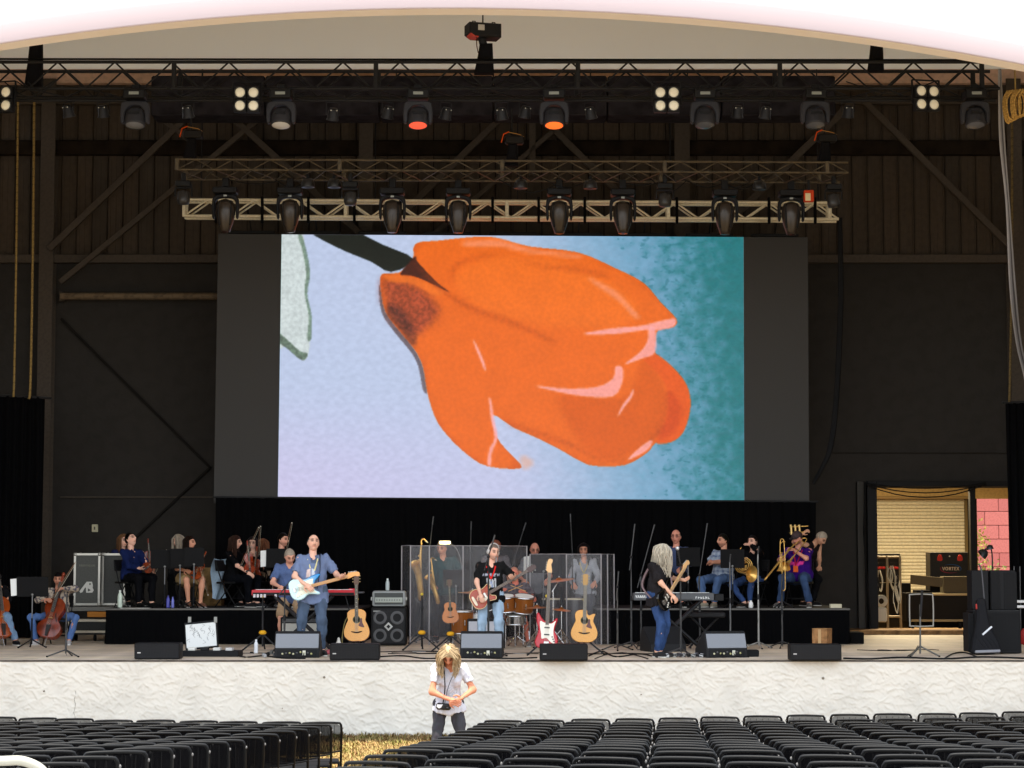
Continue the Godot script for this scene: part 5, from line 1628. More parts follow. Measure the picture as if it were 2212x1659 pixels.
func solid_guitar(label: String, body: Color, guard: Color, neckc: Color, board: Color, bass: bool, rest := Color(0, 0, 0, 0)) -> Node3D:
	var t := thing("electric_bass" if bass else "electric_guitar", label, "bass guitar" if bass else "guitar")
	var o := [Vector2(-0.03, 0.15), Vector2(-0.075, 0.19), Vector2(-0.125, 0.265), Vector2(-0.155, 0.25), Vector2(-0.15, 0.13), Vector2(-0.122, 0.03), Vector2(-0.148, -0.08), Vector2(-0.168, -0.15), Vector2(-0.125, -0.225), Vector2(0.0, -0.24), Vector2(0.105, -0.22), Vector2(0.16, -0.15), Vector2(0.152, -0.06), Vector2(0.112, 0.02), Vector2(0.125, 0.1), Vector2(0.15, 0.18), Vector2(0.125, 0.2), Vector2(0.07, 0.14), Vector2(0.03, 0.13)]
	var out := curve(o, 4)
	if rest.a > 0.0:      # two tone finish
		var g := Geo.new()
		g.prism(out, -0.045, 0.0, 0.012)
		g.colored = true
		for k in g.v.size(): g.c[k] = lin(body).lerp(lin(rest), smoothstep(0.02, 0.2, g.v[k].y * 0.8 - g.v[k].x * 0.6))
		put(t, "body", g, paint_mat(0.15))
	else:
		put(t, "body", Geo.new().prism(out, -0.045, 0.0, 0.012), mat(body, 0.15))
	put(t, "pickguard", Geo.new().prism(curve([Vector2(-0.045, 0.13), Vector2(-0.1, 0.15), Vector2(-0.1, 0.07), Vector2(-0.08, -0.03), Vector2(-0.07, -0.1), Vector2(0.0, -0.09), Vector2(0.07, -0.15), Vector2(0.12, -0.15), Vector2(0.095, -0.03), Vector2(0.1, 0.08), Vector2(0.12, 0.16), Vector2(0.06, 0.12)], 4), 0.0, 0.004, 0.001), mat(guard, 0.3))
	for k in (2 if bass else 3): put(t, "pickup", Geo.new().box(Vector3(0, 0.06 - k * (0.1 if bass else 0.065), 0.008), Vector3(0.075, 0.02, 0.012), 0.004), mat(Color(0.12, 0.12, 0.12) if bass else Color(0.93, 0.92, 0.88), 0.4))
	put(t, "bridge", Geo.new().box(Vector3(0, -0.16, 0.008), Vector3(0.075, 0.045, 0.014), 0.004), mat(Color(0.75, 0.74, 0.72), 0.25, 0.8))
	for k in 3: put(t, "knob", Geo.new().lathe([Vector2(0.011, 0), Vector2(0.01, 0.012), Vector2(0.0, 0.013)], 10, Transform3D(Basis(Vector3.RIGHT, PI / 2), Vector3(0.08 + 0.014 * k, -0.07 - 0.032 * k, 0.004))), mat(Color(0.2, 0.2, 0.2) if bass else Color(0.9, 0.9, 0.85), 0.3))
	var nl := 0.75 if bass else 0.55
	put(t, "neck", Geo.new().box(Vector3(0, 0.1 + nl * 0.5, -0.006), Vector3(0.05, nl, 0.02), 0.007), mat(neckc, 0.3))
	put(t, "fingerboard", Geo.new().box(Vector3(0, 0.1 + nl * 0.5, 0.007), Vector3(0.049, nl, 0.007), 0.002), mat(board, 0.35))
	var y := 0.1 + nl
	var hs := [Vector2(-0.025, y - 0.005), Vector2(-0.032, y + 0.02), Vector2(-0.05, y + 0.04), Vector2(-0.035, y + 0.16), Vector2(-0.01, y + 0.2), Vector2(0.035, y + 0.19), Vector2(0.035, y + 0.15), Vector2(0.02, y + 0.12), Vector2(0.035, y + 0.03), Vector2(0.025, y - 0.005)]
	put(t, "headstock", Geo.new().prism(curve(hs, 3), -0.016, -0.001, 0.003), mat(neckc, 0.3))
	var sp := []
	for k in (4 if bass else 6): sp.append(Vector3(-0.058 + 0.003 * k, y + 0.045 + k * (0.035 if bass else 0.022), -0.008))
	pegs(t, sp, mat(Color(0.8, 0.79, 0.76), 0.25, 0.8))
	strings(t, -0.16, y + 0.02, 0.048, 0.018, 0.013, 4 if bass else 6)
	return t

func hollow_bass(label: String) -> Node3D:
	var t := thing("hollow_body_bass", label, "bass guitar")
	var h := [Vector2(0, -0.2), Vector2(0.1, -0.19), Vector2(0.155, -0.13), Vector2(0.16, -0.05), Vector2(0.118, 0.03), Vector2(0.12, 0.09), Vector2(0.14, 0.16), Vector2(0.09, 0.185), Vector2(0.045, 0.13), Vector2(0, 0.13)]
	var out := curve(mirror(h), 4)
	put(t, "body", Geo.new().prism(out, -0.05, 0.0, 0.014), mat(Color(0.62, 0.22, 0.06), 0.15, 0.0, "cloth", 0.3))
	var edge := []
	for p in out: edge.append(Vector3(p.x * 0.97, p.y * 0.97, 0.0))
	edge.append(edge[0])
	put(t, "binding", Geo.new().tube(edge, 0.005, 5), mat(Color(0.88, 0.78, 0.58), 0.4))
	put(t, "pickguard", Geo.new().prism(curve([Vector2(0.03, 0.06), Vector2(0.07, 0.05), Vector2(0.08, -0.03), Vector2(0.04, -0.08), Vector2(0.03, -0.04)], 3), 0.004, 0.008, 0.001), mat(Color(0.85, 0.8, 0.7), 0.2))
	for k in 2: put(t, "pickup", Geo.new().box(Vector3(0, 0.04 - k * 0.1, 0.008), Vector3(0.08, 0.035, 0.018), 0.004), mat(Color(0.85, 0.83, 0.78), 0.2, 0.7))
	put(t, "control_plate", Geo.new().prism(curve([Vector2(-0.07, -0.13), Vector2(0.07, -0.13), Vector2(0.06, -0.165), Vector2(-0.06, -0.165)], 3), 0.0, 0.006, 0.001), mat(Color(0.88, 0.82, 0.7), 0.25))
	put(t, "neck", Geo.new().box(Vector3(0, 0.45, 0.0), Vector3(0.046, 0.68, 0.024), 0.007), mat(Color(0.3, 0.17, 0.11), 0.35))
	put(t, "fingerboard", Geo.new().box(Vector3(0, 0.45, 0.015), Vector3(0.045, 0.68, 0.008), 0.002), mat(Color(0.3, 0.21, 0.17), 0.4))
	put(t, "headstock", Geo.new().prism(PackedVector2Array([Vector2(-0.025, 0.78), Vector2(0.025, 0.78), Vector2(0.045, 0.84), Vector2(0.03, 0.95), Vector2(-0.03, 0.95), Vector2(-0.045, 0.84)]), -0.01, 0.006, 0.003), mat(Color(0.25, 0.13, 0.08), 0.3))
	pegs(t, [Vector3(-0.055, 0.86, 0), Vector3(0.055, 0.86, 0), Vector3(-0.05, 0.91, 0), Vector3(0.05, 0.91, 0)], mat(Color(0.8, 0.79, 0.76), 0.25, 0.8))
	strings(t, -0.15, 0.8, 0.042, 0.022, 0.02, 4)
	return t

func fiddle(called: String, label: String, k: float, deep: float, col: Color, group := "") -> Node3D:
	var t := thing(called, label, called, Vector3.ZERO, 0, group)
	var h := [Vector2(0, -0.178), Vector2(0.062, -0.17), Vector2(0.1, -0.12), Vector2(0.1, -0.075), Vector2(0.079, -0.042), Vector2(0.056, -0.012), Vector2(0.058, 0.02), Vector2(0.072, 0.048), Vector2(0.083, 0.085), Vector2(0.078, 0.135), Vector2(0.045, 0.17), Vector2(0, 0.178)]
	var out := PackedVector2Array()
	for p in curve(mirror(h), 3): out.append(p * k)
	var m := mat(col, 0.2, 0.0, "mottle", 0.35 * k)
	put(t, "ribs", Geo.new().prism(out, -deep, 0.0, 0.004 * k), mat(col, 0.25))
	# arched belly
	var g := Geo.new()
	var cen := g.pt(Vector3(0, 0, 0.018 * k), Vector3(0, 0, 1))
	var rings := []
	for q in [0.35, 0.7, 0.98]:
		var ring := []
		for p in out: ring.append(g.pt(Vector3(p.x * q, p.y * q, 0.018 * k * (1.0 - q * q * 0.9)), Vector3(p.x * q * 2.0 / k, p.y * q / k, 1).normalized()))
		rings.append(ring)
	var n := out.size()
	for s in n:
		g.tri(cen, rings[0][s], rings[0][(s + 1) % n])
		for r in 2: g.quad(rings[r][s], rings[r][(s + 1) % n], rings[r + 1][(s + 1) % n], rings[r + 1][s])
	put(t, "belly", g, m)
	var dark := mat(Color(0.07, 0.05, 0.04), 0.4)
	for s in [-1, 1]: put(t, "sound_hole", Geo.new().tube(curve3([Vector3(s * 0.03, 0.035, 0.017) * k, Vector3(s * 0.04, 0.0, 0.017) * k, Vector3(s * 0.055, -0.035, 0.012) * k], 3), 0.0035 * k, 4), dark)
	put(t, "fingerboard", Geo.new().box(Vector3(0, 0.175, 0.024) * k, Vector3(0.03, 0.27, 0.007) * k, 0.002 * k), dark)
	put(t, "neck", Geo.new().box(Vector3(0, 0.24, 0.012) * k, Vector3(0.024, 0.14, 0.02) * k, 0.005 * k), mat(col, 0.3))
	put(t, "tailpiece", Geo.new().prism(PackedVector2Array([Vector2(-0.01, -0.17) * k, Vector2(0.01, -0.17) * k, Vector2(0.02, -0.07) * k, Vector2(-0.02, -0.07) * k]), 0.014 * k, 0.024 * k, 0.002 * k), dark)
	put(t, "bridge", Geo.new().box(Vector3(0, -0.015, 0.025) * k, Vector3(0.04, 0.005, 0.028) * k, 0.001 * k), mat(Color(0.72, 0.55, 0.33), 0.6))
	var scroll := put(t, "scroll", Geo.new().box(Vector3(0, 0.34, 0.006) * k, Vector3(0.02, 0.07, 0.02) * k, 0.004 * k).ball(Vector3(0, 0.385, 0.012) * k, Vector3(0.016, 0.018, 0.018) * k, 10), mat(col, 0.3))
	for q in 4: rod(scroll, "peg", Vector3(-0.03, 0.325 + q * 0.013, 0.004) * k, Vector3(0.03, 0.325 + q * 0.013, 0.004) * k, 0.0035 * k, dark)
	strings(t, -0.08 * k, 0.32 * k, 0.025 * k, 0.036 * k, 0.028 * k, 4)
	return t

func bow(label: String, a: Vector3, b: Vector3, k := 1.0) -> Node3D:
	var t := thing("violin_bow", label, "bow", a)
	var d := b - a
	var side := d.cross(Vector3(0, 0, 1)).normalized()
	var m := mat(Color(0.42, 0.3, 0.2), 0.4)
	put(t, "stick", Geo.new().tube([Vector3.ZERO, d * 0.5 - side * 0.004, d], [0.0058 * k, 0.0052 * k, 0.004 * k], 6), m)
	put(t, "hair", Geo.new().tube([d * 0.05 + side * 0.024, d * 0.985 + side * 0.018], 0.004 * k, 4, true, 0.4), mat(Color(0.82, 0.79, 0.7), 0.6))
	put(t, "frog", Geo.new().box(d * 0.05 + side * 0.012, Vector3(0.016, 0.05, 0.016), 0.003, Basis(side, d.normalized(), side.cross(d.normalized()))), mat(Color(0.08, 0.07, 0.06), 0.4))
	put(t, "tip", Geo.new().box(d * 0.99 + side * 0.009, Vector3(0.02, 0.014, 0.008), 0.002, Basis(side, d.normalized(), side.cross(d.normalized()))), mat(Color(0.85, 0.82, 0.75), 0.5))
	return t

func brass() -> StandardMaterial3D: return mat(Color(0.86, 0.68, 0.36), 0.25, 0.6)

func bell(from: Vector3, dir: Vector3, len: float, r0: float, r1: float) -> Geo:
	var y := dir.normalized()
	var x := y.cross(Vector3(0.3, 0.2, 1)).normalized()
	var prof := []
	for k in 13:
		var q := k / 12.0
		prof.append(Vector2(r0 + (r1 - r0) * (0.18 * q + 0.82 * pow(q, 4.0)), len * q))
	prof.append(Vector2(r1 - 0.006, len - 0.004))
	for k in range(11, 5, -1):
		var q := k / 12.0
		prof.append(Vector2((r0 + (r1 - r0) * (0.18 * q + 0.82 * pow(q, 4.0))) * 0.94, len * q - 0.002))
	return Geo.new().lathe(prof, 22, Transform3D(Basis(x, y, x.cross(y)), from))

func trombone(label: String) -> Node3D:      # mouthpiece at the origin, slide along +z and down a little, bell beside it
	var t := thing("trombone", label, "trombone")
	var m := brass()
	for s in [0.0, 1.0]: put(t, "slide_tube", Geo.new().tube([Vector3(0.0, -0.09 * s, -0.02), Vector3(0.0, -0.09 * s, 0.9)], 0.0115, 8), m)
	put(t, "slide_bow", Geo.new().tube(curve3([Vector3(0, 0, 0.88), Vector3(0, -0.01, 0.93), Vector3(0, -0.045, 0.96), Vector3(0, -0.08, 0.93), Vector3(0, -0.09, 0.88)], 4), 0.012, 8), m)
	put(t, "slide_grip", Geo.new().tube([Vector3(0, 0, 0.16), Vector3(0, -0.09, 0.16)], 0.009, 6), m)
	put(t, "mouthpiece", Geo.new().lathe([Vector2(0.006, 0), Vector2(0.009, 0.04), Vector2(0.014, 0.06), Vector2(0.011, 0.062)], 12, Transform3D(Basis(Vector3.RIGHT, -PI / 2), Vector3(0, 0, 0.0))), m)
	put(t, "bell_tube", Geo.new().tube(curve3([Vector3(0, -0.09, 0.0), Vector3(0.03, -0.09, -0.2), Vector3(0.06, -0.085, -0.38), Vector3(0.1, -0.05, -0.42), Vector3(0.13, -0.02, -0.36), Vector3(0.13, -0.01, -0.1), Vector3(0.13, -0.01, 0.1)], 5), 0.0105, 8), m)
	put(t, "bell", bell(Vector3(0.13, -0.01, 0.08), Vector3(0, 0, 1), 0.36, 0.0105, 0.105), m)
	put(t, "brace", Geo.new().tube([Vector3(0, -0.09, -0.05), Vector3(0.13, -0.01, -0.05)], 0.006, 6), m)
	put(t, "tuning_slide", Geo.new().tube(curve3([Vector3(0.13, -0.03, -0.3), Vector3(0.1, -0.1, -0.36), Vector3(0.04, -0.12, -0.34)], 4), 0.0095, 8), m)
	return t

func horn(label: String) -> Node3D:       # coil in the xy plane
	var t := thing("french_horn", label, "horn")
	var m := brass()
	for k in 3:
		var pts := []
		var r := 0.15 - 0.028 * k
		for q in 25: pts.append(Vector3(r * cos(TAU * q / 22.0 + k), r * sin(TAU * q / 22.0 + k) * 0.92, 0.025 * k - 0.02 + 0.02 * q / 24.0))
		put(t, "coil", Geo.new().tube(pts, 0.0085, 7), m)
	put(t, "bell", bell(Vector3(-0.1, -0.1, -0.02), Vector3(0.75, -0.25, 0.55), 0.3, 0.012, 0.15), m)
	put(t, "leadpipe", Geo.new().tube(curve3([Vector3(-0.12, 0.1, 0.03), Vector3(-0.1, 0.2, 0.04), Vector3(0.02, 0.32, 0.0)], 5), 0.006, 6), m)
	for k in 4: put(t, "valve", Geo.new().lathe([Vector2(0.02, -0.03), Vector2(0.021, 0.03), Vector2(0.0, 0.034)], 12, Transform3D(Basis(Vector3.RIGHT, PI / 2), Vector3(-0.05 + 0.035 * k, 0.02 + 0.01 * k, 0.04))), m)
	for k in 3: put(t, "slide", Geo.new().tube(curve3([Vector3(-0.04 + 0.04 * k, 0.0, 0.05), Vector3(-0.05 + 0.04 * k, -0.07, 0.06), Vector3(-0.03 + 0.04 * k, -0.08, 0.06), Vector3(-0.02 + 0.04 * k, 0.0, 0.05)], 3), 0.006, 6), m)
	return t

func saxophone(label: String, big := 1.0) -> Node3D:
	var t := thing("saxophone", label, "saxophone")
	var m := brass()
	var pts := curve3([Vector3(0.02, 0.36, 0), Vector3(0.0, 0.2, 0), Vector3(-0.02, -0.1, 0), Vector3(-0.03, -0.28, 0.01), Vector3(0.0, -0.36, 0.05), Vector3(0.03, -0.3, 0.1), Vector3(0.03, -0.12, 0.13), Vector3(0.03, 0.0, 0.16)], 5)
	var rr := []
	for k in pts.size(): rr.append((0.012 + 0.04 * k / (pts.size() - 1.0)) * big)
	var sc := []
	for p in pts: sc.append(p * big)
	put(t, "body_tube", Geo.new().tube(sc, rr, 12, false), m)
	put(t, "bell", bell(Vector3(0.03, -0.02, 0.155) * big, Vector3(0.0, 0.8, 0.6), 0.17 * big, 0.05 * big, 0.078 * big), m)
	put(t, "neck_pipe", Geo.new().tube(curve3([Vector3(0.02, 0.35, 0) * big, Vector3(0.025, 0.43, 0.0) * big, Vector3(0.03, 0.45, -0.06) * big, Vector3(0.03, 0.42, -0.13) * big], 4), 0.011 * big, 8), m)
	put(t, "mouthpiece", Geo.new().tube([Vector3(0.03, 0.425, -0.12) * big, Vector3(0.03, 0.4, -0.19) * big], [0.014 * big, 0.008 * big], 8), mat(Color(0.85, 0.83, 0.75), 0.4))
	for k in 8: put(t, "key", Geo.new().lathe([Vector2(0.0, 0.006), Vector2(0.017, 0.005), Vector2(0.018, 0.0)], 10, Transform3D(Basis(Vector3.RIGHT, PI / 2), Vector3(-0.015 * big - 0.003 * k, (0.22 - 0.06 * k) * big, (0.02 + 0.003 * k) * big))), m)
	rod(t, "key_rod", Vector3(0.02, 0.25, 0.03) * big, Vector3(0.0, -0.25, 0.05) * big, 0.004, m)
	return t

# ---------------------------------------------------------------- stage gear
func black_metal() -> StandardMaterial3D: return mat(Color(0.12, 0.12, 0.125), 0.45)
func grey_metal() -> StandardMaterial3D: return mat(Color(0.42, 0.42, 0.42), 0.4, 0.4)
func chrome() -> StandardMaterial3D: return mat(Color(0.82, 0.82, 0.82), 0.18, 1.0)

func tripod(t: Node3D, y: float, r: float, m: Material, turn := 0.3, thick := 0.011) -> void:
	for k in 3:
		var a := turn + TAU * k / 3
		rod(t, "leg", Vector3(0, y, 0), Vector3(cos(a) * r, 0.012, sin(a) * r), thick, m)
		put(t, "foot", Geo.new().ball(Vector3(cos(a) * r, 0.014, sin(a) * r), Vector3(0.018, 0.013, 0.018), 6), mat(Color(0.05, 0.05, 0.05), 0.8))

func mic_stand(label: String, base: Vector3, h: float, boom = null, pole := Color(0.2, 0.2, 0.2), ballmic := true, cat := "microphone stand") -> Node3D:
	var t := thing("microphone_stand", label, cat, base)
	var m := mat(pole, 0.4, 0.2)
	tripod(t, 0.11, 0.28, m, rng.randf() * 2.0)
	rod(t, "pole", Vector3(0, 0.05, 0), Vector3(0, h, 0), 0.0115, m)
	rod(t, "lower_pole", Vector3(0, 0.08, 0), Vector3(0, h * 0.55, 0), 0.016, m)
	put(t, "clutch", Geo.new().lathe([Vector2(0.018, 0), Vector2(0.021, 0.02), Vector2(0.021, 0.07), Vector2(0.016, 0.09)], 10, Transform3D(Basis(), Vector3(0, h * 0.55 - 0.05, 0))), black_metal())
	var tip := Vector3(0, h, 0)
	var dir := Vector3(0.1, 1, 0.2).normalized()
	if boom != null:
		var b: Vector3 = boom
		rod(t, "boom", Vector3(0, h, 0) - b.normalized() * 0.22, Vector3(0, h, 0) + b, 0.009, m)
		put(t, "boom_clutch", Geo.new().ball(Vector3(0, h, 0), Vector3(0.026, 0.026, 0.026), 8), black_metal())
		tip = Vector3(0, h, 0) + b
		dir = b.normalized()
	if ballmic:
		put(t, "microphone_body", Geo.new().tube([tip, tip + dir * 0.13], [0.013, 0.019], 10), mat(Color(0.15, 0.15, 0.15), 0.4))
		put(t, "microphone_grille", Geo.new().ball(tip + dir * 0.155, Vector3(0.031, 0.034, 0.031), 12), mat(Color(0.8, 0.8, 0.8), 0.35, 0.6))
	else:
		put(t, "microphone_body", Geo.new().tube([tip - dir * 0.02, tip + dir * 0.13], 0.012, 8), mat(Color(0.2, 0.2, 0.2), 0.4))
	var pts := []
	for q in 8: pts.append(Vector3(0.014 * cos(q * 1.7), lerpf(h, 0.02, q / 7.0), 0.016 * sin(q * 1.7)))
	put(t, "cable", Geo.new().tube(pts, 0.004, 4), mat(Color(0.05, 0.05, 0.05), 0.7))
	return t

func music_stand(label: String, base: Vector3, h: float, yaw: float, w := 0.5, tilt := 18.0, sheet := false) -> Node3D:
	var t := thing("music_stand", label, "music stand", base, yaw)
	var m := mat(Color(0.055, 0.055, 0.06), 0.6)
	tripod(t, 0.14, 0.26, m, rng.randf() * 2.0)
	rod(t, "pole", Vector3(0, 0.05, 0), Vector3(0, h - 0.1, 0), 0.011, grey_metal())
	rod(t, "lower_pole", Vector3(0, 0.06, 0), Vector3(0, h * 0.5, 0), 0.015, m)
	var b := Basis.from_euler(Vector3(deg_to_rad(tilt), 0, 0))
	var desk := put(t, "desk", Geo.new().box(Vector3.ZERO, Vector3(w, 0.34, 0.006), 0.002), m, Transform3D(b, Vector3(0, h + 0.03, 0)))
	put(desk, "shelf", Geo.new().box(Vector3(0, -0.168, -0.03), Vector3(w, 0.006, 0.06), 0.002), m)
	put(t, "knob", Geo.new().ball(Vector3(0, h - 0.1, 0.015), Vector3(0.022, 0.02, 0.02), 8), mat(Color(0.55, 0.55, 0.53), 0.3, 0.4))
	if sheet: put(desk, "paper_edge", Geo.new().box(Vector3(-w * 0.5 - 0.04, -0.01, -0.006), Vector3(0.12, 0.29, 0.003), 0.001, Basis.from_euler(Vector3(0, 0.3, 0.03))), mat(Color(0.92, 0.92, 0.9), 0.8))
	return t

func folding_seat(label: String, base: Vector3, yaw: float) -> Node3D:
	var t := thing("musician_chair", label, "chair", base, yaw, "black chairs of the musicians")
	var m := mat(Color(0.07, 0.07, 0.072), 0.5)
	put(t, "seat", Geo.new().box(Vector3(0, 0.435, 0.0), Vector3(0.42, 0.035, 0.4), 0.012), m)
	put(t, "backrest", Geo.new().box(Vector3(0, 0.74, -0.22), Vector3(0.42, 0.2, 0.025), 0.01, Basis.from_euler(Vector3(-0.15, 0, 0))), m)
	for s in [-1, 1]:
		put(t, "leg", Geo.new().tube([Vector3(s * 0.2, 0.0, 0.24), Vector3(s * 0.2, 0.44, -0.08), Vector3(s * 0.2, 0.83, -0.235)], 0.011, 6), m)
		put(t, "leg", Geo.new().tube([Vector3(s * 0.18, 0.0, -0.24), Vector3(s * 0.18, 0.43, 0.12)], 0.011, 6), m)
	rod(t, "crossbar", Vector3(-0.2, 0.16, 0.125), Vector3(0.2, 0.16, 0.125), 0.008, m)
	rod(t, "crossbar", Vector3(-0.18, 0.14, -0.125), Vector3(0.18, 0.14, -0.125), 0.008, m)
	return t

func floor_cable(label: String, pts: Array, c := Color(0.07, 0.07, 0.07), r := 0.011) -> void:
	var q := []
	for p in pts: q.append(p + Vector3(0, r, 0))
	tag(put(self, numbered("floor_cable"), Geo.new().tube(curve3(q, 6), r, 5), mat(c, 0.7)), label, "cable", "cables on the stage floor")

func front_speaker(x0: float, x1: float, ybot: float, label: String) -> void:
	var a := on(x0, ybot, STAGE)
	var b := on(x1, ybot, STAGE)
	var w := b.x - a.x
	var t := thing("front_speaker", label, "loudspeaker", Vector3((a.x + b.x) * 0.5, STAGE, a.z - 0.2), rng.randf_range(-2, 2), "low speakers along the stage edge")
	put(t, "cabinet", Geo.new().box(Vector3(0, 0.122, 0), Vector3(w, 0.235, 0.38), 0.014), mat(Color(0.085, 0.085, 0.088), 0.6, 0.0, "cloth", 0.2))
	put(t, "grille", Geo.new().box(Vector3(0.01, 0.122, 0.19), Vector3(w - 0.05, 0.2, 0.012), 0.004), mat(Color(0.13, 0.13, 0.135), 0.7, 0.0, "dirt", 0.04))
	put(t, "badge", Geo.new().box(Vector3(-w * 0.5 + 0.07, 0.1, 0.198), Vector3(0.05, 0.016, 0.003), 0.001), mat(Color(0.7, 0.7, 0.7), 0.3, 0.5))
	for s in [-1, 1]: put(t, "foot", Geo.new().box(Vector3(s * (w * 0.5 - 0.08), 0.003, 0), Vector3(0.06, 0.006, 0.3), 0.001), mat(Color(0.04, 0.04, 0.04), 0.9))

func wedge(where: Vector3, yaw: float, w: float, label: String) -> void:
	var t := thing("wedge_monitor", label, "loudspeaker", where, yaw, "wedge monitors at the stage edge")
	var side := PackedVector2Array([Vector2(0.26, 0.0), Vector2(0.27, 0.13), Vector2(0.18, 0.36), Vector2(0.12, 0.39), Vector2(-0.27, 0.12), Vector2(-0.27, 0.0)])
	var xf := Transform3D(Basis(Vector3(0, 0, 1), Vector3(0, 1, 0), Vector3(-1, 0, 0)), Vector3.ZERO)
	put(t, "cabinet", Geo.new().prism(side, -w * 0.5, w * 0.5, 0.012, xf), mat(Color(0.13, 0.13, 0.135), 0.6, 0.0, "cloth", 0.2))
	var n := Vector3(0, 0.09, 0.23).normalized()
	var b := Basis(Vector3.RIGHT, Vector3(0, n.z, -n.y), n)
	put(t, "back_panel", Geo.new().box(Vector3(0, 0.247, 0.229), Vector3(w - 0.03, 0.225, 0.014), 0.006, b), mat(Color(0.5, 0.51, 0.53), 0.7, 0.0, "cloth", 0.15))
	var pan := put(t, "connector_panel", Geo.new().box(Vector3(0, 0.065, 0.266), Vector3(w - 0.08, 0.11, 0.012), 0.003), mat(Color(0.08, 0.08, 0.085), 0.6))
	var r := RandomNumberGenerator.new()
	r.seed = int(w * 1000 + where.x * 100)
	for k in 9: put(pan, "socket", Geo.new().lathe([Vector2(0.0, 0.012), Vector2(0.013, 0.011), Vector2(0.016, 0.0)], 8, Transform3D(Basis(Vector3.RIGHT, PI / 2), Vector3(-w * 0.32 + k * w * 0.08, 0.05 + r.randf_range(0, 0.035), 0.272))), mat([Color(0.7, 0.68, 0.55), Color(0.25, 0.25, 0.25), Color(0.62, 0.6, 0.4)][k % 3], 0.4))
	put(pan, "label_plate", Geo.new().box(Vector3(w * 0.16, 0.072, 0.273), Vector3(0.045, 0.07, 0.004), 0.001), mat(Color(0.8, 0.79, 0.72), 0.5))
	for k in 2: put(t, "plug_cable", Geo.new().tube(curve3([Vector3(-0.1 + 0.2 * k, 0.06, 0.28), Vector3(-0.08 + 0.2 * k, 0.03, 0.33), Vector3(0.0 + 0.2 * k, 0.012, 0.36), Vector3(0.1 + 0.2 * k, 0.012, 0.4)], 4), 0.007, 5), mat(Color(0.05, 0.05, 0.05), 0.7))

func instrument_stand(label: String, base: Vector3, h: float, yaw := 0.0) -> Node3D:
	var t := thing("instrument_stand", label, "stand", base, yaw, "tripod stands with yellow hubs")
	var m := mat(Color(0.16, 0.16, 0.165), 0.45)
	tripod(t, 0.26, 0.34, m, 0.52, 0.014)
	put(t, "hub", Geo.new().lathe([Vector2(0.03, 0.0), Vector2(0.058, 0.012), Vector2(0.062, 0.04), Vector2(0.045, 0.062), Vector2(0.018, 0.07)], 14, Transform3D(Basis(), Vector3(0, 0.25, 0))), mat(Color(0.9, 0.66, 0.14), 0.5))
	rod(t, "pole", Vector3(0, 0.06, 0), Vector3(0, h, 0), 0.015, m)
	put(t, "collar", Geo.new().lathe([Vector2(0.017, 0.0), Vector2(0.026, 0.02), Vector2(0.026, 0.05), Vector2(0.017, 0.07)], 10, Transform3D(Basis(), Vector3(0, h * 0.72, 0))), m)
	put(t, "catch", Geo.new().ball(Vector3(0, h, 0.01), Vector3(0.024, 0.024, 0.024), 8), mat(Color(0.85, 0.75, 0.25), 0.5))
	return t

func bottle(label: String, where: Vector3, h: float, r: float, c: Color, cap: Color, cat := "bottle") -> void:
	var t := thing("water_bottle", label, cat, where)
	put(t, "bottle", Geo.new().lathe([Vector2(0.0, 0.001), Vector2(r * 0.9, 0.002), Vector2(r, 0.02), Vector2(r, h * 0.62), Vector2(r * 0.85, h * 0.74), Vector2(r * 0.42, h * 0.88), Vector2(r * 0.4, h * 0.92)], 14), mat(c, 0.25))
	put(t, "cap", Geo.new().lathe([Vector2(r * 0.48, h * 0.9), Vector2(r * 0.48, h * 0.995), Vector2(0.0, h)], 12), mat(cap, 0.4))

func flight_case(t: Node3D, c: Vector3, s: Vector3, panel: Color, rim := Color(0.66, 0.65, 0.61)) -> void:
	put(t, "panel", Geo.new().box(c, s, 0.004), mat(panel, 0.6, 0.0, "cloth", 0.5))
	var m := mat(rim, 0.35, 0.6)
	var h := s * 0.5
	for a in [-1, 1]:
		for b in [-1, 1]:
			put(t, "edge_rail", Geo.new().box(c + Vector3(0, a * h.y, b * h.z), Vector3(s.x + 0.02, 0.045, 0.045), 0.006), m)
			put(t, "edge_rail", Geo.new().box(c + Vector3(a * h.x, 0, b * h.z), Vector3(0.045, s.y - 0.05, 0.045), 0.006), m)
			put(t, "edge_rail", Geo.new().box(c + Vector3(a * h.x, b * h.y, 0), Vector3(0.044, 0.044, s.z - 0.05), 0.006), m)
			for z in [-1, 1]: put(t, "corner", Geo.new().ball(c + Vector3(a * h.x, b * h.y, z * h.z), Vector3(0.038, 0.038, 0.038), 8), m)

func lettering(parent: Node, text: String, h: float, m: Material, xf: Transform3D, bold := false) -> void:
	var tm := TextMesh.new()
	var f := SystemFont.new()
	f.font_names = PackedStringArray(["Droid Sans"])
	if bold: f.font_weight = 700
	tm.font = f
	tm.text = text
	tm.font_size = 64
	tm.pixel_size = h / 46.0
	tm.depth = 0.003
	put(parent, "lettering", tm, m, xf)

func marks(parent: Node, n: int, w: float, h: float, m: Material, xf: Transform3D) -> void:     # lettering too small to read in the photograph
	var q := RandomNumberGenerator.new()
	q.seed = n * 13 + int(w * 1000)
	var g := Geo.new()
	for k in n:
		var x := -w * 0.5 + w * (k + 0.5) / n
		g.box(Vector3(x - w * 0.2 / n, 0, 0), Vector3(w * 0.22 / n, h * q.randf_range(0.7, 1.0), 0.003), 0.0)
		g.box(Vector3(x, h * q.randf_range(-0.35, 0.35), 0), Vector3(w * 0.6 / n, h * 0.24, 0.0028), 0.0)
		if q.randf() < 0.6: g.box(Vector3(x + w * 0.24 / n, 0, 0), Vector3(w * 0.2 / n, h * q.randf_range(0.5, 1.0), 0.0032), 0.0)
	put(parent, "lettering", g, m, xf)

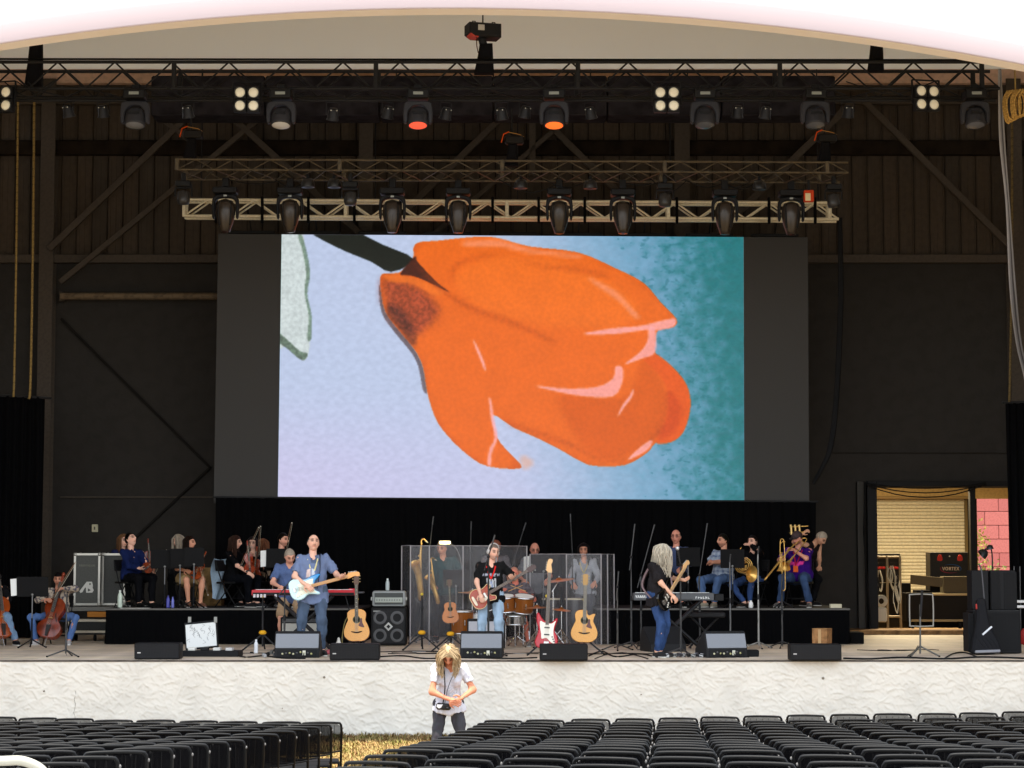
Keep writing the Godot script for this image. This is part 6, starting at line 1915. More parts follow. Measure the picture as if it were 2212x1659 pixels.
func drum(parent: Node, called: String, c: Vector3, r: float, h: float, b: Basis, shell: Material) -> Node3D:
	var o := Node3D.new()
	o.name = called
	parent.add_child(o, true)
	o.transform = Transform3D(b, c)
	put(o, "shell", Geo.new().lathe([Vector2(r, -h * 0.5), Vector2(r, h * 0.5)], 24), shell)
	put(o, "drumhead", Geo.new().lathe([Vector2(0.0, h * 0.5 + 0.004), Vector2(r * 0.97, h * 0.5 + 0.003)], 24), mat(Color(0.9, 0.89, 0.86), 0.5))
	put(o, "lower_head", Geo.new().lathe([Vector2(r * 0.97, -h * 0.5 - 0.003), Vector2(0.0, -h * 0.5 - 0.004)], 24), mat(Color(0.75, 0.74, 0.72), 0.4))
	for s in [-1, 1]: put(o, "hoop", Geo.new().lathe([Vector2(r + 0.002, s * h * 0.5 - 0.012), Vector2(r + 0.012, s * h * 0.5 - 0.01), Vector2(r + 0.012, s * h * 0.5 + 0.01), Vector2(r - 0.004, s * h * 0.5 + 0.012)], 24), chrome())
	for k in 6: put(o, "lug", Geo.new().box(Vector3((r + 0.012) * cos(k * TAU / 6 + 0.3), 0, (r + 0.012) * sin(k * TAU / 6 + 0.3)), Vector3(0.018, minf(h * 0.5, 0.09), 0.018), 0.004), chrome())
	return o

func cymbal(label: String, base: Vector3, h: float, r: float, tilt: Vector3, boom := Vector3.ZERO) -> void:
	var t := thing("cymbal_stand", label, "cymbal", base)
	tripod(t, 0.3, 0.26, chrome(), rng.randf() * 2.0)
	rod(t, "pole", Vector3(0, 0.1, 0), Vector3(0, h, 0), 0.011, chrome())
	if boom.length() > 0.0: rod(t, "boom", Vector3(0, h, 0) - boom * 0.2, Vector3(0, h, 0) + boom, 0.009, chrome())
	var c := Vector3(0, h, 0) + boom
	put(t, "cymbal", Geo.new().lathe([Vector2(r, 0.0), Vector2(r * 0.6, 0.012), Vector2(r * 0.22, 0.02), Vector2(r * 0.15, 0.04), Vector2(0.0, 0.045)], 28, Transform3D(Basis.from_euler(tilt), c)), mat(Color(0.78, 0.58, 0.32), 0.3, 0.9))
	put(t, "wing_nut", Geo.new().ball(c + Vector3(0, 0.06, 0), Vector3(0.012, 0.02, 0.012), 6), chrome())

func place_stage_gear() -> void:
	front_speaker(289, 387, 1425, "low black speaker on the stage edge beside the open effects case")
	front_speaker(711, 819, 1427, "low black speaker on the stage edge in front of the natural acoustic guitar")
	front_speaker(1166, 1270, 1428, "low black speaker on the stage edge in front of the red bass")
	front_speaker(1708, 1819, 1428, "low black speaker on the stage edge in front of the cardboard box")
	wedge(on(641, 1421, STAGE) + Vector3(0, 0, -0.28), 0, 0.67, "grey backed wedge monitor in front of the man with the turquoise guitar")
	wedge(on(1041, 1421, STAGE) + Vector3(0, 0, -0.28), -2, 0.63, "grey backed wedge monitor in front of the bass player with red lanyard")
	wedge(on(1562, 1421, STAGE) + Vector3(0, 0, -0.3), 14, 0.64, "grey backed wedge monitor right of the long haired guitarist, turned aside")
	wedge(onz(1432, 35.2, STAGE), 195, 0.6, "dark wedge monitor behind the long haired guitarist's legs")
	tag(put(self, numbered("pedal_case"), Geo.new().box(on(1612, 1419, STAGE) + Vector3(0, 0.05, -0.2), Vector3(0.4, 0.1, 0.3), 0.012), mat(Color(0.055, 0.055, 0.058), 0.6, 0.0, "cloth", 0.3)), "flat black case lying beside the turned wedge monitor", "case")
	# open effects case with white tray lid
	var p := on(452, 1419, STAGE) + Vector3(0, 0, -0.22)
	var t := thing("open_effects_case", "open black case with a scratched white lid lining on the stage edge", "case", p, -4)
	var blk := mat(Color(0.07, 0.07, 0.072), 0.6, 0.0, "cloth", 0.3)
	put(t, "tray", Geo.new().box(Vector3(0.02, 0.045, 0.0), Vector3(0.86, 0.09, 0.36), 0.01), blk)
	var lb := Basis.from_euler(Vector3(-0.42, 0.12, 0.1))
	put(t, "lid", Geo.new().box(Vector3(-0.2, 0.31, -0.22), Vector3(0.5, 0.44, 0.05), 0.012, lb), blk)
	var lining := put(t, "lid_lining", Geo.new().box(Vector3(-0.2, 0.308, -0.193), Vector3(0.455, 0.385, 0.01), 0.006, lb), mat(Color(0.8, 0.8, 0.78), 0.7))
	var r := RandomNumberGenerator.new()
	r.seed = 11
	for k in 26:
		var a := Vector2(r.randf_range(-0.2, 0.2), r.randf_range(-0.16, 0.16))
		var q := []
		for s in 4: q.append(Vector3(-0.2, 0.308, -0.193) + lb * Vector3(a.x + r.randf_range(-0.03, 0.03), clampf(a.y + s * 0.02, -0.18, 0.18), 0.006))
		put(lining, "scribble", Geo.new().tube(q, 0.0035, 4, true, 0.4), mat(Color(0.1, 0.1, 0.1), 0.8))
	for k in 4: put(t, "effects_pedal", Geo.new().box(Vector3(-0.28 + k * 0.19, 0.11, 0.05), Vector3(0.11, 0.05, 0.14), 0.01), mat([Color(0.85, 0.84, 0.8), Color(0.1, 0.1, 0.1), Color(0.8, 0.79, 0.76), Color(0.75, 0.74, 0.72)][k], 0.5))
	for s in [-1, 1]: put(t, "latch", Geo.new().box(Vector3(-0.2 + s * 0.2, 0.54, -0.29), Vector3(0.05, 0.09, 0.02), 0.004), mat(Color(0.5, 0.5, 0.48), 0.4, 0.4))
	bottle("white spray bottle standing on the boards behind the effects case", on(553, 1412, STAGE), 0.22, 0.034, Color(0.9, 0.91, 0.92), Color(0.93, 0.93, 0.93))
	# bass amplifier: rack head on a four speaker cabinet
	p = on(839, 1395, STAGE) + Vector3(0, 0, -0.22)
	t = thing("bass_cabinet", "black bass cabinet with four speakers and a diamond plate", "amplifier", p)
	put(t, "cabinet", Geo.new().box(Vector3(0, 0.33, 0), Vector3(0.6, 0.64, 0.42), 0.015), mat(Color(0.1, 0.1, 0.102), 0.7, 0.0, "cloth", 0.3))
	put(t, "grille", Geo.new().box(Vector3(0, 0.33, 0.21), Vector3(0.54, 0.58, 0.012), 0.004), mat(Color(0.2, 0.2, 0.2), 0.7, 0.0, "dirt", 0.05))
	for k in 4:
		var o := Vector3(-0.145 + 0.29 * (k % 2), 0.175 + 0.3 * (k / 2), 0.217)
		put(t, "speaker_ring", Geo.new().lathe([Vector2(0.07, 0.002), Vector2(0.085, 0.008), Vector2(0.105, 0.008), Vector2(0.115, 0.0)], 24, Transform3D(Basis(Vector3.RIGHT, PI / 2), o)), mat(Color(0.36, 0.36, 0.36), 0.5))
		put(t, "speaker_cone", Geo.new().lathe([Vector2(0.0, 0.0), Vector2(0.03, 0.001), Vector2(0.07, 0.002)], 18, Transform3D(Basis(Vector3.RIGHT, PI / 2), o)), mat(Color(0.12, 0.12, 0.12), 0.6))
	put(t, "diamond_plate", Geo.new().prism(PackedVector2Array([Vector2(0, 0.075), Vector2(0.075, 0), Vector2(0, -0.075), Vector2(-0.075, 0)]), 0.0, 0.008, 0.002, Transform3D(Basis(), Vector3(0, 0.325, 0.218))), mat(Color(0.72, 0.72, 0.7), 0.3, 0.5))
	put(t, "horn_cover", Geo.new().prism(PackedVector2Array([Vector2(0, 0.035), Vector2(0.035, 0), Vector2(0, -0.035), Vector2(-0.035, 0)]), 0.0, 0.011, 0.002, Transform3D(Basis(), Vector3(0, 0.325, 0.218))), mat(Color(0.1, 0.1, 0.1), 0.5))
	put(t, "logo_plate", Geo.new().box(Vector3(-0.2, 0.585, 0.218), Vector3(0.12, 0.024, 0.004), 0.001), mat(Color(0.55, 0.55, 0.53), 0.4))
	t = thing("amplifier_rack", "grey rimmed amplifier rack on the black bass cabinet", "amplifier", p + Vector3(0, 0.655, 0))
	put(t, "shell", Geo.new().box(Vector3(0, 0.14, -0.02), Vector3(0.57, 0.27, 0.4), 0.03), mat(Color(0.6, 0.61, 0.6), 0.5))
	put(t, "rack_panel", Geo.new().box(Vector3(0, 0.14, 0.178), Vector3(0.49, 0.2, 0.012), 0.004), mat(Color(0.3, 0.31, 0.3), 0.6))
	put(t, "amplifier_front", Geo.new().box(Vector3(0, 0.12, 0.186), Vector3(0.47, 0.085, 0.012), 0.003), mat(Color(0.62, 0.64, 0.6), 0.35, 0.3))
	for k in 10: put(t, "knob", Geo.new().lathe([Vector2(0.01, 0.0), Vector2(0.009, 0.012), Vector2(0, 0.013)], 8, Transform3D(Basis(Vector3.RIGHT, PI / 2), Vector3(-0.2 + k * 0.043, 0.12, 0.192))), mat(Color(0.15, 0.15, 0.15), 0.4))
	for s in [-1, 1]: put(t, "latch", Geo.new().box(Vector3(s * 0.295, 0.14, 0.1), Vector3(0.03, 0.06, 0.06), 0.008), mat(Color(0.7, 0.7, 0.68), 0.3, 0.5))
	bottle("clear water bottle standing on the amplifier rack", p + Vector3(-0.03, 0.93, 0.03), 0.21, 0.034, Color(0.7, 0.74, 0.73), Color(0.85, 0.9, 0.88))
	# small grey fronted amplifier behind the turquoise guitar
	p = onz(655, 35.8, STAGE)
	t = thing("guitar_amplifier", "grey fronted guitar amplifier behind the man with the turquoise guitar", "amplifier", p)
	put(t, "cabinet", Geo.new().box(Vector3(0, 0.27, 0), Vector3(0.72, 0.52, 0.28), 0.015), mat(Color(0.09, 0.09, 0.09), 0.7))
	put(t, "grille", Geo.new().box(Vector3(0, 0.24, 0.14), Vector3(0.66, 0.38, 0.012), 0.004), mat(Color(0.68, 0.67, 0.63), 0.8, 0.0, "cloth", 0.08))
	put(t, "control_panel", Geo.new().box(Vector3(0, 0.475, 0.142), Vector3(0.66, 0.06, 0.012), 0.003), mat(Color(0.2, 0.2, 0.2), 0.4))
	put(t, "handle", Geo.new().box(Vector3(0, 0.54, 0), Vector3(0.2, 0.02, 0.03), 0.006), mat(Color(0.06, 0.06, 0.06), 0.6))
	# guitars on stands
	var ig := instrument_stand("black stand with a yellow hub under the natural acoustic guitar", onz(771, 34.4, STAGE), 0.84)
	var g := acoustic("natural spruce acoustic guitar with dark pickguard on a stand", false, false, Color(0.88, 0.62, 0.29), Color(0.45, 0.22, 0.1))
	g.transform = Transform3D(Basis.from_euler(Vector3(-0.1, 0, 0.02)), ig.position + Vector3(0.0, 0.44, 0.1))
	put(g, "shoulder_strap", Geo.new().tube(curve3([Vector3(-0.14, 0.15, -0.06), Vector3(-0.2, 0.0, -0.05), Vector3(-0.23, -0.25, -0.04), Vector3(-0.17, -0.38, -0.02), Vector3(-0.1, -0.4, 0.0)], 4), 0.02, 5, true, 0.35), mat(Color(0.55, 0.5, 0.32), 0.8))
	ig = instrument_stand("black stand with a yellow hub under the small ukulele", onz(973, 35.0, STAGE), 0.72)
	g = acoustic("small orange brown ukulele on a tall stand before the clear shield", false, true, Color(0.74, 0.44, 0.18), Color(0.45, 0.2, 0.1))
	g.transform = Transform3D(Basis.from_euler(Vector3(-0.1, 0, 0.04)).scaled(Vector3(0.66, 0.66, 0.66)), ig.position + Vector3(0.0, 0.62, 0.1))
	ig = instrument_stand("black stand with a yellow hub under the solid red bass", onz(1181, 33.6, STAGE), 0.9)
	g = solid_guitar("cherry red solid bass with white pickguard on a stand", Color(0.68, 0.06, 0.13), Color(0.9, 0.87, 0.8), Color(0.86, 0.68, 0.45), Color(0.25, 0.18, 0.15), true)
	g.transform = Transform3D(Basis.from_euler(Vector3(-0.1, 0, -0.05)).scaled(Vector3(1.06, 1.06, 1.06)), ig.position + Vector3(0.0, 0.36, 0.1))
	ig = instrument_stand("black stand with a yellow hub under the cutaway acoustic guitar", onz(1262, 33.9, STAGE), 0.84)
	g = acoustic("pale natural acoustic guitar with a cutaway on a stand", true, false, Color(0.87, 0.62, 0.28), Color(0.5, 0.28, 0.12))
	g.transform = Transform3D(Basis.from_euler(Vector3(-0.1, 0, -0.03)), ig.position + Vector3(0.0, 0.44, 0.1))
	# saxophone on its stand behind the shield
	p = onz(909, 38.6, STAGE)
	var st := instrument_stand("black stand with a yellow hub under the upright saxophone", onz(911, 35.6, STAGE), 0.9)
	g = saxophone("brass saxophone standing upright behind the clear shield", 1.28)
	g.transform = Transform3D(Basis.from_euler(Vector3(0, -0.4, 0.05)), p + Vector3(0, 1.25, 0.0))
	var ss := thing("saxophone_stand", "slim black stand that carries the upright saxophone", "stand", p)
	tripod(ss, 0.3, 0.3, black_metal(), 0.2)
	rod(ss, "pole", Vector3(0, 0.1, 0), Vector3(0, 0.74, 0), 0.014, black_metal())
	put(ss, "cradle", Geo.new().tube(curve3([Vector3(-0.1, 0.78, 0.06), Vector3(0, 0.7, 0.02), Vector3(0.1, 0.78, 0.06)], 4), 0.014, 6), black_metal())
	# the open stand with a yellow hub in front of the left platform
	instrument_stand("empty black stand with a yellow hub beside the red keyboard", onz(567, 35.6, STAGE), 0.86)
	# red keyboard on an X stand, player behind it
	p = onz(640, 35.3, STAGE)
	t = thing("red_keyboard", "long red stage keyboard on a black crossed stand", "keyboard", p + Vector3(0.12, 0.88, 0))
	put(t, "case", Geo.new().box(Vector3(0, 0.05, 0), Vector3(1.66, 0.09, 0.3), 0.012), mat(Color(0.72, 0.07, 0.13), 0.35))
	put(t, "back_panel", Geo.new().box(Vector3(0, 0.03, 0.152), Vector3(1.62, 0.045, 0.008), 0.002), mat(Color(0.1, 0.09, 0.09), 0.5))
	for k in 5: put(t, "white_plug", Geo.new().box(Vector3(-0.78 + k * 0.055 + (0.12 if k == 4 else 0.0), 0.0, 0.162), Vector3(0.038, 0.055, 0.02), 0.006), mat(Color(0.8, 0.77, 0.78), 0.5))
	for k in 12: put(t, "white_key", Geo.new().box(Vector3(-0.72 + k * 0.13, 0.096, -0.06), Vector3(0.125, 0.01, 0.14), 0.002), mat(Color(0.9, 0.9, 0.88), 0.4))
	var xs := thing("keyboard_stand", "black crossed stand under the red keyboard", "stand", p + Vector3(0.12, 0, 0))
	for z in [-0.13, 0.13]:
		rod(xs, "crossed_leg", Vector3(-0.45, 0.02, z), Vector3(0.45, 0.86, z), 0.02, black_metal())
		rod(xs, "crossed_leg", Vector3(0.45, 0.02, z + 0.03), Vector3(-0.45, 0.86, z + 0.03), 0.02, black_metal())
	for s in [-1, 1]:
		rod(xs, "foot_bar", Vector3(s * 0.45, 0.02, -0.25), Vector3(s * 0.45, 0.02, 0.25), 0.018, black_metal())
		rod(xs, "top_bar", Vector3(s * 0.45, 0.862, -0.2), Vector3(s * 0.45, 0.862, 0.2), 0.016, black_metal())
	# a second flat keyboard at its far end, seen edge on
	t = thing("thin_desk", "thin grey tablet desk beside the red keyboard with a red clip", "desk", onz(742, 36.2, STAGE))
	rod(t, "pole", Vector3(0.2, 0.0, 0), Vector3(0.2, 0.9, 0), 0.014, black_metal())
	tripod(t, 0.2, 0.28, black_metal())
	put(t, "desk", Geo.new().box(Vector3(0.02, 0.92, 0), Vector3(0.62, 0.025, 0.3), 0.006), mat(Color(0.3, 0.3, 0.31), 0.5))
	put(t, "clip", Geo.new().box(Vector3(0.14, 0.96, 0.1), Vector3(0.11, 0.055, 0.05), 0.01), mat(Color(0.8, 0.16, 0.22), 0.5))
	rod(t, "pole", Vector3(0.02, 0.9, 0), Vector3(0.2, 0.2, 0), 0.01, black_metal())
	# workstation keyboard on the right
	p = onz(1452, 35.6, STAGE)
	t = thing("grey_keyboard", "wide grey synthesizer on a black crossed stand behind the long haired guitarist", "keyboard", p + Vector3(0.02, 0.8, 0))
	put(t, "case", Geo.new().box(Vector3(0, 0.06, 0), Vector3(1.3, 0.12, 0.36), 0.014), mat(Color(0.33, 0.335, 0.34), 0.5))
	put(t, "end_block", Geo.new().box(Vector3(0.73, 0.05, 0), Vector3(0.15, 0.11, 0.36), 0.012), mat(Color(0.09, 0.09, 0.09), 0.5))
	lettering(t, "YAMAHA", 0.042, mat(Color(0.88, 0.88, 0.86), 0.5), Transform3D(Basis(), Vector3(-0.5, 0.062, 0.181)), true)
	marks(t, 6, 0.24, 0.042, mat(Color(0.85, 0.85, 0.83), 0.5), Transform3D(Basis(), Vector3(0.46, 0.045, 0.182)))
	put(t, "panel_seam", Geo.new().box(Vector3(0.05, 0.02, 0.18), Vector3(0.5, 0.006, 0.006), 0.001), mat(Color(0.12, 0.12, 0.12), 0.5))
	for k in 10: put(t, "white_key", Geo.new().box(Vector3(-0.55 + k * 0.12, 0.122, -0.09), Vector3(0.115, 0.01, 0.14), 0.002), mat(Color(0.88, 0.88, 0.86), 0.4))
	xs = thing("keyboard_stand", "black crossed stand under the grey synthesizer", "stand", p + Vector3(0.05, 0, 0))
	for z in [-0.14, 0.14]:
		rod(xs, "crossed_leg", Vector3(-0.4, 0.02, z), Vector3(0.4, 0.78, z), 0.024, black_metal())
		rod(xs, "crossed_leg", Vector3(0.42, 0.02, z + 0.03), Vector3(-0.42, 0.78, z + 0.03), 0.024, black_metal())
	for s in [-1, 1]:
		rod(xs, "foot_bar", Vector3(s * 0.42, 0.02, -0.25), Vector3(s * 0.42, 0.02, 0.25), 0.02, black_metal())
		rod(xs, "top_bar", Vector3(s * 0.42, 0.782, -0.2), Vector3(s * 0.42, 0.782, 0.2), 0.016, black_metal())
	p = onz(1523, 36.4, STAGE)
	t = thing("keyboard_bench", "padded black bench on crossed legs behind the synthesizer", "bench", p)
	put(t, "cushion", Geo.new().box(Vector3(0, 0.55, 0), Vector3(0.66, 0.09, 0.32), 0.03), mat(Color(0.13, 0.13, 0.135), 0.6))
	rod(t, "leg", Vector3(-0.25, 0.02, 0), Vector3(0.22, 0.51, 0), 0.016, black_metal())
	rod(t, "leg", Vector3(0.25, 0.02, 0.03), Vector3(-0.22, 0.51, 0.03), 0.016, black_metal())
	for s in [-1, 1]: rod(t, "foot_bar", Vector3(s * 0.25, 0.015, -0.17), Vector3(s * 0.25, 0.015, 0.2), 0.014, black_metal())
	# drums
	p = onz(1105, 37.0, STAGE)
	t = thing("drum_kit", "orange brown drum kit with chrome rims behind the bass player", "drum kit", p)
	var amber := mat(Color(0.53, 0.3, 0.12), 0.1, 0.0, "cloth", 0.3)
	drum(t, "bass_drum", Vector3(-0.62, 0.29, -0.1), 0.27, 0.4, Basis(Vector3.RIGHT, PI / 2) * Basis(Vector3(0, 0, 1), 0.15), amber)
	drum(t, "rack_tom", Vector3(-0.1, 0.73, 0.05), 0.16, 0.24, Basis.from_euler(Vector3(0.25, 0, 0.05)), amber)
	drum(t, "rack_tom", Vector3(0.2, 0.72, 0.02), 0.17, 0.26, Basis.from_euler(Vector3(0.25, 0, -0.08)), amber)
	drum(t, "snare_drum", Vector3(0.06, 0.46, 0.02), 0.18, 0.14, Basis.from_euler(Vector3(0.1, 0, 0)), chrome())
	drum(t, "floor_tom", Vector3(-0.82, 0.42, 0.15), 0.19, 0.36, Basis.from_euler(Vector3(0.05, 0, 0)), amber)
	for a in [[-0.1, 0.6, 0.06], [0.2, 0.58, 0.03], [0.06, 0.4, 0.02], [-0.82, 0.24, 0.3], [-0.98, 0.24, 0.1], [-0.66, 0.24, 0.1]]: rod(t, "leg", Vector3(a[0], 0.01, a[2]), Vector3(a[0], a[1], a[2]), 0.011, chrome())
	for k in 14:
		var a := Vector3(r.randf_range(-0.7, 0.4), r.randf_range(0.05, 0.5), r.randf_range(-0.1, 0.2))
		rod(t, "hardware_rod", a, a + Vector3(r.randf_range(-0.2, 0.2), r.randf_range(-0.2, 0.25), r.randf_range(-0.1, 0.1)), 0.009, chrome())
	rod(t, "tom_mount", Vector3(-0.62, 0.5, -0.1), Vector3(-0.12, 0.7, -0.02), 0.012, chrome())
	t = thing("drum_throne", "round black drummer's stool behind the drum kit", "stool", onz(1122, 37.6, STAGE))
	put(t, "cushion", Geo.new().lathe([Vector2(0.0, 0.44), Vector2(0.16, 0.445), Vector2(0.17, 0.48), Vector2(0.15, 0.51), Vector2(0.0, 0.515)], 18), black_metal())
	rod(t, "pole", Vector3(0, 0.1, 0), Vector3(0, 0.45, 0), 0.014, chrome())
	tripod(t, 0.25, 0.25, chrome())
	cymbal("crash cymbal above the ukulele, edge on, on a chrome stand", onz(1020, 37.2, STAGE), 0.9, 0.24, Vector3(0.04, 0, -0.03))
	cymbal("large cymbal on a boom beside the pale bass headstock", onz(1195, 36.9, STAGE), 0.95, 0.26, Vector3(0.08, 0, 0.12), Vector3(0.1, 0.16, 0))
	cymbal("low cymbal pair between the drum kit and the red bass", onz(1160, 36.6, STAGE), 0.66, 0.22, Vector3(0.03, 0, 0.02))
	cymbal("small cymbal on a chrome stand in front of the percussionist", onz(1213, 36.8, STAGE), 0.62, 0.16, Vector3(0.1, 0, -0.1))
	# percussion drums of the player with the white blouse
	t = thing("conga_drums", "pair of dark conga drums behind the clear shield", "drum", onz(1215, 38.6, STAGE))
	for s in [-1, 1]:
		put(t, "shell", Geo.new().lathe([Vector2(0.11, 0.0), Vector2(0.16, 0.3), Vector2(0.175, 0.5), Vector2(0.15, 0.78)], 20, Transform3D(Basis(), Vector3(s * 0.2, 0, 0))), mat(Color(0.12, 0.1, 0.1), 0.3))
		put(t, "drumhead", Geo.new().lathe([Vector2(0.16, 0.76), Vector2(0.155, 0.79), Vector2(0.0, 0.79)], 20, Transform3D(Basis(), Vector3(s * 0.2, 0, 0))), mat(Color(0.82, 0.78, 0.68), 0.6))
	# grey speaker box behind the bass player's legs
	t = thing("white_amplifier", "pale grey fronted amplifier behind the bass player's legs", "amplifier", onz(1050, 36.2, STAGE))
	put(t, "cabinet", Geo.new().box(Vector3(0, 0.25, 0), Vector3(0.62, 0.48, 0.26), 0.012), mat(Color(0.16, 0.16, 0.16), 0.7))
	put(t, "grille", Geo.new().box(Vector3(0, 0.24, 0.13), Vector3(0.57, 0.42, 0.012), 0.004), mat(Color(0.74, 0.74, 0.76), 0.8, 0.0, "cloth", 0.08))
	# clear drum shield
	var pane := StandardMaterial3D.new()
	pane.albedo_color = Color(0.8, 0.79, 0.8, 0.06)
	pane.transparency = BaseMaterial3D.TRANSPARENCY_ALPHA
	pane.roughness = 0.06
	pane.metallic_specular = 0.2
	var clear := mat(Color(0.62, 0.6, 0.6), 0.3)
	var sh := func(label: String, xs2: Array, ytop: float, ds: Array) -> void:
		var s2 := thing("clear_shield", label, "shield", Vector3.ZERO)
		for k in xs2.size() - 1:
			var a := onz(xs2[k], ds[k], STAGE)
			var b := onz(xs2[k + 1], ds[k + 1], STAGE)
			var top := at(xs2[k], ytop, ds[k]).y
			var d := (b - a)
			var mid := (a + b) * 0.5
			var bs := Basis(d.normalized(), Vector3.UP, d.normalized().cross(Vector3.UP))
			put(s2, "pane", Geo.new().box(Vector3(mid.x, (STAGE + top) * 0.5 + 0.01, mid.z), Vector3(d.length() - 0.02, top - STAGE - 0.02, 0.01), 0.002, bs), pane)
			rod(s2, "hinge_strip", a + Vector3(0, 0.01, 0), Vector3(a.x, top, a.z), 0.011, clear)
			rod(s2, "top_edge", Vector3(a.x, top, a.z), Vector3(b.x, top, b.z), 0.005, clear)
		var e := onz(xs2[-1], ds[-1], STAGE)
		rod(s2, "hinge_strip", e + Vector3(0, 0.01, 0), Vector3(e.x, at(xs2[-1], ytop, ds[-1]).y, e.z), 0.011, clear)
	sh.call("tall clear folding shield in front of the saxophone player", [867, 886, 927, 1000], 1179, [38.3, 37.6, 37.5, 37.4])
	sh.call("tall clear folding shield between the bass player and drummer", [1000, 1072, 1138], 1179, [37.5, 37.6, 38.3])
	sh.call("lower clear folding shield before the percussion players", [1145, 1224, 1299, 1313, 1327], 1197, [37.9, 37.5, 37.5, 37.9, 38.6])
	# microphone and music stands
	mic_stand("straight microphone stand with a boom in front of the red keyboard", onz(614, 34.2, STAGE), 1.02, Vector3(0.34, 0.42, 0.0), Color(0.2, 0.2, 0.2))
	mic_stand("microphone stand before the bass player, pole crossing his legs", onz(1055, 33.2, STAGE), 1.5, Vector3(0.06, 0.2, 0.0), Color(0.1, 0.1, 0.1), false)
	mic_stand("straight microphone stand with a silver ball microphone beside the long haired guitarist", onz(1471, 33.6, STAGE), 1.38, Vector3(-0.02, 0.1, 0.03), Color(0.24, 0.24, 0.24))
	mic_stand("boom microphone stand behind the shield, boom rising to the dark backdrop", onz(925, 38.9, STAGE), 1.5, Vector3(0.07, 0.6, 0), Color(0.14, 0.14, 0.14), false)
	mic_stand("thin microphone stand above the shield left of the bass player's cap", onz(1016, 39.4, STAGE), 1.6, Vector3(0.01, 0.42, 0), Color(0.14, 0.14, 0.14), false)
	mic_stand("slanting boom microphone stand above the drummer", onz(1112, 39.3, STAGE), 1.5, Vector3(0.16, 0.5, 0), Color(0.14, 0.14, 0.14), false)
	mic_stand("thin upright microphone stand between the bald man and black haired woman", onz(1237, 39.2, STAGE), 1.55, Vector3(-0.03, 0.6, 0), Color(0.14, 0.14, 0.14), false)
	mic_stand("short stand with yellow clip beside the clear shield's folded end", onz(1334, 35.4, STAGE), 1.02, Vector3(0.01, 0.12, 0), Color(0.3, 0.29, 0.27), false)
	mic_stand("tall straight microphone stand left of the grey synthesizer", onz(1364, 36.4, STAGE), 1.5, Vector3(0.05, 0.42, 0), Color(0.26, 0.26, 0.26), false)
	mic_stand("boom microphone stand behind the long haired guitarist", onz(1385, 36.8, STAGE), 1.2, Vector3(0.2, 0.72, 0), Color(0.24, 0.24, 0.24), false)
	mic_stand("boom microphone stand rising behind the plaid shirt man's knee", onz(1512, 37.4, STAGE), 1.2, Vector3(0.12, 0.75, 0), Color(0.24, 0.24, 0.24), false)
	mic_stand("slim grey stand in front of the plaid shirt man", onz(1578, 36.6, STAGE), 1.42, null, Color(0.4, 0.4, 0.4), false)
	mic_stand("slim grey stand in front of the horn player", onz(1639, 36.2, STAGE), 1.55, null, Color(0.55, 0.55, 0.53), false)
	mic_stand("slim dark stand in front of the trombone player", onz(1690, 36.4, STAGE), 1.1, null, Color(0.2, 0.2, 0.2), false)
	mic_stand("low tripod stand in front of the cello player", onz(142, 33.0, STAGE), 0.82, null, Color(0.2, 0.2, 0.2), false)
	music_stand("black music stand with a white page edge beside the cello player", onz(68, 36.6, STAGE), 0.98, 4, 0.52, 14, true)
	music_stand("black music stand in front of the violinist in navy", onz(355, 38.6, RISER), 0.82, 8, 0.5, 14)
	music_stand("black music stand in front of the bare legged violinist, inner one", onz(418, 38.45, RISER), 0.86, 5, 0.34, 12)
	music_stand("black music stand in front of the grey haired string player", onz(388, 38.5, RISER), 0.84, -4, 0.34, 12)
	music_stand("black music stand with a white page edge before the bearded violinist", onz(596, 38.7, RISER), 0.84, 10, 0.36, 12, true)
	music_stand("black music stand in front of the man with glasses behind the guitarist", onz(1487, 38.6, RISER), 0.86, -6, 0.42, 14)
	music_stand("black music stand in front of the plaid shirt man's chest", onz(1583, 38.5, RISER), 0.83, -8, 0.42, 14)
	music_stand("pale grey music stand behind the lower clear shield", onz(1174, 38.4, STAGE), 1.36, 6, 0.5, 20, true)
	# long pole lying against the left: the slanting keyboard leg and floor cables
	floor_cable("black cable snaking from the effects case to the wedge", [on(500, 1414, STAGE), on(530, 1421, STAGE), on(570, 1418, STAGE), on(610, 1423, STAGE), on(660, 1424, STAGE)])
	floor_cable("black cable along the stage edge before the bass player", [on(820, 1420, STAGE), on(870, 1418, STAGE), on(920, 1424, STAGE), on(990, 1422, STAGE), on(1100, 1424, STAGE), on(1160, 1422, STAGE)])
	floor_cable("thin black cable looping beside the red bass's speaker", [on(1272, 1418, STAGE), on(1300, 1408, STAGE), on(1330, 1420, STAGE), on(1380, 1414, STAGE), on(1420, 1421, STAGE)])
	floor_cable("black cable loop between the long haired guitarist and the red bass", [on(1285, 1424, STAGE), on(1310, 1415, STAGE), on(1345, 1411, STAGE), on(1376, 1417, STAGE), on(1400, 1424, STAGE)], Color(0.09, 0.09, 0.09), 0.008)
	floor_cable("black cable running along the stage edge below the doorway", [on(1822, 1424, STAGE), on(1880, 1425, STAGE), on(1950, 1422, STAGE), on(2040, 1425, STAGE), on(2120, 1421, STAGE), on(2220, 1424, STAGE)], Color(0.1, 0.1, 0.1), 0.014)
	floor_cable("pale cable curving up from the stage edge to the doorway stand", [on(1960, 1419, STAGE), on(1975, 1408, STAGE), on(1983, 1396, STAGE)], Color(0.4, 0.38, 0.33), 0.008)
	floor_cable("black cable arching beside the guitar bag", [on(2040, 1424, STAGE), on(2060, 1413, STAGE), on(2085, 1411, STAGE), on(2110, 1420, STAGE)], Color(0.12, 0.12, 0.12), 0.011)
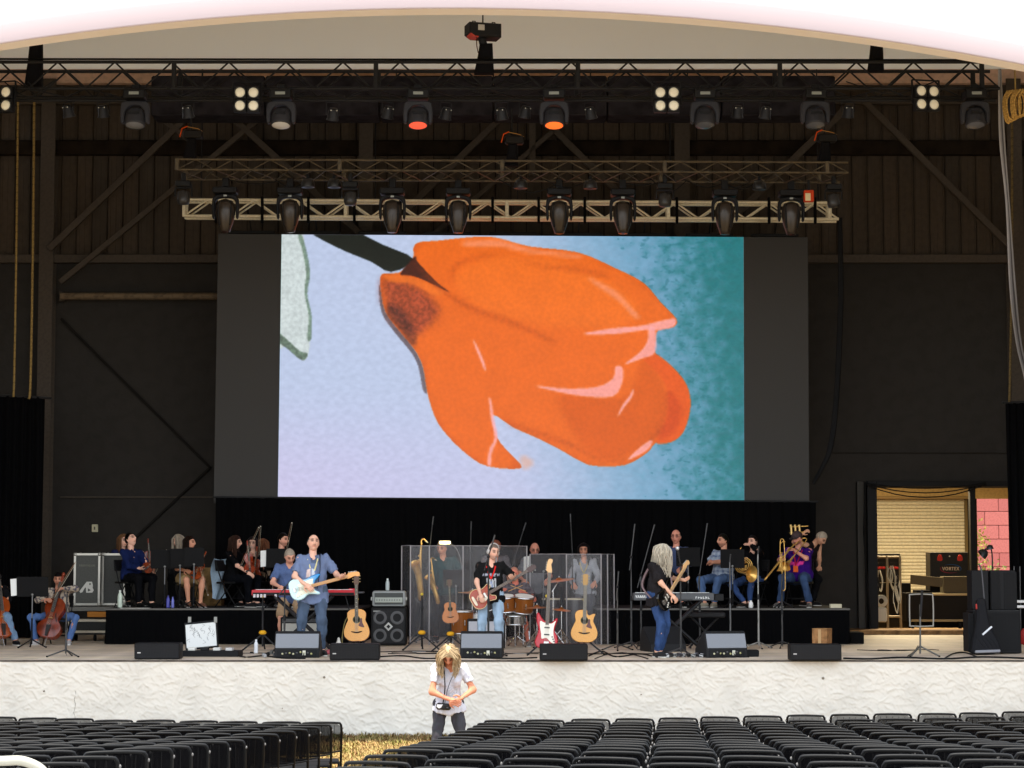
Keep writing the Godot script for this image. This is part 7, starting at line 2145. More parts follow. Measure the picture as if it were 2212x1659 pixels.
	for k in 14:
		var c := [on(930, 1412, STAGE), on(1330, 1412, STAGE), on(600, 1410, STAGE), on(1440, 1415, STAGE), on(1110, 1412, STAGE), on(1950, 1405, STAGE), on(870, 1408, STAGE)][k % 7] as Vector3
		var q := []
		for w in 5: q.append(c + Vector3(r.randf_range(-0.2, 0.2) + (w - 2) * 0.28, 0, r.randf_range(-0.35, 0.3)))
		floor_cable("thin black cable curling over the boards %s" % ["above the blonde woman", "beside the cutaway guitar's stand", "under the red keyboard", "at the long haired guitarist's feet", "behind the middle wedge monitor", "before the doorway", "before the bass cabinet"][k % 7], q, Color(0.08, 0.08, 0.08), 0.006)
	for k in 5: tag(put(self, numbered("set_list"), Geo.new().box(Vector3.ZERO, Vector3(0.21, 0.002, 0.297), 0.0), mat(Color(0.86, 0.85, 0.82), 0.8), Transform3D(Basis(Vector3.UP, r.randf_range(-0.4, 0.4)), on([905, 1120, 1300, 1545, 770][k], [1408, 1412, 1402, 1413, 1405][k], STAGE) + Vector3(0, 0.004, 0))), "white sheet of paper on the boards %s" % ["before the bass cabinet", "right of the middle wedge monitor", "beside the cutaway guitar", "before the turned wedge monitor", "behind the acoustic guitar's speaker"][k], "paper", "papers on the stage floor")
	# pedals at the long haired guitarist's feet
	t = thing("effects_pedals", "clutter of small effects pedals at the long haired guitarist's feet", "pedals", on(1478, 1421, STAGE) + Vector3(0, 0, -0.15))
	for k in 9: put(t, "pedal", Geo.new().box(Vector3(-0.25 + k * 0.065, 0.03 + 0.01 * (k % 2), r.randf_range(-0.1, 0.1)), Vector3(0.06, 0.055, 0.1), 0.01, Basis.from_euler(Vector3(0.1, r.randf_range(-0.5, 0.5), 0))), mat([Color(0.8, 0.8, 0.79), Color(0.12, 0.12, 0.12), Color(0.7, 0.7, 0.68), Color(0.3, 0.3, 0.32)][k % 4], 0.4))
	for k in 5: put(t, "patch_cable", Geo.new().tube(curve3([Vector3(-0.3 + k * 0.12, 0.02, 0.1), Vector3(-0.2 + k * 0.1, 0.06, 0.2), Vector3(-0.1 + k * 0.12, 0.015, 0.14)], 5), 0.007, 5), mat(Color(0.06, 0.06, 0.06), 0.6))
	t = thing("effects_pedals", "clutter of pedals and plugs behind the stage edge at the wedge of the turquoise guitar", "pedals", on(585, 1421, STAGE) + Vector3(0, 0, -0.12))
	for k in 6: put(t, "pedal", Geo.new().box(Vector3(-0.1 + k * 0.045, 0.035 + 0.02 * (k % 3), r.randf_range(-0.12, 0.1)), Vector3(0.05, 0.05, 0.09), 0.01, Basis.from_euler(Vector3(0.2, r.randf_range(-0.8, 0.8), 0.2))), mat([Color(0.6, 0.6, 0.6), Color(0.1, 0.1, 0.1), Color(0.35, 0.35, 0.33)][k % 3], 0.4))
	# red and white cloth heap, white plug box
	t = thing("cloth_heap", "small heap of pink and white cloth on the floor by the acoustic guitar", "cloth", onz(727, 34.0, STAGE))
	put(t, "pink_cloth", Geo.new().ball(Vector3(0, 0.03, 0), Vector3(0.19, 0.06, 0.1), 12), cloth_mat(Color(0.75, 0.4, 0.42)))
	put(t, "white_cloth", Geo.new().lathe([Vector2(0.13, 0.02), Vector2(0.09, 0.09), Vector2(0.03, 0.16), Vector2(0.015, 0.22), Vector2(0.0, 0.23)], 10, Transform3D(Basis(), Vector3(0.03, 0.03, 0))), cloth_mat(Color(0.82, 0.8, 0.76)))
	# the cardboard box
	p = onz(1776, 36.6, STAGE)
	t = thing("cardboard_box", "brown cardboard box standing before the horn players' platform", "box", p, -28)
	put(t, "carton", Geo.new().box(Vector3(0, 0.16, 0), Vector3(0.26, 0.31, 0.24), 0.004), mat(Color(0.68, 0.5, 0.33), 0.85, 0.0, "mottle", 0.4))
	put(t, "flap", Geo.new().box(Vector3(0, 0.318, 0), Vector3(0.265, 0.006, 0.245), 0.001), mat(Color(0.72, 0.54, 0.36), 0.85))
	put(t, "tape", Geo.new().box(Vector3(0, 0.16, 0.1215), Vector3(0.05, 0.3, 0.002), 0.0), mat(Color(0.75, 0.6, 0.4), 0.4))
	# left: road cases behind the cello player
	p = onz(200, 40.0, STAGE)
	t = thing("road_case", "tall grey road case with a white hand shaped emblem and metal edges", "case", p + Vector3(-0.07, 0.66, 0))
	flight_case(t, Vector3(0, 0.45, 0), Vector3(0.44, 0.9, 0.5), Color(0.3, 0.3, 0.28))
	marks(t, 10, 0.3, 0.05, mat(Color(0.42, 0.42, 0.37), 0.6), Transform3D(Basis(), Vector3(0.0, 0.7, 0.252)))
	var em := mat(Color(0.75, 0.74, 0.7), 0.6)
	var sz := 0.00085
	var emp := PackedVector2Array()
	for q in [[250, 690], [268, 727], [312, 712], [360, 622], [384, 610], [392, 722], [520, 722], [552, 670], [526, 620], [532, 560], [510, 490], [400, 490]]: emp.append(Vector2((q[0] - 405) * sz, 0.31 - (q[1] - 605) * sz))
	put(t, "emblem", Geo.new().prism(emp, 0.25, 0.256, 0.001), em)
	put(t, "emblem_gap", Geo.new().prism(PackedVector2Array([Vector2(0.02, 0.29), Vector2(0.075, 0.255), Vector2(0.02, 0.228)]), 0.255, 0.258, 0.0), mat(Color(0.3, 0.3, 0.28), 0.6))
	put(t, "emblem_gap", Geo.new().ball(Vector3(0.056, 0.365, 0.255), Vector3(0.017, 0.02, 0.004), 10), mat(Color(0.3, 0.3, 0.28), 0.6))
	t = thing("road_case", "second tall grey road case half hidden by the navy violinist's chair", "case", onz(256, 40.2, STAGE) + Vector3(-0.06, 0.66, 0))
	flight_case(t, Vector3(0, 0.45, 0), Vector3(0.4, 0.9, 0.5), Color(0.27, 0.27, 0.255))
	t = thing("case_dolly", "low rolling stack of long cases with pale edges under the tall road cases", "case", onz(208, 39.9, STAGE) + Vector3(0, 0.0, -0.02))
	flight_case(t, Vector3(0, 0.27, 0), Vector3(0.95, 0.2, 0.46), Color(0.18, 0.18, 0.17), Color(0.72, 0.68, 0.6))
	put(t, "wooden_box", Geo.new().box(Vector3(0.16, 0.48, 0.0), Vector3(0.6, 0.1, 0.4), 0.008), mat(Color(0.66, 0.42, 0.16), 0.7))
	put(t, "grey_lid", Geo.new().box(Vector3(0.0, 0.58, 0.0), Vector3(0.92, 0.08, 0.42), 0.008), mat(Color(0.42, 0.41, 0.38), 0.6))
	for s in [-0.4, 0.0, 0.4]: put(t, "caster", Geo.new().lathe([Vector2(0.0, -0.02), Vector2(0.06, -0.02), Vector2(0.06, 0.02), Vector2(0.0, 0.02)], 14, Transform3D(Basis(Vector3(0, 0, 1), PI / 2), Vector3(s, 0.062, 0.15))), mat(Color(0.1, 0.1, 0.1), 0.6))
	for s in [-0.4, 0.4]: put(t, "caster", Geo.new().lathe([Vector2(0.0, -0.02), Vector2(0.06, -0.02), Vector2(0.06, 0.02), Vector2(0.0, 0.02)], 14, Transform3D(Basis(Vector3(0, 0, 1), PI / 2), Vector3(s, 0.062, -0.15))), mat(Color(0.1, 0.1, 0.1), 0.6))
	put(t, "axle_bar", Geo.new().box(Vector3(0, 0.14, 0), Vector3(0.9, 0.05, 0.4), 0.006), mat(Color(0.2, 0.2, 0.2), 0.5))
	# small things on the left platform
	bottle("tall pale green flask beside the navy violinist's chair", onz(259, 38.5, RISER), 0.31, 0.045, Color(0.78, 0.83, 0.76), Color(0.8, 0.82, 0.78))
	bottle("blue water bottle on the platform edge, the taller of two", onz(363, 38.35, RISER), 0.22, 0.034, Color(0.27, 0.28, 0.62), Color(0.2, 0.2, 0.45))
	bottle("clear blue water bottle on the platform edge, the slimmer of two", onz(373, 38.3, RISER), 0.2, 0.026, Color(0.42, 0.45, 0.75), Color(0.35, 0.38, 0.65))
	bottle("white paper cup on the edge of the horn players' platform", onz(1622, 38.25, RISER), 0.135, 0.042, Color(0.9, 0.9, 0.88), Color(0.92, 0.92, 0.9), "cup")
	tag(put(self, numbered("tan_box"), Geo.new().box(onz(452, 40.6, RISER) + Vector3(0, 0.35, 0), Vector3(0.5, 0.7, 0.4), 0.01), mat(Color(0.55, 0.44, 0.28), 0.8, 0.0, "mottle", 0.5)), "tan box standing behind the bare legged violinist", "box")
	tag(put(self, numbered("white_paper"), Geo.new().box(onz(363, 38.3, RISER) + Vector3(-0.55, 0.004, 0.1), Vector3(0.5, 0.006, 0.14), 0.001), mat(Color(0.85, 0.84, 0.8), 0.8)), "white sheet of paper on the platform edge below the navy violinist", "paper")
	tag(put(self, numbered("white_box"), Geo.new().box(onz(1805, 38.5, RISER) + Vector3(0, 0.035, 0), Vector3(0.2, 0.07, 0.14), 0.005), mat(Color(0.82, 0.78, 0.66), 0.7)), "small cream box on the end of the horn players' platform", "box")
	place_right_gear()

func place_right_gear() -> void:
	var r := RandomNumberGenerator.new()
	r.seed = 21
	# cases in the store room
	var p := at(2048, 1250, 47.5)
	var t := thing("truss_case", "black road case with red handles and a red and blue oval emblem", "case", Vector3(at(2045, 1190, 47.2).x, at(2045, 1212, 47.2).y, -47.2))
	put(t, "box", Geo.new().box(Vector3(0, 0.3, 0), Vector3(0.82, 0.58, 0.5), 0.015), mat(Color(0.17, 0.155, 0.13), 0.6, 0.0, "cloth", 0.5))
	for s in [-0.2, 0.23]: put(t, "handle", Geo.new().prism(curve([Vector2(-0.05, -0.06), Vector2(0.05, -0.06), Vector2(0.045, 0.03), Vector2(0.0, 0.06), Vector2(-0.045, 0.03)], 3), 0.0, 0.012, 0.002, Transform3D(Basis(), Vector3(s, 0.47, 0.25))), mat(Color(0.75, 0.2, 0.13), 0.5))
	put(t, "rivet", Geo.new().ball(Vector3(0.01, 0.5, 0.252), Vector3(0.016, 0.016, 0.008), 8), mat(Color(0.8, 0.78, 0.7), 0.4))
	var arc := func(a0: float, a1: float, rx: float, ry: float) -> Array:
		var q := []
		for k in 13: q.append(Vector3(0.03 + rx * cos(lerpf(a0, a1, k / 12.0)), 0.235 + ry * sin(lerpf(a0, a1, k / 12.0)), 0.252))
		return q
	put(t, "emblem_swoosh", Geo.new().tube(arc.call(-0.5, 2.2, 0.22, 0.09), [0.004, 0.01, 0.016, 0.02, 0.022, 0.024, 0.024, 0.022, 0.02, 0.016, 0.012, 0.008, 0.004], 5, true, 0.3), mat(Color(0.16, 0.36, 0.55), 0.5))
	put(t, "emblem_swoosh", Geo.new().tube(arc.call(2.6, 5.4, 0.22, 0.09), [0.004, 0.01, 0.016, 0.02, 0.022, 0.024, 0.024, 0.022, 0.02, 0.016, 0.012, 0.008, 0.004], 5, true, 0.3), mat(Color(0.6, 0.14, 0.2), 0.5))
	lettering(t, "VORTEX", 0.07, mat(Color(0.85, 0.74, 0.6), 0.6), Transform3D(Basis(), Vector3(0.03, 0.235, 0.254)), true)
	put(t, "under_box", Geo.new().box(Vector3(0, -0.12, 0), Vector3(0.84, 0.2, 0.5), 0.01), mat(Color(0.09, 0.08, 0.07), 0.7))
	put(t, "long_case", Geo.new().box(Vector3(-0.1, -0.62, 0), Vector3(1.2, 0.8, 0.5), 0.01), mat(Color(0.08, 0.07, 0.06), 0.7))
	for k in 3: put(t, "strip", Geo.new().box(Vector3(-0.1 + k * 0.25, -0.03, 0.255), Vector3(0.18, 0.06, 0.02), 0.004), mat([Color(0.55, 0.5, 0.36), Color(0.85, 0.78, 0.55), Color(0.8, 0.74, 0.52)][k], 0.6))
	t.position.y = STAGE + 1.05
	t = thing("handled_case", "black road case with two red slot handles before the roller door", "case", Vector3(at(1912, 1190, 47.4).x, STAGE + 1.0, -47.4))
	put(t, "box", Geo.new().box(Vector3(0, 0.3, 0), Vector3(0.56, 0.62, 0.5), 0.012), mat(Color(0.15, 0.13, 0.1), 0.6, 0.0, "cloth", 0.5))
	for s in [-1, 1]:
		put(t, "handle", Geo.new().box(Vector3(s * 0.14, 0.3, 0.255), Vector3(0.19, 0.045, 0.014), 0.005), mat(Color(0.75, 0.16, 0.12), 0.5))
		put(t, "handle_plate", Geo.new().box(Vector3(s * 0.14, 0.37, 0.251), Vector3(0.19, 0.09, 0.008), 0.003), mat(Color(0.15, 0.13, 0.1), 0.6))
	put(t, "lower_case", Geo.new().box(Vector3(0.1, -0.5, 0), Vector3(0.8, 0.96, 0.5), 0.012), mat(Color(0.1, 0.09, 0.07), 0.7))
	# metal rack with hanging pale cables
	t = thing("wire_rack", "metal frame rack hung with pale coiled cables inside the doorway", "rack", Vector3(at(1918, 1350, 45.6).x, STAGE, -45.6))
	var gm := mat(Color(0.55, 0.48, 0.36), 0.5, 0.3)
	for s in [-0.31, 0.0, 0.27]: rod(t, "post", Vector3(s, 0, 0), Vector3(s, 1.55, 0), 0.026, gm)
	for y in [0.3, 1.53]: rod(t, "rail", Vector3(-0.31, y, 0), Vector3(0.27, y, 0), 0.022, gm)
	for k in 9:
		var x := -0.28 + r.randf() * 0.5
		var y := r.randf_range(0.9, 1.4)
		var l := r.randf_range(0.25, 0.7)
		put(t, "coiled_cable", Geo.new().tube(curve3([Vector3(x, y, 0.03), Vector3(x + 0.05, y - l * 0.5, 0.06), Vector3(x + 0.02, y - l, 0.05), Vector3(x - 0.05, y - l * 0.6, 0.05), Vector3(x - 0.03, y, 0.03)], 4), 0.017, 5), mat([Color(0.82, 0.8, 0.72), Color(0.7, 0.68, 0.6), Color(0.1, 0.1, 0.1)][k % 3], 0.6))
	put(t, "reel", Geo.new().lathe([Vector2(0.06, -0.04), Vector2(0.13, -0.035), Vector2(0.13, 0.035), Vector2(0.06, 0.04)], 18, Transform3D(Basis(Vector3.RIGHT, PI / 2), Vector3(-0.14, 0.62, 0.06))), mat(Color(0.72, 0.7, 0.64), 0.5))
	put(t, "white_bin", Geo.new().box(Vector3(-0.16, 0.34, 0.03), Vector3(0.26, 0.3, 0.2), 0.03), mat(Color(0.75, 0.74, 0.7), 0.6))
	t = thing("grey_bench", "flat grey cases stacked on dark cases in the store room", "case", Vector3(at(2020, 1300, 46.6).x, STAGE, -46.6))
	put(t, "tilted_lid", Geo.new().box(Vector3(-0.2, 1.03, 0.12), Vector3(0.68, 0.2, 0.03), 0.005, Basis.from_euler(Vector3(-0.2, 0, -0.1))), mat(Color(0.36, 0.32, 0.24), 0.7))
	put(t, "grey_case", Geo.new().box(Vector3(0.42, 0.95, 0.0), Vector3(0.55, 0.35, 0.4), 0.01), mat(Color(0.3, 0.27, 0.2), 0.7))
	put(t, "dark_case", Geo.new().box(Vector3(0.0, 0.48, -0.05), Vector3(1.3, 0.6, 0.5), 0.01), mat(Color(0.07, 0.065, 0.055), 0.7))
	put(t, "pale_rail", Geo.new().box(Vector3(0.3, 0.75, 0.22), Vector3(0.8, 0.05, 0.03), 0.006), mat(Color(0.7, 0.64, 0.48), 0.5))
	put(t, "pale_rail", Geo.new().box(Vector3(0.1, 0.2, 0.22), Vector3(1.3, 0.05, 0.03), 0.006), mat(Color(0.6, 0.55, 0.42), 0.5))
	for s in [-0.5, 0.5]: put(t, "caster", Geo.new().lathe([Vector2(0.0, -0.025), Vector2(0.08, -0.025), Vector2(0.08, 0.025), Vector2(0.0, 0.025)], 14, Transform3D(Basis(Vector3(0, 0, 1), PI / 2), Vector3(s, 0.09, 0.1))), mat(Color(0.1, 0.1, 0.1), 0.6))
	# empty tubular stand at the stage edge
	p = on(1988, 1419, STAGE)
	t = thing("tubular_stand", "tripod stand with a rounded tubular frame near the stage edge", "stand", p)
	var m := mat(Color(0.34, 0.33, 0.31), 0.4, 0.3)
	tripod(t, 0.16, 0.28, m, 0.2, 0.013)
	rod(t, "pole", Vector3(0, 0.05, 0), Vector3(0.01, 0.78, 0), 0.014, m)
	var fr := []
	for q in curve([Vector2(-0.17, 0.5), Vector2(-0.14, 0.46), Vector2(0.14, 0.46), Vector2(0.18, 0.5), Vector2(0.18, 0.88), Vector2(0.14, 0.93), Vector2(-0.14, 0.93), Vector2(-0.17, 0.88)], 4): fr.append(Vector3(q.x + 0.02, q.y, 0.01))
	fr.append(fr[0])
	put(t, "frame", Geo.new().tube(fr, 0.012, 6, false), mat(Color(0.52, 0.51, 0.48), 0.35, 0.4))
	rod(t, "top_arm", Vector3(0.01, 0.6, 0.02), Vector3(0.04, 1.0, 0.02), 0.018, black_metal())
	# speakers, case and guitar bag at the right edge
	p = onz(2140, 34.4, STAGE)
	t = thing("speaker_stack", "black loudspeaker stack on a wide cabinet at the side curtain", "loudspeaker", p)
	var ch := mat(Color(0.085, 0.085, 0.09), 0.6, 0.0, "cloth", 0.25)
	put(t, "subwoofer", Geo.new().box(Vector3(0.05, 0.34, 0), Vector3(0.74, 0.66, 0.5), 0.015), ch)
	put(t, "side_cabinet", Geo.new().box(Vector3(-0.36, 0.33, 0.1), Vector3(0.09, 0.6, 0.4), 0.01), ch)
	put(t, "top_speaker", Geo.new().box(Vector3(0.18, 0.98, -0.03), Vector3(0.4, 0.62, 0.38), 0.015), ch)
	put(t, "top_speaker", Geo.new().box(Vector3(-0.17, 0.98, -0.06), Vector3(0.27, 0.62, 0.36), 0.015), ch)
	put(t, "grille", Geo.new().box(Vector3(0.08, 0.34, 0.252), Vector3(0.64, 0.58, 0.012), 0.004), mat(Color(0.1, 0.1, 0.105), 0.7, 0.0, "dirt", 0.05))
	for e in [[0.29, 0.98, 0.16, 0.2], [0.06, 0.98, 0.16, 0.14]]: put(t, "grille", Geo.new().box(Vector3(e[0], e[1], e[2]), Vector3(e[3], 0.56, 0.012), 0.004), mat(Color(0.095, 0.095, 0.1), 0.7, 0.0, "dirt", 0.05))
	put(t, "sub_trim", Geo.new().box(Vector3(0.05, 0.665, 0.02), Vector3(0.72, 0.012, 0.45), 0.004), mat(Color(0.2, 0.2, 0.2), 0.6))
	p = onz(2132, 33.7, STAGE)
	t = thing("guitar_bag", "quilted black guitar bag with a white stripe leaning on the speakers", "guitar bag", p + Vector3(0, 0, -0.05))
	t.rotation = Vector3(-0.16, 0.1, 0.03)
	var o := curve([Vector2(-0.2, 0.02), Vector2(0.2, 0.02), Vector2(0.215, 0.12), Vector2(0.17, 0.26), Vector2(0.1, 0.42), Vector2(0.07, 0.62), Vector2(0.06, 0.8), Vector2(0.03, 0.86), Vector2(-0.06, 0.86), Vector2(-0.09, 0.75), Vector2(-0.12, 0.5), Vector2(-0.17, 0.32), Vector2(-0.215, 0.16)], 4)
	var bm := mat(Color(0.13, 0.13, 0.138), 0.8, 0.0, "cloth", 0.15)
	put(t, "bag", Geo.new().prism(o, -0.06, 0.09, 0.035), bm)
	put(t, "stripe", Geo.new().box(Vector3(0.02, 0.36, 0.097), Vector3(0.2, 0.03, 0.012), 0.005, Basis.from_euler(Vector3(0, 0, 0.65))), mat(Color(0.82, 0.83, 0.84), 0.5))
	put(t, "base_trim", Geo.new().box(Vector3(0.0, 0.045, 0.06), Vector3(0.4, 0.045, 0.09), 0.02), mat(Color(0.52, 0.52, 0.54), 0.6))
	for k in 4: put(t, "quilting", Geo.new().tube([Vector3(-0.17 + k * 0.08, 0.3 - k * 0.02, 0.088), Vector3(-0.05 + k * 0.07, 0.1, 0.094)], 0.006, 5), mat(Color(0.12, 0.12, 0.125), 0.8))
	put(t, "zip_tag", Geo.new().box(Vector3(-0.1, 0.74, 0.05), Vector3(0.012, 0.08, 0.05), 0.003), mat(Color(0.7, 0.25, 0.22), 0.6))
	put(t, "strap", Geo.new().tube(curve3([Vector3(0.06, 0.8, -0.02), Vector3(0.075, 1.3, -0.06), Vector3(0.05, 1.42, -0.1)], 4), 0.012, 5), mat(Color(0.3, 0.3, 0.31), 0.6))
	t = thing("clamp_lamp", "black clip lamp on a bent arm above the speaker stack", "lamp", onz(2140, 35.3, STAGE) + Vector3(0, 1.29, 0))
	put(t, "arm", Geo.new().tube(curve3([Vector3(0.05, 0, 0), Vector3(0.05, 0.25, 0), Vector3(0.02, 0.36, 0), Vector3(-0.06, 0.33, 0)], 4), 0.012, 6), black_metal())
	put(t, "shade", Geo.new().lathe([Vector2(0.09, 0.0), Vector2(0.07, 0.07), Vector2(0.03, 0.11), Vector2(0.0, 0.115)], 14, Transform3D(Basis.from_euler(Vector3(0, 0, -0.9)), Vector3(-0.12, 0.24, 0))), mat(Color(0.05, 0.07, 0.07), 0.4))
	put(t, "shade", Geo.new().lathe([Vector2(0.06, 0.0), Vector2(0.05, 0.06), Vector2(0.0, 0.08)], 12, Transform3D(Basis.from_euler(Vector3(0, 0, 0.2)), Vector3(0.02, 0.33, 0))), mat(Color(0.05, 0.06, 0.06), 0.4))
	t = thing("drum_hardware", "chrome drum stand parts at the edge of the side curtain", "stand", onz(2205, 34.6, STAGE))
	for k in 3: rod(t, "tube", Vector3(-0.1 + k * 0.09, 0, 0.05 * k), Vector3(-0.08 + k * 0.08, 1.35, 0.05 * k), 0.01, mat(Color(0.3, 0.3, 0.3), 0.4, 0.4))
	for y in [0.72, 0.8]: put(t, "clamp_bar", Geo.new().box(Vector3(-0.02, y, 0.03), Vector3(0.26, 0.05, 0.07), 0.01), mat(Color(0.7, 0.7, 0.7), 0.3, 0.5))
	put(t, "red_reel", Geo.new().lathe([Vector2(0.0, -0.05), Vector2(0.14, -0.05), Vector2(0.14, 0.05), Vector2(0.0, 0.05)], 18, Transform3D(Basis(Vector3.RIGHT, PI / 2), Vector3(0.08, 0.25, 0.1))), mat(Color(0.6, 0.16, 0.14), 0.5))
	tripod(t, 0.25, 0.25, grey_metal())

# ---------------------------------------------------------------- the band
func rz(deg: float) -> Basis: return Basis(Vector3(0, 0, 1), deg_to_rad(deg))
func ry(deg: float) -> Basis: return Basis(Vector3(0, 1, 0), deg_to_rad(deg))
func rx(deg: float) -> Basis: return Basis(Vector3(1, 0, 0), deg_to_rad(deg))

func seated(label: String, seat: String, x: float, d: float, floor_h: float, yaw: float, o: Dictionary) -> Node3D:
	var p := onz(x, d, floor_h)
	folding_seat(seat, p + Vector3(sin(deg_to_rad(yaw)), 0, cos(deg_to_rad(yaw))) * -0.02, yaw)
	o.sit = true
	return person(label, p, yaw, o)

func fiddle_at(label: String, p: Vector3, b: Basis, col := Color(0.55, 0.22, 0.08)) -> Node3D:
	var f := fiddle("violin", label, 1.0, 0.032, col, "violins of the string players")
	f.transform = Transform3D(b, p)
	put(f, "chin_rest", Geo.new().ball(Vector3(-0.05, -0.14, 0.02), Vector3(0.03, 0.025, 0.01), 8), mat(Color(0.07, 0.05, 0.04), 0.4))
	return f

func place_band() -> void:
	var pale := Color(0.86, 0.66, 0.57)
	var fair := Color(0.89, 0.69, 0.59)
	var tan := Color(0.78, 0.56, 0.44)
	var jeans := Color(0.27, 0.36, 0.5)
	var blk := Color(0.085, 0.085, 0.09)
	var t: Node3D
	var g: Node3D
	# ---- man with the turquoise guitar
	t = person("tall man in a faded blue T-shirt playing a turquoise electric guitar", onz(674, 33.5, STAGE), 6, {"h": 1.86, "girth": 1.16, "belly": 1.05, "skin": fair, "hair": "fringe", "hair_color": Color(0.6, 0.57, 0.53), "moustache": true, "beard": Color(0.55, 0.42, 0.34), "shirt": Color(0.42, 0.475, 0.59), "trousers": Color(0.27, 0.32, 0.39), "fade": 0.5, "shoes": Color(0.2, 0.2, 0.2), "cell": 0.018,
		"head": Vector3(-14, 10, -4), "hl": Vector3(-0.1, 1.01, 0.27), "hr": Vector3(0.4, 1.12, 0.25), "el": Vector3(-1, -0.4, -0.3), "er": Vector3(0.7, -1, -0.1), "fl": Vector3(-0.17, 0, 0.02), "fr": Vector3(0.14, 0, 0.06), "curl": 0.6, "pl": Vector3(0.2, -0.2, -1), "pr": Vector3(-0.3, 0.6, 0.7), "sleeve_len": 0.8, "hem": -0.19,
		"print": func(p: Vector3, c: Color) -> Color:
			var q := c
			if p.z > 0.02 and absf(p.y - 0.25) < 0.055:
				if absf(p.x + 0.06) < 0.028 + 0.4 * (0.25 - p.y) * 0.3: q = Color(0.7, 0.55, 0.5)
				if absf(p.x - 0.01) < 0.02: q = Color(0.6, 0.63, 0.66)
			if p.z > 0.0 and absf(p.x - 0.02) < 0.05 and p.y > 0.38: q = c * 0.6
			return q})
	lanyard(t, Color(0.86, 0.82, 0.6), 0.3, 0.03)
	put(t, "guitar_strap", Geo.new().tube(curve3([Vector3(0.06, 0.95, 0.24), Vector3(0.1, 1.2, 0.19), Vector3(0.1, 1.36, 0.12), Vector3(0.09, 1.45, -0.02), Vector3(-0.05, 1.2, -0.19), Vector3(-0.24, 1.0, 0.02), Vector3(-0.26, 0.95, 0.2)], 5), 0.026, 6, true, 0.25), mat(Color(0.07, 0.07, 0.07), 0.8))
	g = solid_guitar("turquoise and white electric guitar held by the tall man", Color(0.78, 0.9, 0.9), Color(0.88, 0.88, 0.78), Color(0.86, 0.6, 0.3), Color(0.87, 0.62, 0.32), false, Color(0.1, 0.5, 0.74))
	hold(t, g, Vector3(-0.11, 0.97, 0.235), ry(-6) * rx(-8) * rz(-75))
	clean(t)
	# ---- bass player in the middle
	t = person("bass player in a black printed T-shirt with red lanyard and headphones", onz(1060, 34.3, STAGE), 2, {"h": 1.72, "girth": 1.08, "belly": 0.9, "skin": fair, "hair": "short", "hair_color": Color(0.45, 0.4, 0.36), "hairline": 0.62, "beard": Color(0.6, 0.45, 0.4), "beard_amount": 0.45, "shirt": blk, "trousers": Color(0.55, 0.63, 0.7), "fade": 0.7, "shoes": Color(0.15, 0.15, 0.15), "cell": 0.018,
		"head": Vector3(8, 26, -9), "hl": Vector3(-0.17, 0.93, 0.27), "hr": Vector3(0.34, 1.19, 0.2), "el": Vector3(-1, -0.35, -0.35), "er": Vector3(0.8, -0.8, -0.2), "fl": Vector3(-0.15, 0, 0), "fr": Vector3(0.13, 0, 0.05), "curl": 0.6, "pl": Vector3(0.2, -0.1, -1), "pr": Vector3(-0.4, 0.5, 0.7), "smile": true, "sleeve_len": 0.82,
		"print": func(p: Vector3, c: Color) -> Color:
			if p.z < 0.02: return c
			if absf(p.y - 0.31) < 0.022 and absf(p.x) < 0.13 and fposmod(p.x * 40.0, 1.0) < 0.65: return Color(0.42, 0.43, 0.5)
			if p.y > 0.12 and p.y < 0.25 and absf(p.x) < 0.08 and fposmod(p.x * 24.0 + p.y * 3.0, 1.0) < 0.6: return Color(0.55, 0.56, 0.58)
			if p.y > 0.12 and p.y < 0.2 and absf(p.x - 0.02) < 0.025: return Color(0.12, 0.2, 0.45)
			return c})
	lanyard(t, Color(0.85, 0.14, 0.12), 0.26, 0.03)
	var hc: Vector3 = t.get_meta("head_c")
	var hb: Basis = t.get_meta("head_b")
	put(t, "headphones", Geo.new().ball(hc + hb * Vector3(-0.09, 0.0, -0.005), Vector3(0.022, 0.042, 0.036), 10, hb).ball(hc + hb * Vector3(0.09, 0.0, -0.005), Vector3(0.022, 0.042, 0.036), 10, hb).tube(curve3([hc + hb * Vector3(-0.095, 0.03, -0.005), hc + hb * Vector3(-0.075, 0.11, -0.01), hc + hb * Vector3(0, 0.145, -0.01), hc + hb * Vector3(0.075, 0.11, -0.01), hc + hb * Vector3(0.095, 0.03, -0.005)], 4), 0.01, 6), mat(Color(0.74, 0.72, 0.7), 0.4))
	g = hollow_bass("red brown hollow bass with cream trim held by the bass player")
	hold(t, g, Vector3(-0.13, 0.9, 0.23), rx(-8) * rz(-60))
	clean(t)
	# ---- long haired guitarist
	t = person("guitarist with long grey hair in a black T-shirt and jeans, turned aside", onz(1420, 33.0, STAGE), 52, {"h": 1.72, "girth": 1.06, "skin": Color(0.88, 0.68, 0.57), "hair": "full", "hair_color": Color(0.78, 0.74, 0.66), "hair_len": 0.32, "hair_reach": 2.5, "shirt": Color(0.15, 0.14, 0.145), "trousers": Color(0.19, 0.27, 0.42), "fade": 0.4, "slim": 0.92, "shoes": Color(0.16, 0.16, 0.16), "cell": 0.018,
		"head": Vector3(10, 40, 0), "lean": Vector3(6, 0, 0), "hl": Vector3(-0.02, 0.93, 0.3), "hr": Vector3(0.36, 1.17, 0.24), "el": Vector3(-1, -0.3, -0.5), "er": Vector3(0.8, -0.7, 0), "fl": Vector3(-0.1, 0, 0.06), "fr": Vector3(0.1, 0, -0.04), "curl": 0.6, "pl": Vector3(0.2, -0.1, -1), "pr": Vector3(-0.4, 0.5, 0.7), "sleeve_len": 0.85, "hem": -0.17})
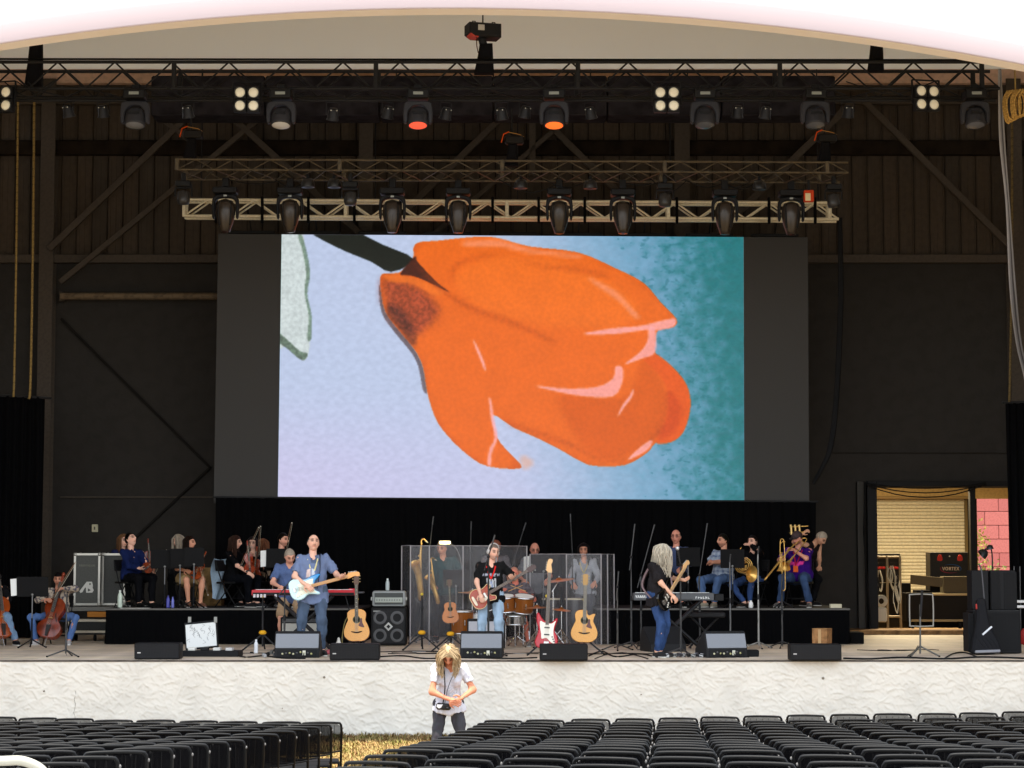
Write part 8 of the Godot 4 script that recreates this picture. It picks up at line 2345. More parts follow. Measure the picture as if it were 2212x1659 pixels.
	put(t, "guitar_strap", Geo.new().tube(curve3([Vector3(0.08, 0.98, 0.22), Vector3(0.11, 1.2, 0.17), Vector3(0.1, 1.42, 0.06), Vector3(0.05, 1.4, -0.12), Vector3(-0.14, 1.1, -0.17), Vector3(-0.24, 0.9, 0.05)], 5), 0.026, 6, true, 0.25), mat(Color(0.5, 0.42, 0.42), 0.8))
	g = solid_guitar("black electric guitar with a maple neck held by the long haired guitarist", Color(0.03, 0.03, 0.03), Color(0.1, 0.1, 0.1), Color(0.88, 0.7, 0.48), Color(0.88, 0.7, 0.48), false)
	hold(t, g, Vector3(-0.07, 0.93, 0.24), rx(-6) * rz(-52))
	clean(t)
	# ---- keyboard player
	t = person("stooping keyboard player with grey hair in a blue shirt and khaki shorts", onz(628, 36.2, STAGE), 4, {"h": 1.78, "girth": 1.1, "belly": 0.9, "skin": Color(0.86, 0.63, 0.53), "hair": "short", "hair_color": Color(0.58, 0.53, 0.47), "shirt": Color(0.33, 0.4, 0.55), "trousers": Color(0.68, 0.57, 0.45), "leg": 1, "short_len": 1.0, "legwear": "shorts", "shoes": Color(0.8, 0.8, 0.8),
		"hip": Vector3(0, 0.9, -0.1), "lean": Vector3(24, 0, 4), "head": Vector3(34, 20, 8), "hl": Vector3(-0.17, 1.0, 0.42), "hr": Vector3(0.24, 1.0, 0.42), "el": Vector3(-0.8, -0.6, -0.4), "fl": Vector3(-0.16, 0, 0), "fr": Vector3(0.2, 0, 0.05)})
	clean(t)
	# ---- saxophone player and his reading lamp
	t = person("saxophone player in a dark green shirt behind the clear shield", onz(957, 39.6, STAGE), -6, {"h": 1.84, "girth": 1.25, "belly": 1.1, "skin": Color(0.8, 0.56, 0.45), "hair": "short", "hair_color": Color(0.5, 0.42, 0.34), "shirt": Color(0.1, 0.24, 0.25), "sleeve_len": 0.9, "trousers": Color(0.08, 0.08, 0.09), "shoes": Color(0.08, 0.08, 0.08), "head": Vector3(16, -14, 0), "hl": Vector3(-0.13, 0.98, 0.3), "hr": Vector3(0.3, 1.16, 0.22), "curl": 0.7})
	clean(t)
	g = saxophone("brass saxophone held by the player in dark green", 1.0)
	hold(t, g, Vector3(-0.1, 1.0, 0.3), ry(-20) * rz(14))
	var lamp := thing("stand_lamp", "glowing bar lamp clipped before the saxophone player's face", "lamp", at(961, 1172, 38.9))
	put(lamp, "lamp_bar", Geo.new().box(Vector3.ZERO, Vector3(0.2, 0.055, 0.04), 0.018), glow(Color(1.0, 0.93, 0.68), 2.2))
	put(lamp, "lamp_hood", Geo.new().box(Vector3(0, 0.03, -0.02), Vector3(0.21, 0.015, 0.06), 0.004), black_metal())
	put(lamp, "arm", Geo.new().tube(curve3([Vector3(0.1, -0.02, 0), Vector3(0.2, -0.1, 0.0), Vector3(0.28, -0.3, 0.0), Vector3(0.3, -0.55, 0)], 4), 0.008, 5), grey_metal())
	var ol := OmniLight3D.new()
	ol.name = "stand_lamp_light"
	ol.light_color = Color(1.0, 0.9, 0.65)
	ol.light_energy = 0.05
	ol.light_size = 0.05
	ol.omni_range = 6.0
	ol.shadow_enabled = true
	lamp.add_child(ol)
	ol.position = Vector3(0, -0.01, 0.035)
	music_stand("black music stand under the glowing bar lamp", onz(985, 38.9, STAGE), 1.1, -6, 0.46, 22)
	# ---- behind the bass player and drums
	t = person("man with a brown cap standing behind the bass player", onz(1070, 40.2, STAGE), 4, {"h": 1.86, "skin": Color(0.74, 0.5, 0.4), "hair": "buzz", "hair_color": Color(0.3, 0.22, 0.18), "shirt": Color(0.35, 0.33, 0.34), "trousers": Color(0.12, 0.12, 0.13), "shoes": blk, "head": Vector3(20, 0, 0)})
	cap_hat(t, Color(0.5, 0.3, 0.23), Color(0.42, 0.26, 0.2))
	clean(t)
	t = person("drummer with flushed face bent over the drum kit in a grey shirt", onz(1116, 37.6, STAGE), -10, {"sit": true, "h": 1.74, "hip": Vector3(0, 0.58, 0), "girth": 1.12, "belly": 1.0, "skin": Color(0.82, 0.48, 0.4), "hair": "buzz", "hair_color": Color(0.72, 0.5, 0.42), "hairline": 0.8, "shirt": Color(0.33, 0.31, 0.32), "trousers": Color(0.25, 0.24, 0.25), "leg": 1, "legwear": "shorts", "shoes": Color(0.5, 0.5, 0.5), "lean": Vector3(14, 0, 0), "head": Vector3(18, -6, 0), "hl": Vector3(-0.2, 0.92, 0.4), "hr": Vector3(0.22, 0.9, 0.38), "fl": Vector3(-0.22, 0, 0.36), "fr": Vector3(0.26, 0, 0.34),
		"print": func(p: Vector3, c: Color) -> Color:
			return c * (1.5 if fposmod(p.x * 14.0, 1.0) < 0.3 or fposmod(p.y * 14.0, 1.0) < 0.3 else 0.9)})
	clean(t)
	for k in 2: 
		var st := thing("drumstick", ["wooden drumstick in the drummer's lowered hand", "wooden drumstick in the drummer's other hand, over the snare"][k], "drumstick", onz([1098, 1136][k], 37.1, STAGE) + Vector3(0, 0.93, 0.02))
		put(st, "stick", Geo.new().tube([Vector3.ZERO, Vector3([0.24, -0.26][k], 0.1, 0.18)], [0.007, 0.005], 6), mat(Color(0.8, 0.62, 0.4), 0.5))
	t = person("bald man with dark goatee and glasses behind the lower shield", onz(1154, 40.4, STAGE), 2, {"h": 1.82, "skin": Color(0.8, 0.55, 0.46), "hair": "none", "beard": Color(0.1, 0.08, 0.07), "beard_amount": 0.85, "goatee": true, "shirt": Color(0.42, 0.42, 0.43), "trousers": Color(0.1, 0.1, 0.11), "shoes": blk, "head": Vector3(18, 6, 0), "hl": Vector3(-0.2, 1.05, 0.3), "hr": Vector3(0.22, 1.05, 0.3), "curl": 0.7})
	glasses(t, Color(0.05, 0.05, 0.05))
	clean(t)
	t = person("black haired woman in a pale grey blouse behind the lower shield", onz(1262, 40.4, STAGE), -4, {"h": 1.8, "fem": true, "skin": Color(0.82, 0.58, 0.47), "hair": "long", "hair_color": Color(0.05, 0.04, 0.04), "hair_len": 0.24, "shirt": Color(0.6, 0.61, 0.63), "sleeve": 2, "trousers": Color(0.3, 0.3, 0.32), "shoes": blk, "head": Vector3(6, -4, 0), "hl": Vector3(-0.18, 1.0, 0.28), "hr": Vector3(0.2, 1.02, 0.28), "smile": true})
	lanyard(t, Color(0.75, 0.68, 0.5), 0.25, 0.02)
	clean(t)
	# ---- cello players
	t = seated("cello player in a patterned cardigan and blue jeans", "black chair under the cello player in the patterned cardigan", 124, 38.2, STAGE, -3, {"h": 1.66, "skin": Color(0.8, 0.56, 0.45), "hair": "short", "hair_color": Color(0.06, 0.05, 0.05), "hairline": 0.42, "shirt": Color(0.72, 0.66, 0.58), "sleeve": 2, "trousers": Color(0.32, 0.43, 0.62), "fade": 0.3, "slim": 0.85, "shoes": Color(0.82, 0.82, 0.82), "head": Vector3(8, 8, 0), "hl": Vector3(-0.14, 0.82, 0.34), "hr": Vector3(0.12, 1.02, 0.2), "el": Vector3(-1, -0.5, 0), "er": Vector3(1, 0.0, 0), "fl": Vector3(-0.3, 0, 0.34), "fr": Vector3(0.3, 0, 0.34), "kl": Vector3(-1, 0.4, 0.8), "kr": Vector3(1, 0.4, 0.8), "curl": 0.7,
		"print": func(p: Vector3, c: Color) -> Color:
			if absf(p.x) < 0.06 and p.z > 0.0: return Color(0.02, 0.02, 0.025)
			return Color(0.09, 0.08, 0.1) if wob.get_noise_3d(p.x * 130.0, p.y * 130.0, p.z * 130.0) > 0.12 else c})
	clean(t)
	g = fiddle("cello", "red brown cello between the knees of the cello player", 2.05, 0.14, Color(0.5, 0.18, 0.06))
	hold(t, g, Vector3(-0.02, 0.5, 0.36), rx(-22) * rz(-9))
	rod(g, "endpin", Vector3(0, -0.36, -0.05), Vector3(0.0, -0.62, -0.03), 0.006, chrome())
	bow("cello bow slanting up past the cello player's face", onz(127, 37.6, STAGE) + Vector3(-0.12, 0.8, 0.02), onz(160, 37.6, STAGE) + Vector3(0.0, 1.42, 0.0), 1.9)
	t = seated("second cello player in pale jeans behind an orange brown cello", "chair of the second cello player in pale jeans", -14, 38.0, STAGE, 14, {"skin": tan, "hair": "short", "hair_color": Color(0.2, 0.15, 0.1), "shirt": blk, "sleeve": 2, "trousers": Color(0.45, 0.55, 0.66), "shoes": blk, "fl": Vector3(-0.3, 0, 0.3), "fr": Vector3(0.36, 0, 0.4), "hl": Vector3(-0.14, 0.8, 0.34), "hr": Vector3(0.1, 1.0, 0.2)})
	clean(t)
	g = fiddle("cello", "orange brown cello before the player in pale jeans", 2.05, 0.14, Color(0.62, 0.26, 0.06))
	hold(t, g, Vector3(0.12, 0.5, 0.42), rx(-20) * rz(6) * ry(20))
	rod(g, "endpin", Vector3(0, -0.36, -0.05), Vector3(0.02, -0.62, -0.03), 0.006, chrome())
	# ---- violins
	t = seated("violinist in a navy shirt looking up with violin in his lap", "black chair under the violinist in navy", 283, 39.3, RISER, 44, {"h": 1.76, "skin": fair, "hair": "short", "hair_color": Color(0.05, 0.045, 0.04), "shirt": Color(0.09, 0.13, 0.28), "sleeve": 2, "cuff": 0.8, "trousers": Color(0.06, 0.06, 0.07), "shoes": Color(0.05, 0.05, 0.05), "soles": Color(0.06, 0.06, 0.06), "head": Vector3(-24, 18, 0), "hl": Vector3(-0.04, 0.68, 0.36), "hr": Vector3(0.2, 0.68, 0.36), "pl": Vector3(0.3, 0.8, -0.2), "curl": 0.6})
	clean(t)
	fiddle_at("violin resting in the lap of the violinist in navy", onz(326, 38.95, RISER) + Vector3(0.0, 0.76, 0.0), ry(-12) * rz(-52))
	bow("violin bow upright in the navy violinist's hand", onz(332, 38.8, RISER) + Vector3(0, 0.62, 0), onz(355, 38.7, RISER) + Vector3(0.02, 1.02, 0))
	t = seated("long brown haired string player hidden behind the violinist in navy", "chair of the string player behind the violinist in navy", 263, 40.4, RISER, 40, {"fem": true, "skin": fair, "hair": "long", "hair_color": Color(0.4, 0.28, 0.18), "hair_len": 0.36, "shirt": Color(0.14, 0.16, 0.3), "sleeve": 2, "trousers": blk, "shoes": blk, "hr": Vector3(0.25, 0.95, 0.3), "hl": Vector3(-0.1, 0.7, 0.35)})
	clean(t)
	fiddle_at("violin scroll rising beside the navy violinist's shoulder", onz(318, 40.1, RISER) + Vector3(0.02, 0.83, 0.0), ry(30) * rz(4), Color(0.5, 0.18, 0.08))
	t = seated("string player with long grey hair behind two music stands", "chair of the grey haired string player", 387, 40.3, RISER, 10, {"fem": true, "skin": fair, "hair": "long", "hair_color": Color(0.6, 0.55, 0.48), "hair_len": 0.3, "hair_reach": 2.7, "shirt": Color(0.12, 0.12, 0.125), "sleeve": 2, "trousers": blk, "shoes": blk, "head": Vector3(10, -40, 0)})
	clean(t)
	t = seated("dark haired violinist with bare legs in a short dress", "black chair under the bare legged violinist", 405, 39.2, RISER, 24, {"h": 1.68, "fem": true, "skin": Color(0.84, 0.6, 0.48), "hair": "long", "hair_color": Color(0.12, 0.07, 0.05), "hair_len": 0.34, "hair_reach": 1.8, "shirt": blk, "sleeve": 1, "leg": 0, "skirt": true, "trousers": Color(0.62, 0.52, 0.36), "head": Vector3(0, 48, 0), "hl": Vector3(-0.14, 0.68, 0.32), "hr": Vector3(0.12, 0.7, 0.34), "fl": Vector3(-0.1, 0, 0.42), "fr": Vector3(0.12, 0, 0.44), "shoes": Color(0.5, 0.35, 0.27), "curl": 0.6})
	clean(t)
	fiddle_at("violin on the lap of the bare legged violinist", onz(424, 38.8, RISER) + Vector3(0.02, 0.66, 0.02), ry(-10) * rz(-14) * rx(-35), Color(0.58, 0.24, 0.08))
	bow("violin bow hanging down beside the bare legged violinist", onz(431, 38.7, RISER) + Vector3(0, 0.8, 0), onz(448, 38.7, RISER) + Vector3(0.02, 0.22, 0))
	t = seated("woman in black with shoulder length brown hair sitting in profile", "chair with a pale denim jacket on its back", 503, 39.2, RISER, 62, {"h": 1.7, "fem": true, "girth": 1.1, "skin": fair, "hair": "long", "hair_color": Color(0.2, 0.13, 0.1), "hair_len": 0.26, "hair_reach": 1.9, "shirt": Color(0.05, 0.05, 0.055), "sleeve": 1, "sleeve_len": 1.0, "trousers": Color(0.05, 0.055, 0.07), "shoes": Color(0.12, 0.12, 0.13), "head": Vector3(6, 22, 0), "hl": Vector3(-0.1, 0.62, 0.42), "hr": Vector3(0.16, 0.95, 0.3), "curl": 0.6})
	clean(t)
	var jk := Geo.new().sheet(10, 14, func(u, v):
		return Vector3(-0.2 + 0.4 * u + 0.05 * sin(v * 7.0) * (u - 0.5), 0.84 - 0.72 * v + 0.08 * absf(u - 0.5), -0.27 - 0.05 * sin(u * 6.0 + v * 4.0) - 0.06 * v))
	var j := put(self, numbered("denim_jacket"), jk, cloth_mat(Color(0.62, 0.7, 0.76)))
	j.transform = Transform3D(ry(62), onz(503, 39.2, RISER))
	tag(j, "pale blue denim jacket hung over the chair of the woman in profile", "jacket")
	fiddle_at("violin held upright by the woman in profile", onz(537, 38.95, RISER) + Vector3(0, 0.78, 0), ry(22) * rz(6), Color(0.6, 0.2, 0.06))
	bow("long violin bow slanting up before the smiling violinist", onz(517, 38.8, RISER) + Vector3(0, 0.72, 0), onz(552, 38.8, RISER) + Vector3(0.04, 1.42, 0))
	t = seated("smiling violinist with glasses in a black top", "chair of the smiling violinist", 546, 39.9, RISER, -6, {"h": 1.68, "fem": true, "skin": fair, "hair": "long", "hair_color": Color(0.13, 0.09, 0.08), "hair_len": 0.22, "shirt": Color(0.04, 0.04, 0.045), "sleeve": 2, "trousers": blk, "shoes": blk, "head": Vector3(4, -4, 0), "smile": true, "hl": Vector3(-0.1, 0.9, 0.28), "hr": Vector3(0.14, 0.7, 0.3)})
	glasses(t, Color(0.1, 0.08, 0.08))
	clean(t)
	fiddle_at("violin standing on the smiling violinist's knee", onz(549, 39.3, RISER) + Vector3(0.02, 0.68, 0), ry(-25) * rz(-4), Color(0.52, 0.2, 0.08))
	bow("short stretch of bow rising beside the smiling violinist's head", onz(556, 39.6, RISER) + Vector3(0, 0.9, 0), onz(560, 39.6, RISER) + Vector3(0.0, 1.45, 0))
	t = seated("string player with light brown hair and cream sleeve behind the smiling violinist", "chair of the string player in the cream cardigan", 570, 40.4, RISER, 20, {"h": 1.64, "fem": true, "skin": fair, "hair": "long", "hair_color": Color(0.42, 0.26, 0.17), "hair_len": 0.34, "hair_reach": 2.8, "shirt": Color(0.72, 0.64, 0.55), "sleeve": 2, "trousers": blk, "shoes": blk, "head": Vector3(4, -60, 0)})
	clean(t)
	t = seated("dark haired violinist in black looking aside, bow upright before his face", "chair of the dark haired violinist with the upright bow", 607, 39.5, RISER, 40, {"h": 1.76, "skin": Color(0.85, 0.62, 0.52), "hair": "short", "hair_color": Color(0.06, 0.05, 0.045), "beard": Color(0.3, 0.22, 0.18), "beard_amount": 0.4, "shirt": Color(0.05, 0.05, 0.055), "sleeve": 2, "cuff": 0.7, "trousers": blk, "shoes": blk, "head": Vector3(2, 22, 0), "hl": Vector3(-0.12, 0.72, 0.34), "hr": Vector3(0.16, 0.8, 0.3)})
	clean(t)
	bow("violin bow held upright before the dark haired violinist", onz(622, 38.9, RISER) + Vector3(-0.06, 0.92, 0), onz(628, 38.9, RISER) + Vector3(0, 1.5, 0))
	fiddle_at("violin at the knee of the dark haired violinist", onz(600, 38.9, RISER) + Vector3(-0.05, 0.6, 0), ry(-60) * rz(170), Color(0.42, 0.16, 0.08))
	# ---- horns
	t = seated("man with glasses in a blue shirt behind the long haired guitarist", "chair of the man with glasses", 1462, 39.4, RISER, -8, {"h": 1.84, "skin": Color(0.84, 0.58, 0.49), "hair": "fringe", "hair_color": Color(0.5, 0.44, 0.38), "shirt": Color(0.26, 0.3, 0.42), "sleeve": 2, "trousers": blk, "shoes": blk, "head": Vector3(2, -8, 0), "hl": Vector3(-0.2, 0.72, 0.28), "hr": Vector3(0.12, 0.66, 0.36)})
	glasses(t, Color(0.25, 0.12, 0.1))
	clean(t)
	t = seated("man in a plaid shirt and jeans sitting with folded arms", "black chair under the man in the plaid shirt", 1562, 39.3, RISER, -34, {"h": 1.74, "skin": Color(0.8, 0.57, 0.46), "hair": "short", "hair_color": Color(0.08, 0.06, 0.05), "beard": Color(0.2, 0.15, 0.12), "beard_amount": 0.5, "shirt": Color(0.62, 0.67, 0.72), "sleeve_len": 0.85, "trousers": Color(0.3, 0.39, 0.53), "fade": 0.4, "shoes": Color(0.6, 0.57, 0.5), "head": Vector3(0, -30, 0), "lean": Vector3(-6, 0, 0), "hl": Vector3(0.08, 0.83, 0.2), "hr": Vector3(-0.06, 0.8, 0.22), "el": Vector3(-1, -0.5, 0.3), "er": Vector3(1, -0.5, 0.3), "fl": Vector3(-0.1, 0, 0.5), "fr": Vector3(0.02, 0, 0.36), "kl": Vector3(-0.5, 0.3, 1),
		"print": func(p: Vector3, c: Color) -> Color:
			var a := fposmod(p.x * 11.0 + p.z * 5.0, 1.0) < 0.35
			var b := fposmod(p.y * 11.0, 1.0) < 0.35
			return Color(0.1, 0.14, 0.24) if a and b else (Color(0.24, 0.29, 0.37) if a or b else c)})
	clean(t)
	t = seated("woman in black raising a mouthpiece beside a gold french horn", "black chair under the horn player", 1628, 39.3, RISER, -30, {"h": 1.7, "fem": true, "skin": fair, "hair": "bun", "hair_color": Color(0.07, 0.05, 0.05), "shirt": Color(0.055, 0.055, 0.06), "sleeve": 2, "girth": 1.12, "trousers": Color(0.2, 0.28, 0.44), "fade": 0.3, "slim": 0.85, "shoes": Color(0.22, 0.18, 0.15), "head": Vector3(-2, -8, 0), "hl": Vector3(-0.06, 0.85, 0.32), "hr": Vector3(0.02, 1.13, 0.17), "er": Vector3(1, -0.6, 0.2), "fl": Vector3(0.0, 0, 0.42), "fr": Vector3(0.1, 0, 0.4), "kl": Vector3(-0.8, 0.3, 0.8)})
	clean(t)
	g = horn("gold french horn on the lap of the woman in black")
	g.transform = Transform3D(ry(-12) * rz(10), onz(1607, 38.8, RISER) + Vector3(0, 0.74, 0))
	t = seated("trombone player in a purple shirt, dark cap and jeans", "chair under the trombone player", 1727, 39.2, RISER, -22, {"h": 1.8, "girth": 1.26, "belly": 1.1, "skin": Color(0.82, 0.57, 0.48), "hair": "short", "hair_color": Color(0.2, 0.14, 0.1), "beard": Color(0.28, 0.2, 0.16), "beard_amount": 0.6, "shirt": Color(0.2, 0.08, 0.4), "sleeve_len": 0.85, "trousers": Color(0.21, 0.28, 0.4), "fade": 0.4, "shoes": Color(0.42, 0.4, 0.38), "head": Vector3(10, -20, 0), "hl": Vector3(-0.2, 0.84, 0.44), "hr": Vector3(-0.02, 0.98, 0.24), "el": Vector3(-0.8, -0.8, 0.1), "er": Vector3(1, -0.7, 0.1), "fl": Vector3(-0.24, 0, 0.4), "fr": Vector3(0.26, 0, 0.34), "curl": 0.8,
		"print": func(p: Vector3, c: Color) -> Color:
			if p.z > 0.05 and absf(p.y - 0.22 - 0.25 * absf(p.x)) < 0.03 and absf(p.x) < 0.12: return Color(0.72, 0.05, 0.28)
			return c})
	cap_hat(t, Color(0.27, 0.22, 0.22), Color(0.2, 0.18, 0.18))
	lanyard(t, Color(0.72, 0.1, 0.3), 0.3, 0.09, Color(0.85, 0.36, 0.14))
	clean(t)
	g = trombone("gold trombone with its slide pointing down to the stand")
	var mouth := onz(1712, 38.85, RISER) + Vector3(0, 1.07, 0.0)
	var tip := onz(1648, 38.2, RISER) + Vector3(0, 0.44, 0.0)
	var zdir := (tip - mouth).normalized()
	var xdir := Vector3(0, 0, 1).cross(zdir).normalized()
	g.transform = Transform3D(Basis(zdir.cross(xdir).cross(zdir).normalized(), zdir.cross(xdir).normalized(), zdir), mouth)
	g = trombone("small gold trombone upright on a stand beside the purple shirt")
	g.transform = Transform3D(Basis(Vector3(0.3, 0, 0.95), Vector3(0.95, 0, -0.3), Vector3(0.0, -1, 0)) * Basis(Vector3(0, 0, 1), PI) * Basis.from_scale(Vector3(0.66, 0.66, 0.66)), onz(1690, 38.5, RISER) + Vector3(0.0, 0.93, 0.0))
	var ps := thing("trombone_stand", "thin black peg stand under the small upright trombone", "stand", onz(1690, 38.5, RISER))
	tripod(ps, 0.12, 0.2, black_metal())
	rod(ps, "peg", Vector3(0, 0.05, 0), Vector3(0, 0.5, 0), 0.01, black_metal())
	t = person("grey haired man in a dark vest bending and raising one arm", onz(1744, 40.3, RISER), 40, {"h": 1.72, "girth": 1.1, "skin": Color(0.78, 0.58, 0.46), "hair": "short", "hair_color": Color(0.6, 0.55, 0.48), "shirt": Color(0.12, 0.1, 0.1), "sleeve": 0, "trousers": Color(0.08, 0.08, 0.09), "shoes": blk, "hip": Vector3(0, 0.8, -0.15), "lean": Vector3(44, 0, 0), "head": Vector3(48, 16, 0), "hl": Vector3(-0.42, 1.34, 0.3), "hr": Vector3(-0.05, 0.75, 0.36), "el": Vector3(-1, 0.2, -0.2), "curl": 0.8})
	clean(t)
	var tr := thing("trumpet_valves", "gold valve cluster of a horn held up in the raised hand", "horn", t.transform * Vector3(-0.46, 1.4, 0.3))
	for k in 3:
		put(tr, "valve", Geo.new().tube(curve3([Vector3(-0.2 + k * 0.075, 0.1, 0), Vector3(-0.19 + k * 0.075, 0.04, 0), Vector3(-0.185 + k * 0.075, -0.08, 0)], 3), 0.022, 8), mat(Color(0.78, 0.66, 0.42), 0.3, 0.8))
	put(tr, "slide_tube", Geo.new().tube([Vector3(-0.22, 0.06, 0), Vector3(0.12, 0.075, 0)], 0.01, 6), brass())
	put(tr, "lower_tube", Geo.new().tube([Vector3(-0.22, -0.05, 0), Vector3(0.06, -0.03, 0)], 0.01, 6), brass())

# ---------------------------------------------------------------- the woman in front of the stage, the seating
func place_front() -> void:
	var t := person("blonde woman in a white T-shirt looking down at her hands before the stage", onz(968, 25.1, 0.0), 8, {"h": 1.64, "fem": true, "skin": Color(0.8, 0.53, 0.41), "hair": "full", "hair_color": Color(0.7, 0.6, 0.46), "hair_len": 0.19, "hair_reach": 2.35, "hairline": 0.42, "seed": 9, "shirt": Color(0.78, 0.78, 0.81), "sleeve": 1, "sleeve_len": 0.62, "trousers": Color(0.23, 0.225, 0.24), "fade": 0.35, "slim": 0.86, "shoes": Color(0.75, 0.75, 0.75), "cell": 0.015, "hem": -0.09,
		"lean": Vector3(17, 0, 0), "head": Vector3(44, -12, 0), "hl": Vector3(-0.01, 1.0, 0.3), "hr": Vector3(0.11, 1.01, 0.3), "el": Vector3(-1, -0.9, -0.1), "er": Vector3(1, -0.4, -0.5), "fl": Vector3(-0.17, 0, 0.0), "fr": Vector3(0.17, 0, 0.02), "curl": 0.55, "pl": Vector3(0.2, -0.2, -1), "pr": Vector3(-0.2, 0.3, -1),
		"print": func(p: Vector3, c: Color) -> Color:
			var q := c
			if p.z > 0.03:
				var e := Vector2((p.x - 0.025) / 0.075, (p.y - 0.2) / 0.055).length()
				if e < 1.0 and (e > 0.82 or wob.get_noise_2d(p.x * 420.0, p.y * 420.0) > 0.05): q = Color(0.42, 0.42, 0.44)
			return q})
	var n: Vector3 = t.get_meta("neck")
	# v neck shows skin: a small inset of the throat
	put(t, "camera_strap", Geo.new().tube(curve3([n + Vector3(-0.06, 0.02, -0.02), n + Vector3(-0.075, -0.07, 0.1), n + Vector3(-0.07, -0.28, 0.13), n + Vector3(-0.09, -0.46, 0.1)], 4), 0.008, 5), mat(Color(0.1, 0.1, 0.11), 0.7))
	put(t, "camera_strap", Geo.new().tube(curve3([n + Vector3(0.055, 0.02, -0.02), n + Vector3(0.05, -0.06, 0.1), n + Vector3(-0.03, -0.26, 0.13), n + Vector3(-0.07, -0.46, 0.1)], 4), 0.005, 5), mat(Color(0.3, 0.3, 0.32), 0.7))
	put(t, "wrist_watch", Geo.new().lathe([Vector2(0.03, -0.012), Vector2(0.034, 0.0), Vector2(0.03, 0.012)], 12, Transform3D(Basis(Vector3(0, 0, 1), 0.7), Vector3(0.15, 1.02, 0.265))), mat(Color(0.5, 0.42, 0.34), 0.4, 0.4))
	var pk := thing("belt_pack", "small black and white camera pouch hanging at the blonde woman's waist", "camera", t.transform * Vector3(-0.08, 0.915, 0.2), 8)
	put(pk, "body", Geo.new().box(Vector3.ZERO, Vector3(0.17, 0.075, 0.06), 0.022, rz(-4)), mat(Color(0.06, 0.06, 0.065), 0.35))
	put(pk, "white_flap", Geo.new().prism(PackedVector2Array([Vector2(-0.075, 0.026), Vector2(-0.01, 0.026), Vector2(-0.03, -0.01), Vector2(-0.055, -0.02), Vector2(-0.08, 0.0)]), 0.028, 0.034, 0.002), mat(Color(0.88, 0.88, 0.88), 0.3))
	put(pk, "lens", Geo.new().lathe([Vector2(0.022, 0.0), Vector2(0.022, 0.02), Vector2(0.016, 0.022), Vector2(0.0, 0.016)], 14, Transform3D(Basis(Vector3.RIGHT, PI / 2), Vector3(0.035, 0.0, 0.03))), mat(Color(0.1, 0.1, 0.11), 0.2))
	clean(t)

func make_chair() -> Node3D:
	var t := thing("folding_chair", "", "chair", Vector3.ZERO, 0, "black folding chairs in the audience")
	var tube := mat(Color(0.06, 0.06, 0.062), 0.5)
	var panel := StandardMaterial3D.new()
	panel.albedo_color = Color(0.075, 0.072, 0.076, 0.74)
	panel.transparency = BaseMaterial3D.TRANSPARENCY_ALPHA
	panel.roughness = 0.9
	panel.metallic_specular = 0.05
	var seatm := mat(Color(0.085, 0.085, 0.09), 0.55)
	# seen from behind: +z is the audience side, the seat faces -z
	var w := 0.2
	var fr := curve3([Vector3(-w, 0.0, -0.2), Vector3(-w, 0.42, -0.02), Vector3(-w - 0.002, 0.7, 0.1), Vector3(-w, 0.797, 0.138), Vector3(-w + 0.01, 0.826, 0.149), Vector3(-w + 0.036, 0.84, 0.152), Vector3(0.0, 0.845, 0.162), Vector3(w - 0.036, 0.84, 0.152), Vector3(w - 0.01, 0.826, 0.149), Vector3(w, 0.797, 0.138), Vector3(w + 0.002, 0.7, 0.1), Vector3(w, 0.42, -0.02), Vector3(w, 0.0, -0.2)], 3)
	put(t, "frame", Geo.new().tube(fr, 0.012, 8), tube)
	var back := put(t, "back_panel", Geo.new().sheet(8, 6, func(u, v):
		var x: float = lerpf(-w + 0.008, w - 0.008, u)
		var bow2: float = 0.02 * (1.0 - pow(2.0 * u - 1.0, 2.0))
		var y: float = lerpf(0.838 - (0.03 if u < 0.05 or u > 0.95 else 0.0), 0.545 - 0.015 * (1.0 - pow(2.0 * u - 1.0, 2.0)), v)
		return Vector3(x, y, lerpf(0.15, 0.045, v) + bow2 * (0.5 + 0.5 * v))), panel)
	put(back, "lower_rim", Geo.new().tube(curve3([Vector3(-w, 0.55, 0.045), Vector3(-0.1, 0.536, 0.06), Vector3(0, 0.53, 0.065), Vector3(0.1, 0.536, 0.06), Vector3(w, 0.55, 0.045)], 3), 0.009, 6), tube)
	for k in 5: rod(back, "rib", Vector3(-0.13 + k * 0.065, 0.82, 0.165), Vector3(-0.13 + k * 0.065, 0.54, 0.064), 0.0022, tube)
	put(t, "seat", Geo.new().box(Vector3(0, 0.435, -0.1), Vector3(0.37, 0.028, 0.36), 0.012), seatm)
	for s in [-1, 1]:
		put(t, "rear_leg", Geo.new().tube([Vector3(s * (w - 0.02), 0.43, -0.13), Vector3(s * (w - 0.02), 0.0, 0.19)], 0.0105, 6), tube)
		put(t, "rivet", Geo.new().ball(Vector3(s * (w + 0.013), 0.787, 0.137), Vector3(0.009, 0.013, 0.013), 8), mat(Color(0.42, 0.41, 0.4), 0.55))
	rod(t, "crossbar", Vector3(-w + 0.02, 0.12, 0.1), Vector3(w - 0.02, 0.12, 0.1), 0.008, tube)
	rod(t, "crossbar", Vector3(-w, 0.13, -0.145), Vector3(w, 0.13, -0.145), 0.008, tube)
	return t

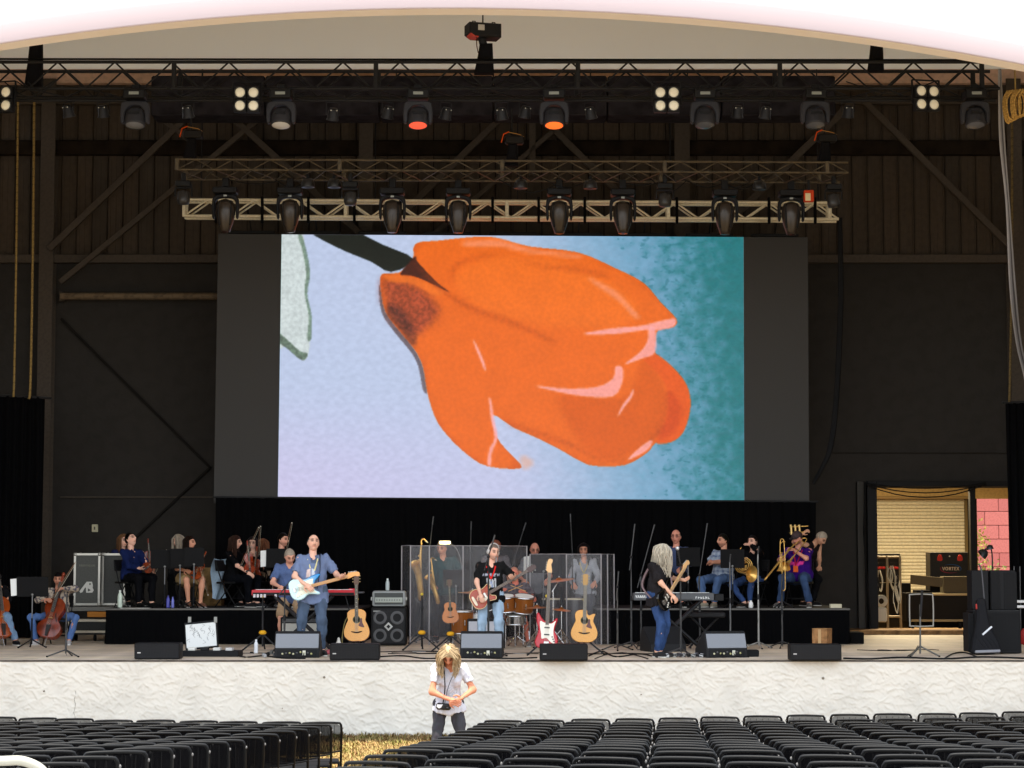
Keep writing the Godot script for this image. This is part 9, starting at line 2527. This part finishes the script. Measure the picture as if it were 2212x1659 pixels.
func place_seating() -> void:
	var chair := make_chair()
	var first := true
	var q := RandomNumberGenerator.new()
	q.seed = 77
	var spots := []
	# right block: front row runs back to the right, columns lead towards the camera
	for row in 17:
		for col in 15:
			var d0 := 22.95 + 0.115 * col
			var x0 := (1092.0 + 92.6 * col - 1106.0) / FOCAL * d0 * 0.991
			var back := row * 0.75
			var d := d0 - back
			var p := Vector3(x0 - 0.069 * back, 0, -d)
			spots.append([p, row, col, 0])
	for row in 18:
		for col in 10:
			var d1 := 22.45 - row * 0.673
			var xe := (738.0 - 1106.0) / FOCAL * 22.45 * 0.991 - 0.0816 * row * 0.673
			spots.append([Vector3(xe - 0.205 - 0.441 * col, 0, -(d1 + 0.13 * col)), row, col, 1])
	for s in spots:
		var p: Vector3 = s[0]
		p += Vector3(q.randf_range(-0.018, 0.018), 0, q.randf_range(-0.08, 0.08))
		p.y = ground_y(-p.z)
		# leave out what stands wholly outside the picture
		var vx := 1106.0 + FOCAL * p.x / -p.z
		var half := FOCAL * 0.22 / -p.z
		if vx + half < 0.0 or vx - half > 2212.0: continue
		var slope := (p.y + 0.87 - EYE.y) / -p.z
		var vy := 829.5 - FOCAL * tan(atan(slope) - TILT)
		if vy > 1661.0: continue
		var label := "black folding chair, %s seat from aisle, %s row from stage, %s" % [NTH[s[2]], NTH[s[1]], "behind the woman" if s[3] == 0 else "across the aisle"]
		var o: Node3D = chair
		if first: first = false
		else: o = again(chair, p)
		o.position = p
		o.rotation_degrees = Vector3(0, (-9.0 if s[3] == 0 else 9.0) + q.randf_range(-4.5, 4.5), 0)
		o.set_meta("label", label)
	# a white plastic chair close by
	var w := thing("white_chair", "white plastic chair with a rounded slatted back beside the black rows", "chair", Vector3(at(8, 1640, 10.6).x, ground_y(10.6), -10.6), 12)
	var pl := mat(Color(0.66, 0.645, 0.59), 0.5)
	var top := at(8, 1629, 10.6).y - ground_y(10.6)
	put(w, "back_frame", Geo.new().tube(curve3([Vector3(-0.23, 0.42, 0.05), Vector3(-0.22, top - 0.16, 0.12), Vector3(-0.15, top - 0.03, 0.14), Vector3(0, top - 0.02, 0.15), Vector3(0.1, top - 0.025, 0.14), Vector3(0.19, top - 0.08, 0.13), Vector3(0.225, top - 0.2, 0.11), Vector3(0.23, 0.42, 0.05)], 5), 0.024, 8), pl)
	for k in 5: put(w, "slat", Geo.new().box(Vector3(-0.14 + k * 0.07, (top + 0.42) * 0.5 - 0.03, 0.1), Vector3(0.03, top - 0.46, 0.014), 0.005, rx(10)), pl)
	put(w, "top_rail", Geo.new().tube(curve3([Vector3(-0.18, top - 0.09, 0.125), Vector3(0.0, top - 0.075, 0.14), Vector3(0.18, top - 0.1, 0.125)], 4), 0.03, 8, true, 0.6), pl)
	put(w, "seat", Geo.new().box(Vector3(0, 0.43, -0.15), Vector3(0.46, 0.035, 0.44), 0.015), pl)
	for s in [[-0.21, 0.1], [0.21, 0.1], [-0.2, -0.34], [0.2, -0.34]]: put(w, "leg", Geo.new().tube([Vector3(s[0], 0.42, s[1] * 0.8), Vector3(s[0], 0, s[1])], [0.022, 0.016], 7), pl)
